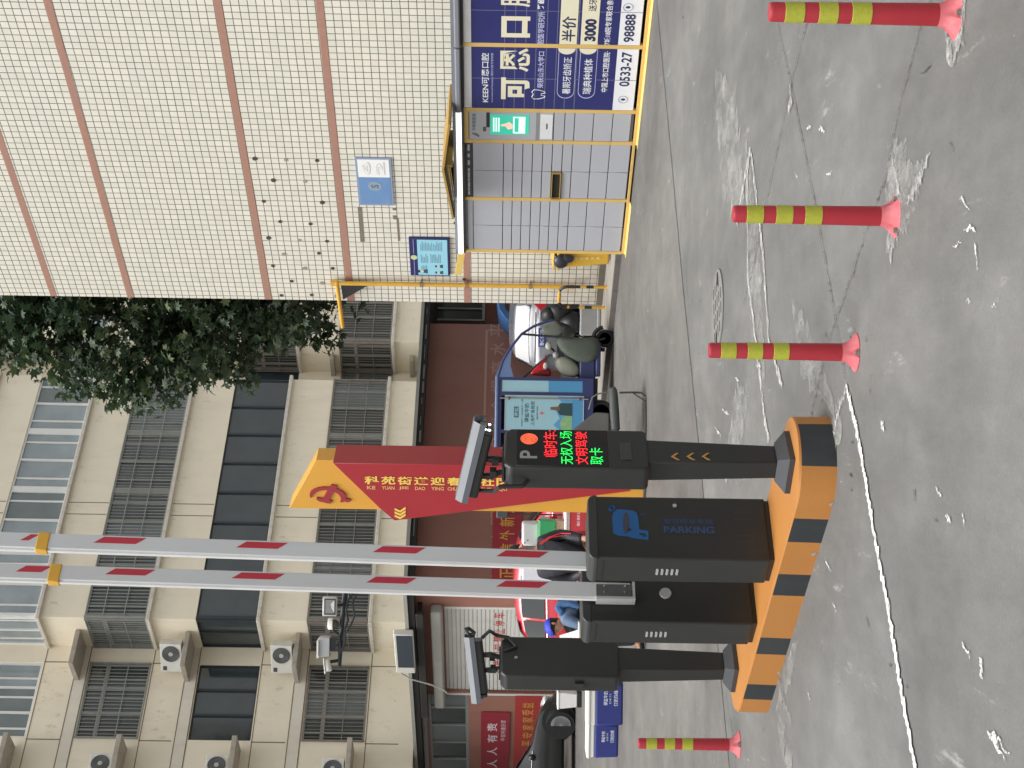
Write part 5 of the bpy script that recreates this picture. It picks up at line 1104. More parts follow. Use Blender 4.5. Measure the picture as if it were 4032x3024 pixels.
em = [(1180 + x / 9.217, 1880 + y / 9.217) for x, y in ((1150, 235), (1310, 262), (1365, 290), (1350, 370), (1440, 420), (1540, 475), (1630, 550), (1688, 625), (1680, 760), (1740, 742), (1800, 755), (1860, 800), (1835, 850), (1760, 875), (1690, 868), (1640, 838), (1590, 862), (1530, 880), (1462, 868), (1500, 800), (1490, 690), (1440, 610), (1370, 545), (1290, 508), (1232, 510), (1190, 580), (1085, 770), (1100, 810), (1195, 835), (1165, 880), (1130, 925), (980, 905), (830, 865), (700, 835), (605, 765), (625, 700), (720, 715), (840, 735), (890, 660), (1000, 470), (1000, 432), (880, 435), (740, 455), (620, 500), (520, 570), (450, 640), (425, 720), (400, 715), (366, 640), (375, 540), (410, 470), (520, 400), (660, 350), (800, 325), (960, 325), (1100, 325))]
MB().prism([pp(*q) for q in em], -.02, 0).build('emblem', mat('emblem_red', (152, 44, 54), .45, var=.05), py)
for k in range(3):
    a = [(1550 + 15 * k, 1998), (1557 + 15 * k, 2008), (1566 + 15 * k, 2018)]
cv = []
for k in range(3):
    b0 = [(1120 + (1150 + 42 * 0) / 2.665, 0)]
    o = 1150 + 0; x_ = lambda d: 1120 + d / 2.665; y_ = lambda d: 1750 + d / 2.665
    top = [(1152 + 5, 665 + 34 * k), (1215, 690 + 34 * k), (1272, 655 + 34 * k)]
    pts = [(x_(a), y_(b_)) for a, b_ in top] + [(x_(a), y_(b_ + 22)) for a, b_ in top[::-1]]
    MB().prism([pp(*q, YD) for q in pts], YD - .008, YD).build('chevron', PGD, py)
MB().box(xL - .12, xR + .1, -.12, .42, 0, .03).build('footing', mat('footing_dark', (70, 66, 60), .9), py)
# ================================================================== CCTV pole with crossarm
PD = 16.0
c_ = at(1365, 2306, PD); CF = Fr(c_.x, PD, 0)
cp = lambda x, y, d=0: CF.px(x, y, d)
PK = mat('pole_black', (40, 43, 46), .5, var=.15, vs=6); CWH = mat('cctv_white', (226, 224, 216), .4, var=.04)
cc = thing('camera_pole', 'thin black camera pole with a crossarm carrying floodlight, cameras and cables', 'camera pole', CF)
zt2 = cp(1320, 2310)[1]
MB().cyl((0, 0, 0), (0, 0, zt2), .055, .05, 16).build('pole', PK, cc, smooth=True); MB().box(-.14, .14, -.14, .14, 0, .02).build('base_plate', PK, cc)
a = cp(1362, 2320); b_ = cp(1336, 2622)
MB().tube([(0, 0, a[1]), (b_[0] * .5, 0, (a[1] + b_[1]) / 2 + .01), (b_[0], 0, b_[1])], [.03, .026, .022], 12).build('crossarm', PK, cc, smooth=True)
for off, pts in ((-.03, ((1395, 2335), (1372, 2360), (1364, 2400), (1372, 2440), (1360, 2475), (1352, 2520))), (-.035, ((1408, 2330), (1390, 2370), (1397, 2425), (1382, 2460), (1360, 2495), (1358, 2535), (1340, 2570))), (-.03, ((1348, 2470), (1338, 2505), (1342, 2550), (1336, 2590)))):
    MB().tube([(cp(*q)[0], off, cp(*q)[1]) for q in pts], .011, 7).build('cable', PK, cc, smooth=True)
f0, f1 = cp(1333, 2343), cp(1277, 2417)
fl_ = MB().box(f1[0], f0[0], -.16, -.08, f0[1], f1[1]).build('floodlight', mat('flood_rim', (190, 190, 186), .4, metal=.4), cc, bevel=.006)
MB().box(f1[0] + .016, f0[0] - .016, -.163, -.158, f0[1] + .012, f1[1] - .018).build('reflector_well', mat('flood_black', (34, 34, 34), .5), fl_)
MB().box(f1[0] + .03, f0[0] - .026, -.166, -.161, f0[1] + .022, f1[1] - .028).build('reflector', mat('flood_reflector', (148, 148, 146), .25, metal=.4, var=.2, vs=6), fl_)
MB().prism([(f1[0] + .04, f0[1] + .024), (f0[0] - .03, f0[1] + .024), (f0[0] - .07, f0[1] + .06), (f1[0] + .08, f0[1] + .05)], -.169, -.166).build('bright_facet', mat('flood_bright', (226, 226, 224), .2, metal=.3), fl_)
MB().tube([((f0[0] + f1[0]) / 2, -.08, (f0[1] + f1[1]) / 2), ((f0[0] + f1[0]) / 2, 0, a[1])], .018, 8).build('stem', PK, fl_)
d = cp(1318, 2454); dm = MB(); dm.lathe([(.0, .05), (.055, .05), (.062, .035), (.062, .0)][::-1], 20, (d[0], -.04, d[1] + .015)); do = dm.build('dome_camera', CWH, cc, smooth=True)
MB().ball((d[0], -.04, d[1] + .012), (.05, .05, .06), 16, 10).build('dome_glass', mat('dome_glass', (66, 66, 66), .12, spec=.9, var=.2), do, smooth=True)
q = cp(1336, 2500); MB().tube([(d[0], -.03, d[1] + .065), (d[0] - .04, -.02, d[1] + .05), (q[0], 0, q[1])], .012, 7).build('dome_arm', PK, do, smooth=True)
j0, j1 = cp(1300, 2582), cp(1258, 2506)
jb = MB().box(j0[0], j1[0], -.07, .07, j0[1], j1[1]).build('junction_box', mat('box_light_grey', (170, 172, 172), .5, var=.06), cc, bevel=.006)
MB().box(j0[0] - .01, j1[0] - .03, -.09, .09, j1[1], j1[1] + .018).build('junction_cover', CWH, jb)
e0, e1 = cp(1312, 2560), cp(1290, 2510); MB().box(e0[0], e1[0], -.05, .05, e0[1] - .02, e1[1]).build('power_supply', PK, jb, bevel=.004)
bq0, bq1 = cp(1288, 2596), cp(1298, 2636)
bc = MB().tube([(bq0[0], -.05, bq0[1] + .0), (bq1[0], -.09, bq1[1])], .034, 14).build('bullet_camera', CWH, cc, smooth=True)
MB().beam((bq0[0] + .02, -.05, bq0[1] + .03), (bq1[0] - .03, -.09, bq1[1] + .036), .085, .012, (0, 1, .1)).build('camera_hood', CWH, bc, bevel=.004)
q = cp(1336, 2600); MB().tube([(q[0], 0, q[1]), (q[0] - .01, -.03, q[1] + .08), (bq0[0] - .01, -.04, bq0[1] - .0)], .018, 8).build('camera_arm', PK, bc, smooth=True)
# ================================================================== cars
PAINT = {}
def car_paint(name, c): return mat(name, c, .28, var=.04, vs=2, coat=.8, spec=.5)
CGL = glass('car_glass', (34, 38, 38), .05); TYR = mat('tyre_rubber', (27, 27, 28), .85, var=.2, vs=20); RIM = mat('rim_alloy', (172, 174, 176), .3, metal=.7, var=.08); TRM = mat('trim_black', (28, 29, 30), .5); CHT = mat('trim_chrome', (196, 198, 198), .18, metal=.9); TLR = mat('tail_lamp_red', (196, 34, 44), .2, var=.2, vs=14, coat=.6); HLC = mat('head_lamp_clear', (206, 210, 214), .12, spec=.8)
def car(label, fr, paint, L=4.2, Wd=1.76, H=1.5, kind='hatch', detail=True, steer=0):
    t = thing('parked_car', label, 'car', fr)
    hw = Wd / 2
    if kind == 'suv':
        belt = [(0, .72), (.02, .98), (.08, 1.05), (.35, 1.03), (.62, 1.0), (.70, .98), (.80, .95), (.9, .87), (.965, .74), (1, .48)]
        roof = [(0, .74), (.02, 1.0), (.06, 1.15), (.14, 1.55), (.3, 1.66), (.45, 1.66), (.55, 1.56), (.70, 1.02), (.8, .985), (.9, .9), (.965, .76), (1, .5)]
    elif kind == 'mpv':
        belt = [(0, .72), (.02, .98), (.08, 1.05), (.35, 1.03), (.62, 1.0), (.74, .98), (.82, .93), (.9, .84), (.965, .68), (1, .42)]
        roof = [(0, .74), (.02, 1.0), (.06, 1.2), (.14, 1.6), (.3, 1.68), (.48, 1.66), (.56, 1.56), (.75, 1.02), (.82, .95), (.9, .86), (.965, .70), (1, .44)]
    elif kind == 'sedan':
        belt = [(0, .6), (.015, .86), (.05, .98), (.16, 1.0), (.4, .95), (.66, .92), (.72, .9), (.9, .76), (.97, .62), (1, .42)]
        roof = [(0, .62), (.015, .88), (.05, 1.02), (.14, 1.06), (.26, 1.36), (.4, 1.45), (.5, 1.43), (.58, 1.33), (.72, .94), (.9, .8), (.97, .64), (1, .44)]
    else:
        belt = [(0, .55), (.02, .86), (.1, .93), (.3, .95), (.6, .89), (.73, .87), (.82, .83), (.93, .7), (1, .45)]
        roof = [(0, .57), (.02, .92), (.06, 1.22), (.12, 1.42), (.22, 1.51), (.35, 1.545), (.5, 1.50), (.62, 1.22), (.73, .91), (.82, .86), (.93, .72), (1, .47)]
    def ip(c, x):
        for (a, b_), (c1, d1) in zip(c, c[1:]):
            if a <= x <= c1: return b_ + (d1 - b_) * (x - a) / (c1 - a + 1e-9)
    xs = sorted(set([q[0] for q in belt] + [q[0] for q in roof] + [k / 24 for k in range(25)]))
    rows = []
    for f in xs:
        x = (f - .5) * L; zb_, zr_ = ip(belt, f), ip(roof, f)
        end = min(1, min(f, 1 - f) / .1); wm = hw * (.80 + .20 * math.sin(end * math.pi / 2)); lo = .24 + .10 * (1 - end)
        cab = min(1, max(0, (zr_ - zb_) / .35)); wr = wm * (.93 - .2 * cab)
        pts = [(0, lo), (wm * .82, lo), (wm * .97, lo + .1), (wm, lo + .28), (wm * .985, zb_ - .12), (wm * .955, zb_), (wr, zr_ - .035 * (1 - .4 * cab)), (wr * .72, zr_ + .0), (0, zr_ + .022)]
        rows.append((x, pts, f, cab))
    mb = MB(); n = len(rows[0][1]); m = 2 * n - 2
    for x, pts, f, cab in rows:
        ringv = [(x, -p[0], p[1]) for p in pts] + [(x, p[0], p[1]) for p in pts[-2:0:-1]]
        mb.v += ringv
    for i in range(len(rows) - 1):
        for k in range(m): mb.f.append([i * m + k, i * m + (k + 1) % m, (i + 1) * m + (k + 1) % m, (i + 1) * m + k]); mb.mi.append(0)
    mb.f.append(list(range(m))); mb.mi.append(0); mb.f.append(list(range((len(rows) - 1) * m, len(rows) * m))[::-1]); mb.mi.append(0)
    body = mb.build('body', paint, t, sub=1)
    # side glass
    cabin = [r for r in rows if r[3] > .3]
    f0, f1 = cabin[0][2], cabin[-1][2]
    def side_pt(f, u, sgn, o=.012):
        x = (f - .5) * L
        for r0, r1 in zip(rows, rows[1:]):
            if r0[2] <= f <= r1[2]:
                w = (f - r0[2]) / (r1[2] - r0[2] + 1e-9); q = [(a[0] + (b_[0] - a[0]) * w, a[1] + (b_[1] - a[1]) * w) for a, b_ in zip(r0[1], r1[1])]; break
        a, b_ = q[5], q[6]; return (x, sgn * (a[0] + (b_[0] - a[0]) * u + o), a[1] + (b_[1] - a[1]) * u)
    splits = [(f0 + .005, f0 + (f1 - f0) * .22), (f0 + (f1 - f0) * .24, f0 + (f1 - f0) * .54), (f0 + (f1 - f0) * .565, f1 - .02)]
    for sgn in (-1, 1):
        for a, b_ in splits:
            mb = MB(); N_ = 7; vs = []
            for k in range(N_ + 1):
                f = a + (b_ - a) * k / N_; vs += [side_pt(f, .1, sgn), side_pt(f, .84, sgn)]
            mb.add(vs, [(2 * k, 2 * k + 2, 2 * k + 3, 2 * k + 1) for k in range(N_)]); mb.build('side_window', CGL, t, smooth=True)
        if detail:
            MB().tube([side_pt(f0 + (f1 - f0) * k / 12, .03, sgn, .016) for k in range(13)], .008, 5).build('belt_trim', CHT, t)
            for a, b_ in splits[1:]:
                p = side_pt(a + .03, -.35, sgn, .03); MB().box(p[0] - .08, p[0] + .08, p[1] - .015, p[1] + .015, p[2] - .012, p[2] + .012).build('door_handle', paint if kind != 'suv' else CHT, t, bevel=.006)
        p = side_pt(f1 - .03, .12, sgn, .1); mm = MB().ball(p, (.075, .1, .07), 14, 9).build('wing_mirror', paint, t, smooth=True)
    # screens front and rear
    def cross(fa, fb, name):
        mb = MB(); vs = []; N_ = 6
        for k in range(N_ + 1):
            f = fa + (fb - fa) * k / N_
            for r0, r1 in zip(rows, rows[1:]):
                if r0[2] <= f <= r1[2]:
                    w = (f - r0[2]) / (r1[2] - r0[2] + 1e-9); q = [(a[0] + (b_[0] - a[0]) * w, a[1] + (b_[1] - a[1]) * w) for a, b_ in zip(r0[1], r1[1])]; break
            x = (f - .5) * L; o = .012
            vs += [(x, -q[6][0] * .93, q[6][1] + o + .008), (x, -q[7][0], q[7][1] + o + .004), (x, 0, q[8][1] + o), (x, q[7][0], q[7][1] + o + .004), (x, q[6][0] * .93, q[6][1] + o + .008)]
        mb.add(vs, [(5 * k + j, 5 * k + j + 1, 5 * k + j + 6, 5 * k + j + 5) for k in range(N_) for j in range(4)]); mb.build(name, CGL, t, smooth=True)
    tops = {'suv': ((.565, .69), (.065, .13)), 'mpv': ((.57, .74), (.065, .13)), 'sedan': ((.585, .71), (.15, .255)), 'hatch': ((.53, .715), (.085, .165))}[kind]
    cross(*tops[0], 'windscreen'); cross(*tops[1], 'rear_screen')
    # wheels
    wr_ = {'suv': .36, 'mpv': .345, 'sedan': .32, 'hatch': .3}[kind]
    for fx_ in (.19, .855 if kind == 'mpv' else .815):
        for sgn in (-1, 1):
            x = (fx_ - .5) * L; y = sgn * (hw - .10)
            MB().cyl((x, sgn * (hw * .55), wr_ + .03), (x, sgn * (hw + .004), wr_ + .03), wr_ * 1.17, n=36).build('wheel_arch', TRM, t)
            wh = MB().lathe([(wr_ * .62, -.11), (wr_ * .93, -.11), (wr_, -.07), (wr_, .07), (wr_ * .93, .11), (wr_ * .62, .11)], 36, (x, y + sgn * .02, wr_), 'y').build('wheel', TYR, t, smooth=True)
            rm = MB(); yo_ = y + sgn * .125
            rm.lathe([(wr_ * .60, -.02), (wr_ * .66, -.02), (wr_ * .66, .012), (wr_ * .60, .012), (wr_ * .60, -.02)], 32, (x, yo_, wr_), 'y')
            rm.cyl((x, yo_ - .02, wr_), (x, yo_ + .016, wr_), wr_ * .14, n=16)
            for k in range(10):
                a = 2 * math.pi * k / 10 + .1; rm.beam((x + .1 * wr_ * math.cos(a), yo_, wr_ + .1 * wr_ * math.sin(a)), (x + .62 * wr_ * math.cos(a + .06), yo_, wr_ + .62 * wr_ * math.sin(a + .06)), wr_ * .085, .02, (-math.sin(a), 0, math.cos(a)))
            if steer and fx_ > .5:
                for bb in (rm,):
                    bb.v = [(x + (v[0] - x) * math.cos(steer) - (v[1] - y) * math.sin(steer), y + (v[0] - x) * math.sin(steer) + (v[1] - y) * math.cos(steer), v[2]) for v in bb.v]
                for vv in wh.data.vertices: vx, vy = vv.co.x - x, vv.co.y - y; vv.co.x = x + vx * math.cos(steer) - vy * math.sin(steer); vv.co.y = y + vx * math.sin(steer) + vy * math.cos(steer)
            rm.build('rim', RIM, wh); MB().cyl((x, yo_ - sgn * .03, wr_), (x, yo_ - sgn * .025, wr_), wr_ * .6, n=28).build('brake_well', TRM, wh)
    for sgn in (-1, 1):
        MB().ball(((.952 - .5) * L, sgn * hw * .70, .70 if kind != 'suv' else .80), (.16, .17, .075), 14, 9).build('headlight', HLC, t, smooth=True)
    MB().box(-L / 2 - .012, -L / 2 + .1, -hw * .72, hw * .72, .36, .56).build('rear_bumper', paint if kind == 'sedan' else TRM, t, bevel=.03)
    MB().box(L / 2 - .08, L / 2 + .006, -hw * .6, hw * .6, .3, .46).build('grille', TRM, t, bevel=.02)
    return t, rows
# grey sedan, its rear towards us, half behind the tiled wall
gq = at(2140, 1328, 36.5); GF = Fr(gq.x, 36.5, R(76))     # frame at its rear plate
GC = Fr(*GF.l2w(2.28, 0, 0)[:2], GF.yaw)
GP = car_paint('car_grey_paint', (120, 124, 132))
gc, _ = car('grey saloon car seen from behind, partly hidden by the tiled wall corner', GC, GP, 4.5, 1.84, 1.6, 'suv')
for sgn in (-1, 1):
    MB().prism([(sgn * .44, .80), (sgn * .62, .92), (sgn * .80, 1.10), (sgn * .90, 1.14), (sgn * .91, .80)], -2.335, -2.12, 'x').build('tail_light', TLR, gc, bevel=.015)
MB().box(-2.335, -2.27, -.6, .6, 1.03, 1.065).build('boot_trim', CHT, gc)
pm = MB().box(-2.345, -2.27, -.22, .22, .82, .98).build('number_plate', mat('plate_blue', (58, 76, 150), .4), gc, bevel=.006)
tm = text_into(MB(), '鲁C·5K27', -.19, .85, .19, .95, 0, .01); tm.v = [(-2.348, -v[0], v[2]) for v in tm.v]; tm.build('plate_text', mat('plate_white', (226, 230, 236), .5), pm)
# red hatchback in front of the shop
rq = at(2120, 2135, 28.0); RF = Fr(rq.x, 28.0, R(-4))
RP = car_paint('car_red_paint', (206, 40, 58))
car('red hatchback parked side-on in front of the maroon shop', RF, RP, 4.0, 1.7, 1.5, 'hatch')
# black car at the left edge, beside the shop's side wall
bqx = gp(2266, 2842); BKF = SW
hd_ = R(15)
fxw = (.855 - .5) * 4.6
BC = Fr(bqx[0] - fxw * math.cos(hd_) - .82 * math.sin(hd_), bqx[1] - fxw * math.sin(hd_) + .82 * math.cos(hd_), hd_)
BP = car_paint('car_black_paint', (30, 31, 32))
car('black car with alloy wheels parked beside the red banners at the left', BC, BP, 4.6, 1.84, 1.68, 'mpv', steer=-.6)
# ================================================================== delivery tricycle
tg = gp(2420, 1336); TR = Fr(tg[0], tg[1], R(0)); tq = lambda x, y, d=0: TR.px(x, y, d)
TB = mat('trike_blue', (44, 52, 96), .45, var=.15, vs=5, dirt=.3, dcol=(60, 60, 74), ds=5); TBL = mat('trike_roof_blue', (92, 112, 150), .45, var=.15, vs=4); TK = mat('trike_black', (34, 35, 38), .55, var=.2, vs=8); PAN = mat('poster_sky', (142, 180, 190), .35, var=.05, vs=2); PANB = mat('poster_blue', (74, 136, 176), .35, var=.08, vs=2); PVC = mat('poster_dark', (38, 64, 66), .5); CLOTH = mat('rain_cover_green', (74, 82, 72), .75, var=.25, vs=5, bump=.3, bs=9); CLO2 = mat('rain_cover_grey', (138, 140, 126), .75, var=.2, vs=6)
tr_ = thing('cargo_tricycle', 'blue cargo tricycle with a roofed box carrying sky blue milk posters', 'tricycle', TR)
# box body: near side Y = -.05 .. far side .95
c0, c1 = tq(1963, 1484), tq(2330, 1900); zt_, zb_ = c0[1], c1[1]; x1 = c0[0]; x0 = tq(2100, 1830)[0]; Y0, Y1 = -.12, .92
MB().box(x0, x1, Y0 + .02, Y1 - .02, zb_, zb_ + .06).box(x0, x1, Y1 - .04, Y1, zb_, zt_).box(x0, x0 + .03, Y0 + .02, Y1, zb_, zt_).box(x1 - .03, x1, Y0 + .03, Y1, zb_ + .0, zb_ + .45).build('cargo_box', TB, tr_)
MB().box(x0 - .03, x1 + .02, Y0 - .03, Y1 + .03, zt_ - .005, zt_ + .05).build('roof', TBL, tr_, bevel=.02)
def yrow(y): return tq(2150, y)[0]
pa0, pa1 = yrow(1543), yrow(1495)          # front small panel
fm = MB(); zp0, zp1 = tq(2292, 1515)[1], tq(1976, 1500)[1]
for a, b_ in ((x1 - .05, x1), (yrow(1560), yrow(1544)), (yrow(1705), yrow(1692)), (x0, x0 + .05)): fm.box(a, b_, Y0 - .012, Y0 + .03, zb_, zt_)
fm.box(x0, x1, Y0 - .01, Y0 + .028, zp1 + .002, zt_); fm.box(x0, x1, Y0 - .01, Y0 + .028, zb_, zp0 - .002); fm.build('side_frame', TB, tr_, bevel=.005)
MB().box(yrow(1544), x1 - .05, Y0, Y0 + .012, zp0, zp1).build('front_poster', PAN, tr_)
pb_ = MB().box(yrow(1544) + .002, x1 - .052, Y0 - .002, Y0 - .0005, zp0, zp0 + (zp1 - zp0) * .42).build('poster_lower', PANB, tr_)
zq0, zq1 = tq(2294, 1620)[1], tq(1990, 1620)[1]; xq0, xq1 = yrow(1692), yrow(1560)
ps = MB().box(xq0, xq1, Y0 - .02, Y0 - .008, zq0, zq1).build('side_poster', PAN, tr_)
pe_ = MB(); w = .012
for q in ((xq0 - w, xq0, zq0 - w, zq1 + w), (xq1, xq1 + w, zq0 - w, zq1 + w)): pe_.box(q[0], q[1], Y0 - .024, Y0 - .006, q[2], q[3])
for q in ((zq0 - w, zq0), (zq1, zq1 + w)): pe_.box(xq0, xq1, Y0 - .024, Y0 - .006, q[0], q[1])
pe_.build('poster_frame', mat('poster_frame_pale', (170, 178, 178), .4), ps)
U = lambda f: xq0 + (xq1 - xq0) * f; V = lambda f: zq0 + (zq1 - zq0) * f
MB().box(U(0), U(1), Y0 - .0215, Y0 - .0202, zq0, V(.14)).build('poster_lower', PANB, ps)
MB().prism([(U(0), V(.14)), (U(1), V(.14)), (U(1), V(.33)), (U(.82), V(.28)), (U(.6), V(.36)), (U(.35), V(.3)), (U(.15), V(.38)), (U(0), V(.3))], Y0 - .0222, Y0 - .0203).build('poster_hills', mat('poster_hill', (84, 146, 184), .4, var=.15), ps)
MB().prism([(U(0), V(.14)), (U(.45), V(.14)), (U(.4), V(.26)), (U(.2), V(.3)), (U(0), V(.27))], Y0 - .0232, Y0 - .0223).build('poster_meadow', mat('poster_green', (126, 164, 118), .5, var=.3, vs=20), ps)
MB().prism([(U(.42), V(.14)), (U(.8), V(.14)), (U(.8), V(.3)), (U(.6), V(.34)), (U(.45), V(.3))], Y0 - .0245, Y0 - .0234).build('poster_jar', PVC, ps)
MB().prism([(U(.58), V(.3)), (U(.7), V(.3)), (U(.68), V(.42)), (U(.6), V(.42))], Y0 - .0255, Y0 - .0246).build('poster_figure', mat('poster_brown', (104, 78, 62), .5), ps)
INK = mat('poster_ink', (62, 96, 108), .5)
MB().box(U(.36), U(.68), Y0 - .0215, Y0 - .0202, V(.83), V(.89)).build('poster_logo', PVC, ps); text('poster_lettering', '得益', U(.38), V(.835), U(.66), V(.885), Y0 - .022, PAN, ps, .02)
for body, a, b_, c, d_ in (('得益牛奶', .22, .78, .695, .755), ('上合峰会指定', .12, .85, .625, .675), ('新鲜每一天品质每一滴', .1, .9, .775, .795), ('送奶到户热线', .3, .7, .58, .6)): text('poster_lettering', body, U(a), V(c), U(b_), V(d_), Y0 - .0215, INK, ps, .02)
MB().prism([(U(.45), V(.53)), (U(.5), V(.5)), (U(.55), V(.53)), (U(.5), V(.56))], Y0 - .0215, Y0 - .0202).build('poster_seal', mat('seal_red', (200, 84, 90), .5), ps)
MB().tube([(U(.93), Y0 - .035, zq1 + .09), (U(.93), Y0 - .035, zq0 - .08)], .011, 8).build('latch_rod', mat('rod_steel', (150, 152, 150), .4, metal=.5), tr_); 
for z in (zq1 - .05, zq0 + .06): MB().ball((U(.93), Y0 - .04, z), .026, 10, 7).build('latch_knob', mat('knob_brown', (104, 70, 64), .5), tr_)
# cab: roof front, windscreen hoop, dashboard cover
def tpt(x, y, d): p = tq(x, y, d); return (p[0], d, p[1])
for d_ in (Y0, Y1 - .1):
    MB().tube([tpt(1958, 1490, d_), tpt(1980, 1420, d_), tpt(2008, 1372, d_), tpt(2054, 1315, d_), tpt(2099, 1286, d_), tpt(2150, 1267, d_), tpt(2178, 1261, d_)], .022, 10).build('hoop', TB, tr_, smooth=True)
    MB().tube([tpt(2054, 1315, d_), tpt(2160, 1324, d_), tpt(2262, 1330, d_)], .018, 8).build('front_stay', TK, tr_, smooth=True)
cf = MB(); q = [(1958, 1484), (1908, 1485), (1905, 1480), (1952, 1420), (2003, 1376), (2012, 1378), (2005, 1440), (1990, 1482)]
cfp = [tpt(x, y, Y0)[::2] for x, y in ((1948, 1485), (1975, 1425), (2006, 1376), (2014, 1378), (2010, 1440), (2022, 1484))]
MB().prism(cfp, Y0 - .012, Y0 + .012).build('roof_cheek', TBL, tr_); MB().prism(cfp, Y1 - .11, Y1 - .09).build('roof_cheek', TBL, tr_)
wsv = MB(); pts = [(1962, 1470), (2008, 1372), (2054, 1315), (2099, 1286), (2150, 1267)]
vs = []
for x, y in pts: a, b_ = tpt(x, y, Y0), tpt(x, y, Y1 - .1); vs += [a, (b_[0], Y1 - .1, a[2])]
wsv.add(vs, [(2 * k, 2 * k + 1, 2 * k + 3, 2 * k + 2) for k in range(len(pts) - 1)])
cm = bpy.data.materials.new('clear_plastic'); cm.use_nodes = True; N = cm.node_tree.nodes; tb2 = N.new('ShaderNodeBsdfTransparent'); gb = N['Principled BSDF']; gb.inputs['Roughness'].default_value = .12; gb.inputs['Base Color'].default_value = (.5, .5, .46, 1); mx2 = N.new('ShaderNodeMixShader'); mx2.inputs[0].default_value = .18
cm.node_tree.links.new(tb2.outputs[0], mx2.inputs[1]); cm.node_tree.links.new(gb.outputs[0], mx2.inputs[2]); cm.node_tree.links.new(mx2.outputs[0], N['Material Output'].inputs[0])
wo = wsv.build('windscreen', cm, tr_, smooth=True)
def lump(mb, pts2, y0, y1, seed, rough=.028):
    """draped cloth: outline in picture points, swollen in the middle"""
    random.seed(seed); P = [tq(x, y, (y0 + y1) / 2) for x, y in pts2]; cxx = sum(p[0] for p in P) / len(P); cz = sum(p[1] for p in P) / len(P); vs = []; L_ = [(0, .0), (.5, .62), (.85, .92), (1, 1.0), (.85, .92), (.5, .62), (0, .0)]
    ym, hd2 = (y0 + y1) / 2, (y1 - y0) / 2; ys = [-1, -.85, -.5, 0, .5, .85, 1]; sc = [.8, .95, 1, 1, 1, .95, .8]; n = len(P)
    for yy, s_ in zip(ys, sc):
        for p in P: vs.append((cxx + (p[0] - cxx) * s_ + random.uniform(-rough, rough), ym + yy * hd2 + random.uniform(-rough, rough), cz + (p[1] - cz) * s_ + random.uniform(-rough, rough)))
    fs = [tuple(range(n))[::-1], tuple(range(6 * n, 7 * n))]
    for j in range(6): fs += [(j * n + i, j * n + (i + 1) % n, (j + 1) * n + (i + 1) % n, (j + 1) * n + i) for i in range(n)]
    return mb.add(vs, fs)
lump(MB(), ((2186, 1335), (2215, 1325), (2260, 1330), (2310, 1328), (2352, 1326), (2364, 1360), (2362, 1400), (2340, 1425), (2300, 1436), (2255, 1420), (2215, 1395), (2195, 1365)), -.1, .55, 2).build('rain_cover', CLOTH, tr_, sub=1)
lump(MB(), ((2185, 1410), (2215, 1402), (2250, 1415), (2285, 1445), (2280, 1480), (2262, 1486), (2235, 1482), (2205, 1470), (2185, 1440)), .0, .6, 5).build('seat_cover', CLO2, tr_, sub=1)
lump(MB(), ((2160, 1268), (2178, 1262), (2208, 1275), (2216, 1310), (2212, 1325), (2150, 1322), (2120, 1306), (2140, 1284)), .0, .5, 8).build('dash_cover', mat('dash_cover_grey', (106, 112, 100), .6, var=.2, vs=6), tr_, sub=1)
hb_ = MB(); hb_.tube([tpt(2150, 1352, .1), tpt(2175, 1375, .2), tpt(2190, 1392, .3), tpt(2178, 1400, .5), tpt(2160, 1398, .7)], .018, 8); hb_.build('handlebar', TK, tr_, smooth=True)
p = tpt(2160, 1362, .1); MB().ball(p, (.07, .05, .055), 12, 8).build('rear_view_mirror', mat('mirror_pale', (176, 176, 160), .3, var=.2, vs=12), tr_, smooth=True)
p = tpt(2188, 1398, .05); MB().ball(p, (.06, .06, .05), 12, 8).build('headlamp', mat('lamp_grey', (150, 152, 148), .25, var=.2), tr_, smooth=True)
p = tpt(2148, 1442, .3); MB().ball(p, (.06, .05, .04), 12, 8).build('white_bag', mat('bag_white', (240, 240, 238), .5), tr_, smooth=True)
a, b_ = tq(2168, 1482, .5), tq(2085, 1450, .5); MB().prism([(a[0], a[1]), (b_[0] + .0, a[1]), (b_[0], a[1] + .12), (a[0] + .02, b_[1])], .3, .8).build('seat_back', mat('seat_red', (150, 28, 44), .6, var=.1), tr_, bevel=.03)
MB().tube([tpt(2044, 1502, .1), tpt(2110, 1440, .1), tpt(2162, 1400, .1)], .018, 8).build('steering_stay', mat('stay_brown', (74, 64, 56), .6), tr_)
fw = tq(2386, 1333, .2); rw = .145
def wheel(x, y, z, r, par):
    w_ = MB().lathe([(r * .66, -.045), (r * .9, -.045), (r, -.02), (r, .02), (r * .9, .045), (r * .66, .045), (r * .66, -.045)], 28, (x, y, z), 'y').build('wheel', TYR, par, smooth=True)
    MB().lathe([(r * .2, -.03), (r * .66, -.02), (r * .66, .02), (r * .2, .03)], 24, (x, y, z), 'y').build('rim', mat('rim_grey', (120, 120, 116), .4, metal=.5), w_)
wheel(fw[0], .2, rw, rw, tr_)
mg = MB(); mg.tube([(fw[0] + (rw + .04) * math.cos(a), .2, rw + (rw + .04) * math.sin(a)) for a in [R(q) for q in range(10, 181, 17)]], .035, 8); mg.build('mudguard', TK, tr_, smooth=True)
MB().box(yrow(1480), yrow(1345), -.02, .5, .22, .3).build('floor', TB, tr_, bevel=.02)
MB().box(x1 - .02, yrow(1395), .0, .6, .3, .56).build('seat_base', TB, tr_, bevel=.03)
for yy in (-.02, .78): wheel(x1 - .55, yy, .2, .2, tr_)
MB().tube([(fw[0], .14, rw), (fw[0] - .08, .14, .4), (fw[0] - .18, .2, .75)], .02, 8).build('fork', TK, tr_, smooth=True)
MB().box(x0 + .1, x1, 0, .8, .26, zb_).build('chassis', TK, tr_)
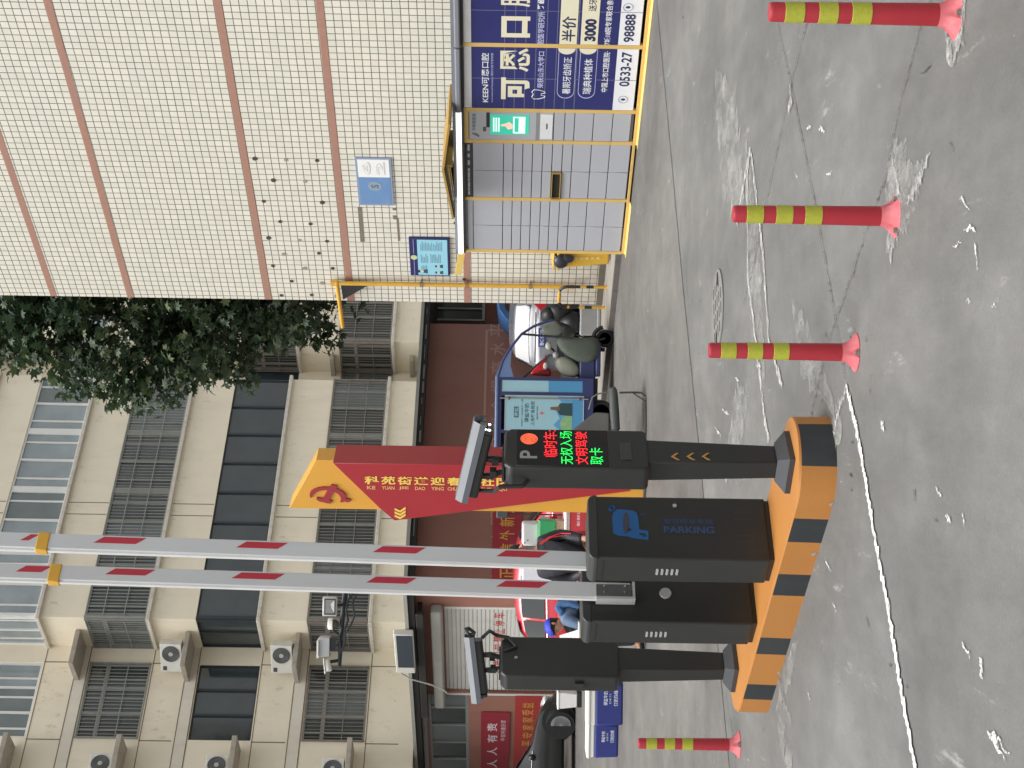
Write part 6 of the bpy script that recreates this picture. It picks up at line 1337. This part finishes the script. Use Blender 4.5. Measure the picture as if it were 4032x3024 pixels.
# ------------------------------------------------------------------ black scooter behind the hoop barrier
sq = gp(2350, 1275, .0); SF = Fr(sq[0] + .05, 27.6, R(8)); sc2 = lambda x, y, d=0: SF.px(x, y, d)
ms_ = thing('black_scooter', 'black electric scooter with a bulky covered seat behind the hoop barrier', 'scooter', SF)
def spt(x, y, d=0): p = sc2(x, y, d); return (p[0], d, p[1])
BKC = mat('scooter_black', (33, 35, 38), .5, var=.25, vs=6)
b1 = MB()
for x, y, r in ((2200, 1225, (.2, .3, .24)), (2160, 1240, (.16, .26, .15)), (2250, 1270, (.2, .28, .22)), (2225, 1300, (.16, .25, .2))): b1.ball(spt(x, y, 0), r, 14, 10)
b1.build('covered_seat', BKC, ms_, smooth=True)
for x in (-.35, .3): wheel(spt(2300, 1265)[0] + x, 0, .2, .2, ms_)
MB().tube([spt(2255, 1215), spt(2290, 1300), spt(2330, 1330)], .018, 8).build('frame_tube', BKC, ms_, smooth=True); MB().tube([spt(2230, 1300), spt(2300, 1330), spt(2345, 1345)], .015, 8).build('stand', BKC, ms_, smooth=True)
# ================================================================== folded black chair by the terminal
fg = gp(2545, 1560); FC = Fr(fg[0], fg[1], R(10)); fp = lambda x, y, d=0: FC.px(x, y, d)
fc = thing('folding_chair', 'black padded folding chair with bent tube legs standing behind the front terminal', 'chair', FC)
def fpt(x, y, d=0): p = fp(x, y, d); return (p[0], d, p[1])
PADM = mat('pad_grey_black', (72, 76, 74), .55, var=.2, vs=7); TUB = mat('tube_dark', (48, 44, 40), .45, metal=.3, var=.2)
pd = MB(); pd.tube([fpt(2411, 1526, .12), fpt(2414, 1535, .12), fpt(2416, 1560, .12), fpt(2420, 1630, .12), fpt(2424, 1690, .12), fpt(2425, 1700, .12)], [.035, .05, .056, .06, .056, .03], 14); pd.build('front_pad', PADM, fc, smooth=True)
MB().box(fpt(2420, 1698, .12)[0], fpt(2420, 1528, .12)[0], .12, .5, fpt(2428, 1600, .12)[2], fpt(2412, 1600, .12)[2]).build('seat', TK, fc, bevel=.02)
MB().tube([fpt(2440, 1546, .1), fpt(2500, 1545, .05), fpt(2525, 1546, .0), fpt(2546, 1562, -.05), (fpt(2544, 1585, -.08)[0], -.08, .014), (fpt(2538, 1640, -.08)[0], -.08, .014), (fpt(2535, 1700, -.08)[0], -.08, .014), fpt(2546, 1722, -.05), fpt(2500, 1720, .02), fpt(2440, 1716, .1)], .0125, 9).build('leg_frame', TUB, fc, smooth=True)
MB().tube([fpt(2490, 1546, .02), fpt(2543, 1582, -.05)], .010, 8).build('leg_brace', TUB, fc)
for o in (0, .035): MB().tube([fpt(2395, 1545, .3 + o), fpt(2355, 1550, .3 + o), fpt(2332, 1565, .3 + o), fpt(2322, 1600, .32 + o), fpt(2318, 1612, .33 + o)], .010, 8).build('arm_loop', mat('loop_steel', (130, 132, 128), .3, metal=.6), fc, smooth=True)
bk = [fpt(2255, 1690, .45), fpt(2330, 1632, .42), fpt(2345, 1622, .42), (fpt(2400, 1625, .3)[0], .3, fpt(2400, 1625, .3)[2]), (fpt(2400, 1760, .3)[0], .3, fpt(2400, 1760, .3)[2]), fpt(2255, 1760, .45)]
mb = MB(); mb.add(bk + [(p[0], p[1] + .06, p[2]) for p in bk], [tuple(range(6)), tuple(range(11, 5, -1))] + [(i, i + 6, (i + 1) % 6 + 6, (i + 1) % 6) for i in range(6)]); mb.build('back_rest', mat('rest_grey', (84, 84, 80), .75, var=.25, vs=5), fc, bevel=.02)
# ================================================================== cool boxes at the left
def cool_box(label, fr, w, d, h):
    t = thing('cool_box', label, 'cool box', fr, group='blue cool boxes with white lids standing on the yard')
    CB = mat('cool_box_blue', (44, 54, 124), .6, var=.15, vs=4); CL = mat('foam_white', (230, 230, 222), .7, var=.05, vs=8)
    mb = MB(); taper(mb, w * .94, d * .94, w, d, 0, h * .76); mb.build('cover', CB, t, bevel=.03, seg=3)
    MB().box(-w / 2 + .01, w / 2 - .01, -d / 2 + .01, d / 2 - .01, h * .75, h * .9).build('foam_box', CL, t, bevel=.02); MB().box(-w / 2 - .005, w / 2 + .005, -d / 2 - .005, d / 2 + .005, h * .885, h).build('lid', CL, t, bevel=.025, seg=3)
    LB = mat('box_print', (200, 206, 222), .6)
    text('print_line', '得益牛奶', -w * .02, h * .42, w * .3, h * .54, -d / 2 - .004, LB, t, .02); text('print_line', 'DEYI', .02 * w, h * .33, w * .24, h * .38, -d / 2 + .0, LB, t); text('print_line', '订奶热线', -w * .04, h * .14, w * .32, h * .26, -d / 2 + .006, LB, t, .02)
    return t
q = gp(2454, 2780); cool_box('blue cool box with white lid under the rear terminal, nearer of the pair', Fr(q[0], q[1] + .24, R(4)), .62, .46, .52)
q = gp(2436, 2922); cool_box('blue cool box with white lid further left, standing beside its twin', Fr(q[0] + .02, q[1] + .24, R(-5)), .52, .44, .47)
# white folding table behind the rear terminal
q = gp(2292, 2762); WB = Fr(q[0] + .02, q[1] + .2, R(-6)); wt = thing('white_bin', 'small white bin with a dark foot between the rear terminal and the black car', 'bin', WB)
taper(MB(), .3, .3, .36, .36, .1, .48).build('tub', mat('bin_white', (232, 232, 230), .5, var=.03), wt, bevel=.02); MB().box(-.19, .19, -.19, .19, .48, .53).build('lid', mat('bin_white', (232, 232, 230), .5, var=.03), wt, bevel=.015); MB().box(-.15, .15, -.15, .15, 0, .1).build('foot', TRM, wt)
# ================================================================== stall in front of the red car
SD = 20.0; q = at(2300, 2040, SD); ST = Fr(q.x, SD, R(0)); st_ = lambda x, y, d=0: ST.px(x, y, d)
stl = thing('stall_table', 'white trestle table with a red printed front cloth, partly behind the sign pylon', 'table', ST)
TX0, TX1 = st_(2230, 2092)[0], st_(2230, 1830)[0]; TZ = st_(2224, 2040)[1]
MB().box(TX0, TX1, 0, .6, TZ - .035, TZ).build('table_top', mat('table_white', (232, 232, 230), .5, var=.03), stl, bevel=.008); MB().box(TX0, TX1, -.012, .0, TZ - .062, TZ - .042).build('edge_rail', mat('rail_alu', (206, 206, 204), .3, metal=.4), stl)
zc0 = st_(2294, 2040)[1] - .2
ck = MB().box(TX0 + .01, TX1, -.006, -.001, zc0, TZ - .064).build('front_cloth', mat('cloth_red', (196, 62, 70), .65, var=.06), stl)
MB().box(TX0 + .005, TX1, -.005, 0, .2, zc0 - .002).build('cloth_white', mat('cloth_white', (228, 226, 224), .7), stl)
a, b_ = st_(2284, 2072), st_(2272, 2004); text('cloth_lettering', '新鲜送到家门口', a[0], a[1], b_[0] + .3, b_[1], -.0075, mat('cloth_print', (238, 214, 216), .6), ck, .01)
for x in (TX0 + .06, TX1 - .06):
    for y in (.06, .54): MB().cyl((x, y, 0), (x, y, TZ - .035), .018, n=10).build('leg', mat('leg_white', (206, 206, 204), .4), stl)
def boxthing(name, label, cat, px0, px1, d, depth, m, bev=.006, extra=None, yaw=0):
    a, b_ = st_(*px0, d), st_(*px1, d); fr = Fr(*ST.l2w((a[0] + b_[0]) / 2, d)[:2], yaw, a[1]); w_ = abs(b_[0] - a[0]); h_ = b_[1] - a[1]
    t = thing(name, label, cat, fr); MB().box(-w_ / 2, w_ / 2, 0, depth, 0, h_).build('body', m, t, bevel=bev)
    if extra: extra(t, w_, h_)
    return t
boxthing('carton', 'brown carton on the stall table, under the green box', 'carton', (2223, 2124), (2188, 2050), .15, .3, mat('carton_brown', (156, 132, 112), .8, var=.1))
boxthing('green_box', 'bright green box stacked on a brown carton at the stall', 'box', (2187, 2125), (2122, 2050), .14, .3, mat('box_green', (56, 158, 98), .5, var=.12, vs=4), .01, lambda t, w, h: MB().box(-w / 2, w / 2, -.002, .302, h - .02, h + .006).build('box_lid', mat('box_green_light', (130, 216, 160), .5), t))
def holes(t, w, h):
    for x, z in ((-w * .38, h * .84), (-w * .26, h * .66)): MB().cyl((x, -.004, z), (x, .01, z), .009, n=10).build('hole', HOLE, t)
boxthing('foam_box', 'pale grey foam box with two small holes beside the green box', 'box', (2122, 2150), (2056, 2057), .2, .3, mat('foam_grey', (196, 198, 200), .6, var=.03), .03, holes)
def holes1(t, w, h): MB().cyl((-.06, -.004, h * .78), (-.06, .01, h * .78), .01, n=10).build('hole', HOLE, t)
boxthing('foam_box', 'white foam box seen between the two raised booms', 'box', (2171, 2330), (2056, 2218), .16, .3, mat('foam_lilac', (222, 222, 230), .6, var=.03), .02, holes1)
def pack(t, w, h):
    MB().box(-w / 2 - .002, w / 2, -.004, 0, h * .8, h).build('blue_flap', mat('pack_blue', (56, 100, 176), .5, var=.2, vs=20), t); p = MB(); random.seed(4)
    for k in range(7): x = random.uniform(-w * .45, w * .3); z = random.uniform(.05, .6) * h; p.box(x, x + .05, -.004, -.001, z, z + .03)
    p.build('print_marks', mat('pack_grey', (120, 122, 126), .6), t)
boxthing('printed_carton', 'blue and white printed carton between the two raised booms, under the foam box', 'carton', (2276, 2335), (2172, 2215), .12, .3, mat('pack_white', (216, 220, 226), .6, var=.05), .006, pack)
q = at(1978, 2024, 24.0); MQ = Fr(q.x, 24.0, 0)
mp_ = thing('stick_lamp', 'small dark box on a thin black stick rising over the red car', 'lamp', MQ)
MB().box(-.06, .06, -.04, .04, q.z - .09, q.z + .09).build('box', mat('stick_box', (66, 72, 72), .5), mp_, bevel=.015); MB().cyl((0, 0, 0), (0, 0, q.z - .09), .012, n=8).build('stick', PK, mp_)
# blue awning behind the corner
q = at(2000, 1200, 39.0); AWN = MB(); F2 = Fr(q.x, 39.0, R(20))
for k in range(8):
    a = R(100 - k * 12); b2 = R(100 - (k + 1) * 12)
    AWN.prism([(-.5 + .0, 0), (-.5, 0.001)], 0, .01) if False else None
aw = MB(); pts = [(.95, .30), (.3, .28), (-.1, .22), (-.33, .08), (-.45, -.05), (-.43, -.3), (-.36, -.31), (-.3, -.1), (-.1, .06), (.3, .12), (.95, .14)]
aw.prism([(x, q.z + z) for x, z in pts], 0, 1.2); solo(aw, 'blue_canopy', mat('canopy_blue', (50, 92, 140), .55, var=.15, vs=4), F2, (0, .5, q.z), 'blue curved canopy edge peeping out behind the tiled wall corner', 'canopy', bevel=.01)
# ================================================================== people
def skin_mesh(name, nodes, edges, m, parent, root=0, sub=2):
    me = bpy.data.meshes.new(name); me.from_pydata([n[0] for n in nodes], edges, []); me.update()
    o = bpy.data.objects.new(name, me); C.objects.link(o)
    if parent: o.parent = parent
    OFF[o.name] = (0, 0, 0); me.materials.append(m)
    sk = o.modifiers.new('skin', 'SKIN'); sk.use_smooth_shade = True
    L_ = me.skin_vertices[0].data if me.skin_vertices else None
    if L_ is None:
        bm = bmesh.new(); bm.from_mesh(me); bm.verts.layers.skin.verify(); bm.to_mesh(me); bm.free(); L_ = me.skin_vertices[0].data
    for i, nd in enumerate(nodes):
        r = nd[1] if isinstance(nd[1], tuple) else (nd[1], nd[1]); L_[i].radius = r; L_[i].use_root = (i == root)
    s = o.modifiers.new('sub', 'SUBSURF'); s.levels = sub; s.render_levels = sub
    return o
SKN = mat('skin_tan', (178, 128, 102), .55, var=.08, vs=12)
def person(label, fr, J, cloth, hair, cap=None, stripes=None):
    """J: joint positions in the frame. pelvis, waist, chest, neck, head, (sh, el, wr, ha, hip, kn, an, to) left/right"""
    t = thing('person', label, 'person', fr); V_ = {k: Vector(v) for k, v in J.items()}
    nd = []; ed = []; ix = {}
    def add(k, r): ix[k] = len(nd); nd.append((tuple(V_[k]), r))
    add('pelvis', .13); add('waist', .125); add('chest', (.14, .14)); add('neck', .05); add('jaw', .072); add('head', .092); add('crown', .07)
    for s in 'LR':
        for k, r in (('sh', .062), ('el', .045), ('wr', .03), ('hip', .09), ('kn', .058), ('an', .042), ('to', .035)): add(k + s, r)
    ed += [(ix[a], ix[b_]) for a, b_ in (('pelvis', 'waist'), ('waist', 'chest'), ('chest', 'neck'), ('neck', 'jaw'), ('jaw', 'head'), ('head', 'crown'))]
    for s in 'LR': ed += [(ix[a], ix[b_]) for a, b_ in (('chest', 'sh' + s), ('sh' + s, 'el' + s), ('el' + s, 'wr' + s), ('pelvis', 'hip' + s), ('hip' + s, 'kn' + s), ('kn' + s, 'an' + s), ('an' + s, 'to' + s))]
    # five fingers on every hand
    for s in 'LR':
        w_ = V_['wr' + s]; d_ = (w_ - V_['el' + s]).normalized(); sd = d_.cross(Vector((0, 0, 1))); sd = sd.normalized() if sd.length > .05 else Vector((0, 1, 0)); nn = sd.cross(d_)
        pi_ = len(nd); nd.append((tuple(w_ + d_ * .055), (.034, .018))); ed.append((ix['wr' + s], pi_))
        for k, (o, l) in enumerate(((-.027, .05), (-.009, .062), (.009, .058), (.027, .044))):
            a = len(nd); nd.append((tuple(w_ + d_ * .095 + sd * o), .009)); ed.append((pi_, a)); nd.append((tuple(w_ + d_ * (.095 + l * .6) + sd * o * 1.1 - nn * .012), .008)); ed.append((a, a + 1)); nd.append((tuple(w_ + d_ * (.095 + l) + sd * o * 1.05 - nn * .03), .007)); ed.append((a + 1, a + 2))
        a = len(nd); nd.append((tuple(w_ + d_ * .045 - sd * .04), .011)); ed.append((pi_, a)); nd.append((tuple(w_ + d_ * .08 - sd * .06 - nn * .01), .009)); ed.append((a, a + 1))
    skin_mesh('body', nd, ed, SKN, t)
    # clothing: jacket over trunk and arms, trousers, shoes
    jn = []; je = []
    def ja(p, r): jn.append((tuple(p), r)); return len(jn) - 1
    a = ja(V_['pelvis'].lerp(V_['waist'], .2), .165); b_ = ja(V_['waist'], .16); c = ja(V_['chest'], .175); d_ = ja(V_['chest'].lerp(V_['neck'], .7), .085); je += [(a, b_), (b_, c), (c, d_)]
    for s in 'LR':
        e = ja(V_['sh' + s], .085); f_ = ja(V_['el' + s], .066); g_ = ja(V_['wr' + s], .048); je += [(c, e), (e, f_), (f_, g_)]
    skin_mesh('jacket', jn, je, cloth[0], t)
    jn = []; je = []; a = ja(V_['pelvis'], .15)
    for s in 'LR':
        e = ja(V_['hip' + s], .105); f_ = ja(V_['kn' + s], .075); g_ = ja(V_['an' + s] + Vector((0, 0, .02)), .06); je += [(a, e), (e, f_), (f_, g_)]
    skin_mesh('trousers', jn, je, cloth[1], t)
    for s in 'LR':
        jn = []; je = []; a = ja(V_['an' + s] + Vector((0, 0, -.03)), .048); b_ = ja(V_['to' + s], .04); je = [(a, b_)]; skin_mesh('shoe', jn, je, cloth[2], t)
    hd_ = V_['head']; fw_ = (V_['nose'] - hd_); fw_.z *= .5; fw_.normalize(); up = (V_['crown'] - V_['jaw']).normalized(); sd = fw_.cross(up).normalized()
    mb = MB(); mb.tube([hd_ + fw_ * .085 + up * .01, hd_ + fw_ * .118 - up * .018, hd_ + fw_ * .09 - up * .03], [.008, .016, .008], 7); mb.build('nose', SKN, t, smooth=True)
    for o in (-.034, .034): MB().ball(tuple(hd_ + fw_ * .086 + up * .022 + sd * o), .012, 8, 6).build('eye', mat('eye_dark', (40, 34, 32), .3), t); MB().ball(tuple(hd_ + sd * o * 2.75), (.016, .026, .034), 8, 6).build('ear', SKN, t, smooth=True)
    MB().tube([hd_ + fw_ * .083 - up * .052 + sd * .024, hd_ + fw_ * .092 - up * .054, hd_ + fw_ * .083 - up * .052 - sd * .024], .006, 6).build('mouth', mat('lip', (150, 86, 78), .5), t)
    hm = MB(); hm.ball(tuple(hd_ + up * .035 - fw_ * .018), (.104, .104, .098), 16, 10); hm.ball(tuple(hd_ - up * .02 - fw_ * .05), (.075, .075, .07), 12, 8); hm.build('hair', hair, t, smooth=True)
    if cap:
        cb_ = MB(); c = hd_ + up * .055; vs = []; fs = []; n = 20
        for j in range(7):
            th = math.pi / 2 * j / 6
            for k in range(n): ph = 2 * math.pi * k / n; vs.append(c + up * .085 * math.sin(th) + (fw_ * math.cos(ph) + sd * math.sin(ph)) * .116 * math.cos(th) - up * .01)
        for j in range(6): fs += [(j * n + k, j * n + (k + 1) % n, (j + 1) * n + (k + 1) % n, (j + 1) * n + k) for k in range(n)]
        cb_.add(vs, fs); co_ = cb_.build('cap', cap, t, smooth=True)
        br_ = MB(); rim = [c + fw_ * (.09 + .105 * math.cos(a)) + sd * .095 * math.sin(a) - up * (.012 + .02 * math.cos(a)) for a in [R(q) for q in range(-90, 91, 15)]]
        br_.add(rim + [p - up * .01 for p in rim], [tuple(range(len(rim))), tuple(range(2 * len(rim) - 1, len(rim) - 1, -1))] + [(i, i + len(rim), i + 1 + len(rim), i + 1) for i in range(len(rim) - 1)]); br_.build('cap_peak', cap, co_)
    return t, V_
# man in the dark puffer jacket, right arm towards us, head behind the front boom
PA = 15.0; q = at(2128, 2178, PA); A_ = Fr(q.x, PA, 0); zs = q.z; k_ = PA / 6100
def apt(x, y, d): p = A_.px(x, y, d); return (p[0], d, p[1])
JK = mat('puffer_black', (30, 31, 38), .55, var=.3, vs=9, bump=.5, bs=14); TRD = mat('trousers_dark', (40, 42, 50), .8, var=.2); SHO = mat('shoe_dark', (30, 30, 32), .6); HAI = mat('hair_black', (24, 22, 21), .6, var=.3, vs=30)
sh = zs
JA = dict(pelvis=(-.03, .0, .9), waist=(-.03, -.01, 1.06), chest=(-.02, -.03, sh - .12), neck=(-.01, -.03, sh + .06), jaw=(-.005, -.05, sh + .13), head=(-.005, -.04, sh + .20), crown=(-.005, -.02, sh + .28), nose=(.1, -.12, sh + .19),
          shR=(.13, -.04, sh - .035), elR=apt(2212, 2106, -.02), wrR=apt(2300, 2120, -.16), shL=(-.19, .06, sh - .04), elL=(-.24, .1, sh - .32), wrL=(-.12, -.1, sh - .5),
          hipR=(.07, 0, .86), knR=(.08, -.03, .46), anR=(.08, .02, .08), toR=(.1, -.12, .045), hipL=(-.13, 0, .86), knL=(-.14, -.01, .46), anL=(-.15, .03, .08), toL=(-.17, -.1, .045))
pa_, V_ = person('person in a black puffer jacket with red sleeve stripes behind the front boom', A_, JA, (JK, TRD, SHO), HAI)
SR = mat('stripe_red', (232, 60, 66), .5)
for o in (0, .022):
    a, b_, c = V_['shR'], V_['elR'], V_['wrR']; pts = [a + Vector((-.03, -.085, .055 - o)), a.lerp(b_, .5) + Vector((.01, -.082, .045 - o)), b_ + Vector((.022 - o, -.07, .012 - o)), b_.lerp(c, .35) + Vector((.03 - o, -.06, -.01))]
    MB().tube(pts, .0055, 6).build('sleeve_stripe', SR, pa_)
# seated man in a blue cap leaning over papers
PB = 19.0; q = at(2178, 2470, PB); B_ = Fr(q.x, PB, 0); hz = q.z
def bpt(x, y, d): p = B_.px(x, y, d); return (p[0], d, p[1])
JK2 = mat('jacket_blue_grey', (92, 112, 138), .75, var=.25, vs=7, bump=.4, bs=12)
pv2 = bpt(2300, 2385, .05)
JB = dict(pelvis=pv2, waist=bpt(2262, 2390, .03), chest=bpt(2232, 2412, .0), neck=bpt(2208, 2438, -.02), jaw=bpt(2204, 2466, -.04), head=bpt(2184, 2470, -.03), crown=bpt(2160, 2466, -.02), nose=(bpt(2190, 2500, -.1)),
          shR=bpt(2226, 2388, .16), elR=bpt(2300, 2420, .2), wrR=bpt(2290, 2490, .05), shL=bpt(2232, 2440, -.16), elL=bpt(2282, 2460, -.2), wrL=bpt(2290, 2500, -.12),
          hipR=(pv2[0], .14, pv2[2] - .04), knR=(pv2[0] - .42, .16, pv2[2] - .04), anR=(pv2[0] - .40, .16, .09), toR=(pv2[0] - .54, .16, .045), hipL=(pv2[0], -.06, pv2[2] - .04), knL=(pv2[0] - .42, -.1, pv2[2] - .04), anL=(pv2[0] - .4, -.1, .09), toL=(pv2[0] - .54, -.12, .045))
pb2, V_ = person('person in a bright blue cap and blue grey jacket bending over papers', B_, JB, (JK2, TRD, SHO), HAI, mat('cap_blue', (44, 62, 176), .6, var=.1))
sn = []; c, n_ = V_['chest'], V_['neck']
MB().tube([n_ + Vector((.06, -.12, -.06)), n_ + Vector((.1, -.14, -.0)), n_ + Vector((.16, -.1, .04)), c + Vector((.12, -.12, .1)), c + Vector((.14, -.16, -.02)), c + Vector((.1, -.18, -.14))], [.03, .045, .05, .05, .045, .03], 9).build('scarf', mat('scarf_blue', (58, 96, 140), .8, var=.4, vs=16, bump=.4, bs=20), pb2, smooth=True)
q = at(2290, 2400, PB); so_ = MB(); so_.box(-.2, .2, -.18, .2, 0, .03)
sl3 = thing('stool', 'low stool under the seated person in the blue cap', 'stool', Fr(B_.o[0] + pv2[0], PB + .04, 0))
MB().box(-.18, .18, -.17, .19, pv2[2] - .2, pv2[2] - .16).build('seat', mat('stool_wood', (150, 120, 90), .7), sl3, bevel=.01)
for x in (-.15, .15):
    for y in (-.14, .16): MB().cyl((x, y, 0), (x, y, pv2[2] - .2), .018, n=8).build('leg', mat('stool_wood', (150, 120, 90), .7), sl3)
q0 = bpt(2262, 2500, -.25); PT = thing('paper_table', 'small table with a sheet of white paper in front of the blue capped person', 'table', Fr(B_.o[0] + q0[0] - .05, PB - .2, 0))
zt5 = q0[2] - .04
MB().box(-.35, .22, -.2, .25, zt5 - .03, zt5).build('table_top', mat('table_pale', (200, 198, 192), .6), PT, bevel=.006)
for x in (-.32, .19):
    for y in (-.17, .22): MB().cyl((x, y, 0), (x, y, zt5 - .03), .015, n=8).build('leg', mat('leg_white', (206, 206, 204), .4), PT)
bd = MB(); bd.add([(-.14, 0, 0), (.12, 0, 0), (.04, .06, .22), (-.06, .06, .22), (-.14, .012, 0), (.12, .012, 0), (.04, .072, .22), (-.06, .072, .22)], [(0, 3, 2, 1), (4, 5, 6, 7), (0, 1, 5, 4), (1, 2, 6, 5), (2, 3, 7, 6), (3, 0, 4, 7)])
solo(bd, 'price_card', mat('card_white', (224, 226, 222), .6), Fr(B_.o[0] + q0[0] - .05, PB - .3, 0, zt5), (0, 0, 0), 'white tent shaped card standing on the table by the blue capped person', 'card')
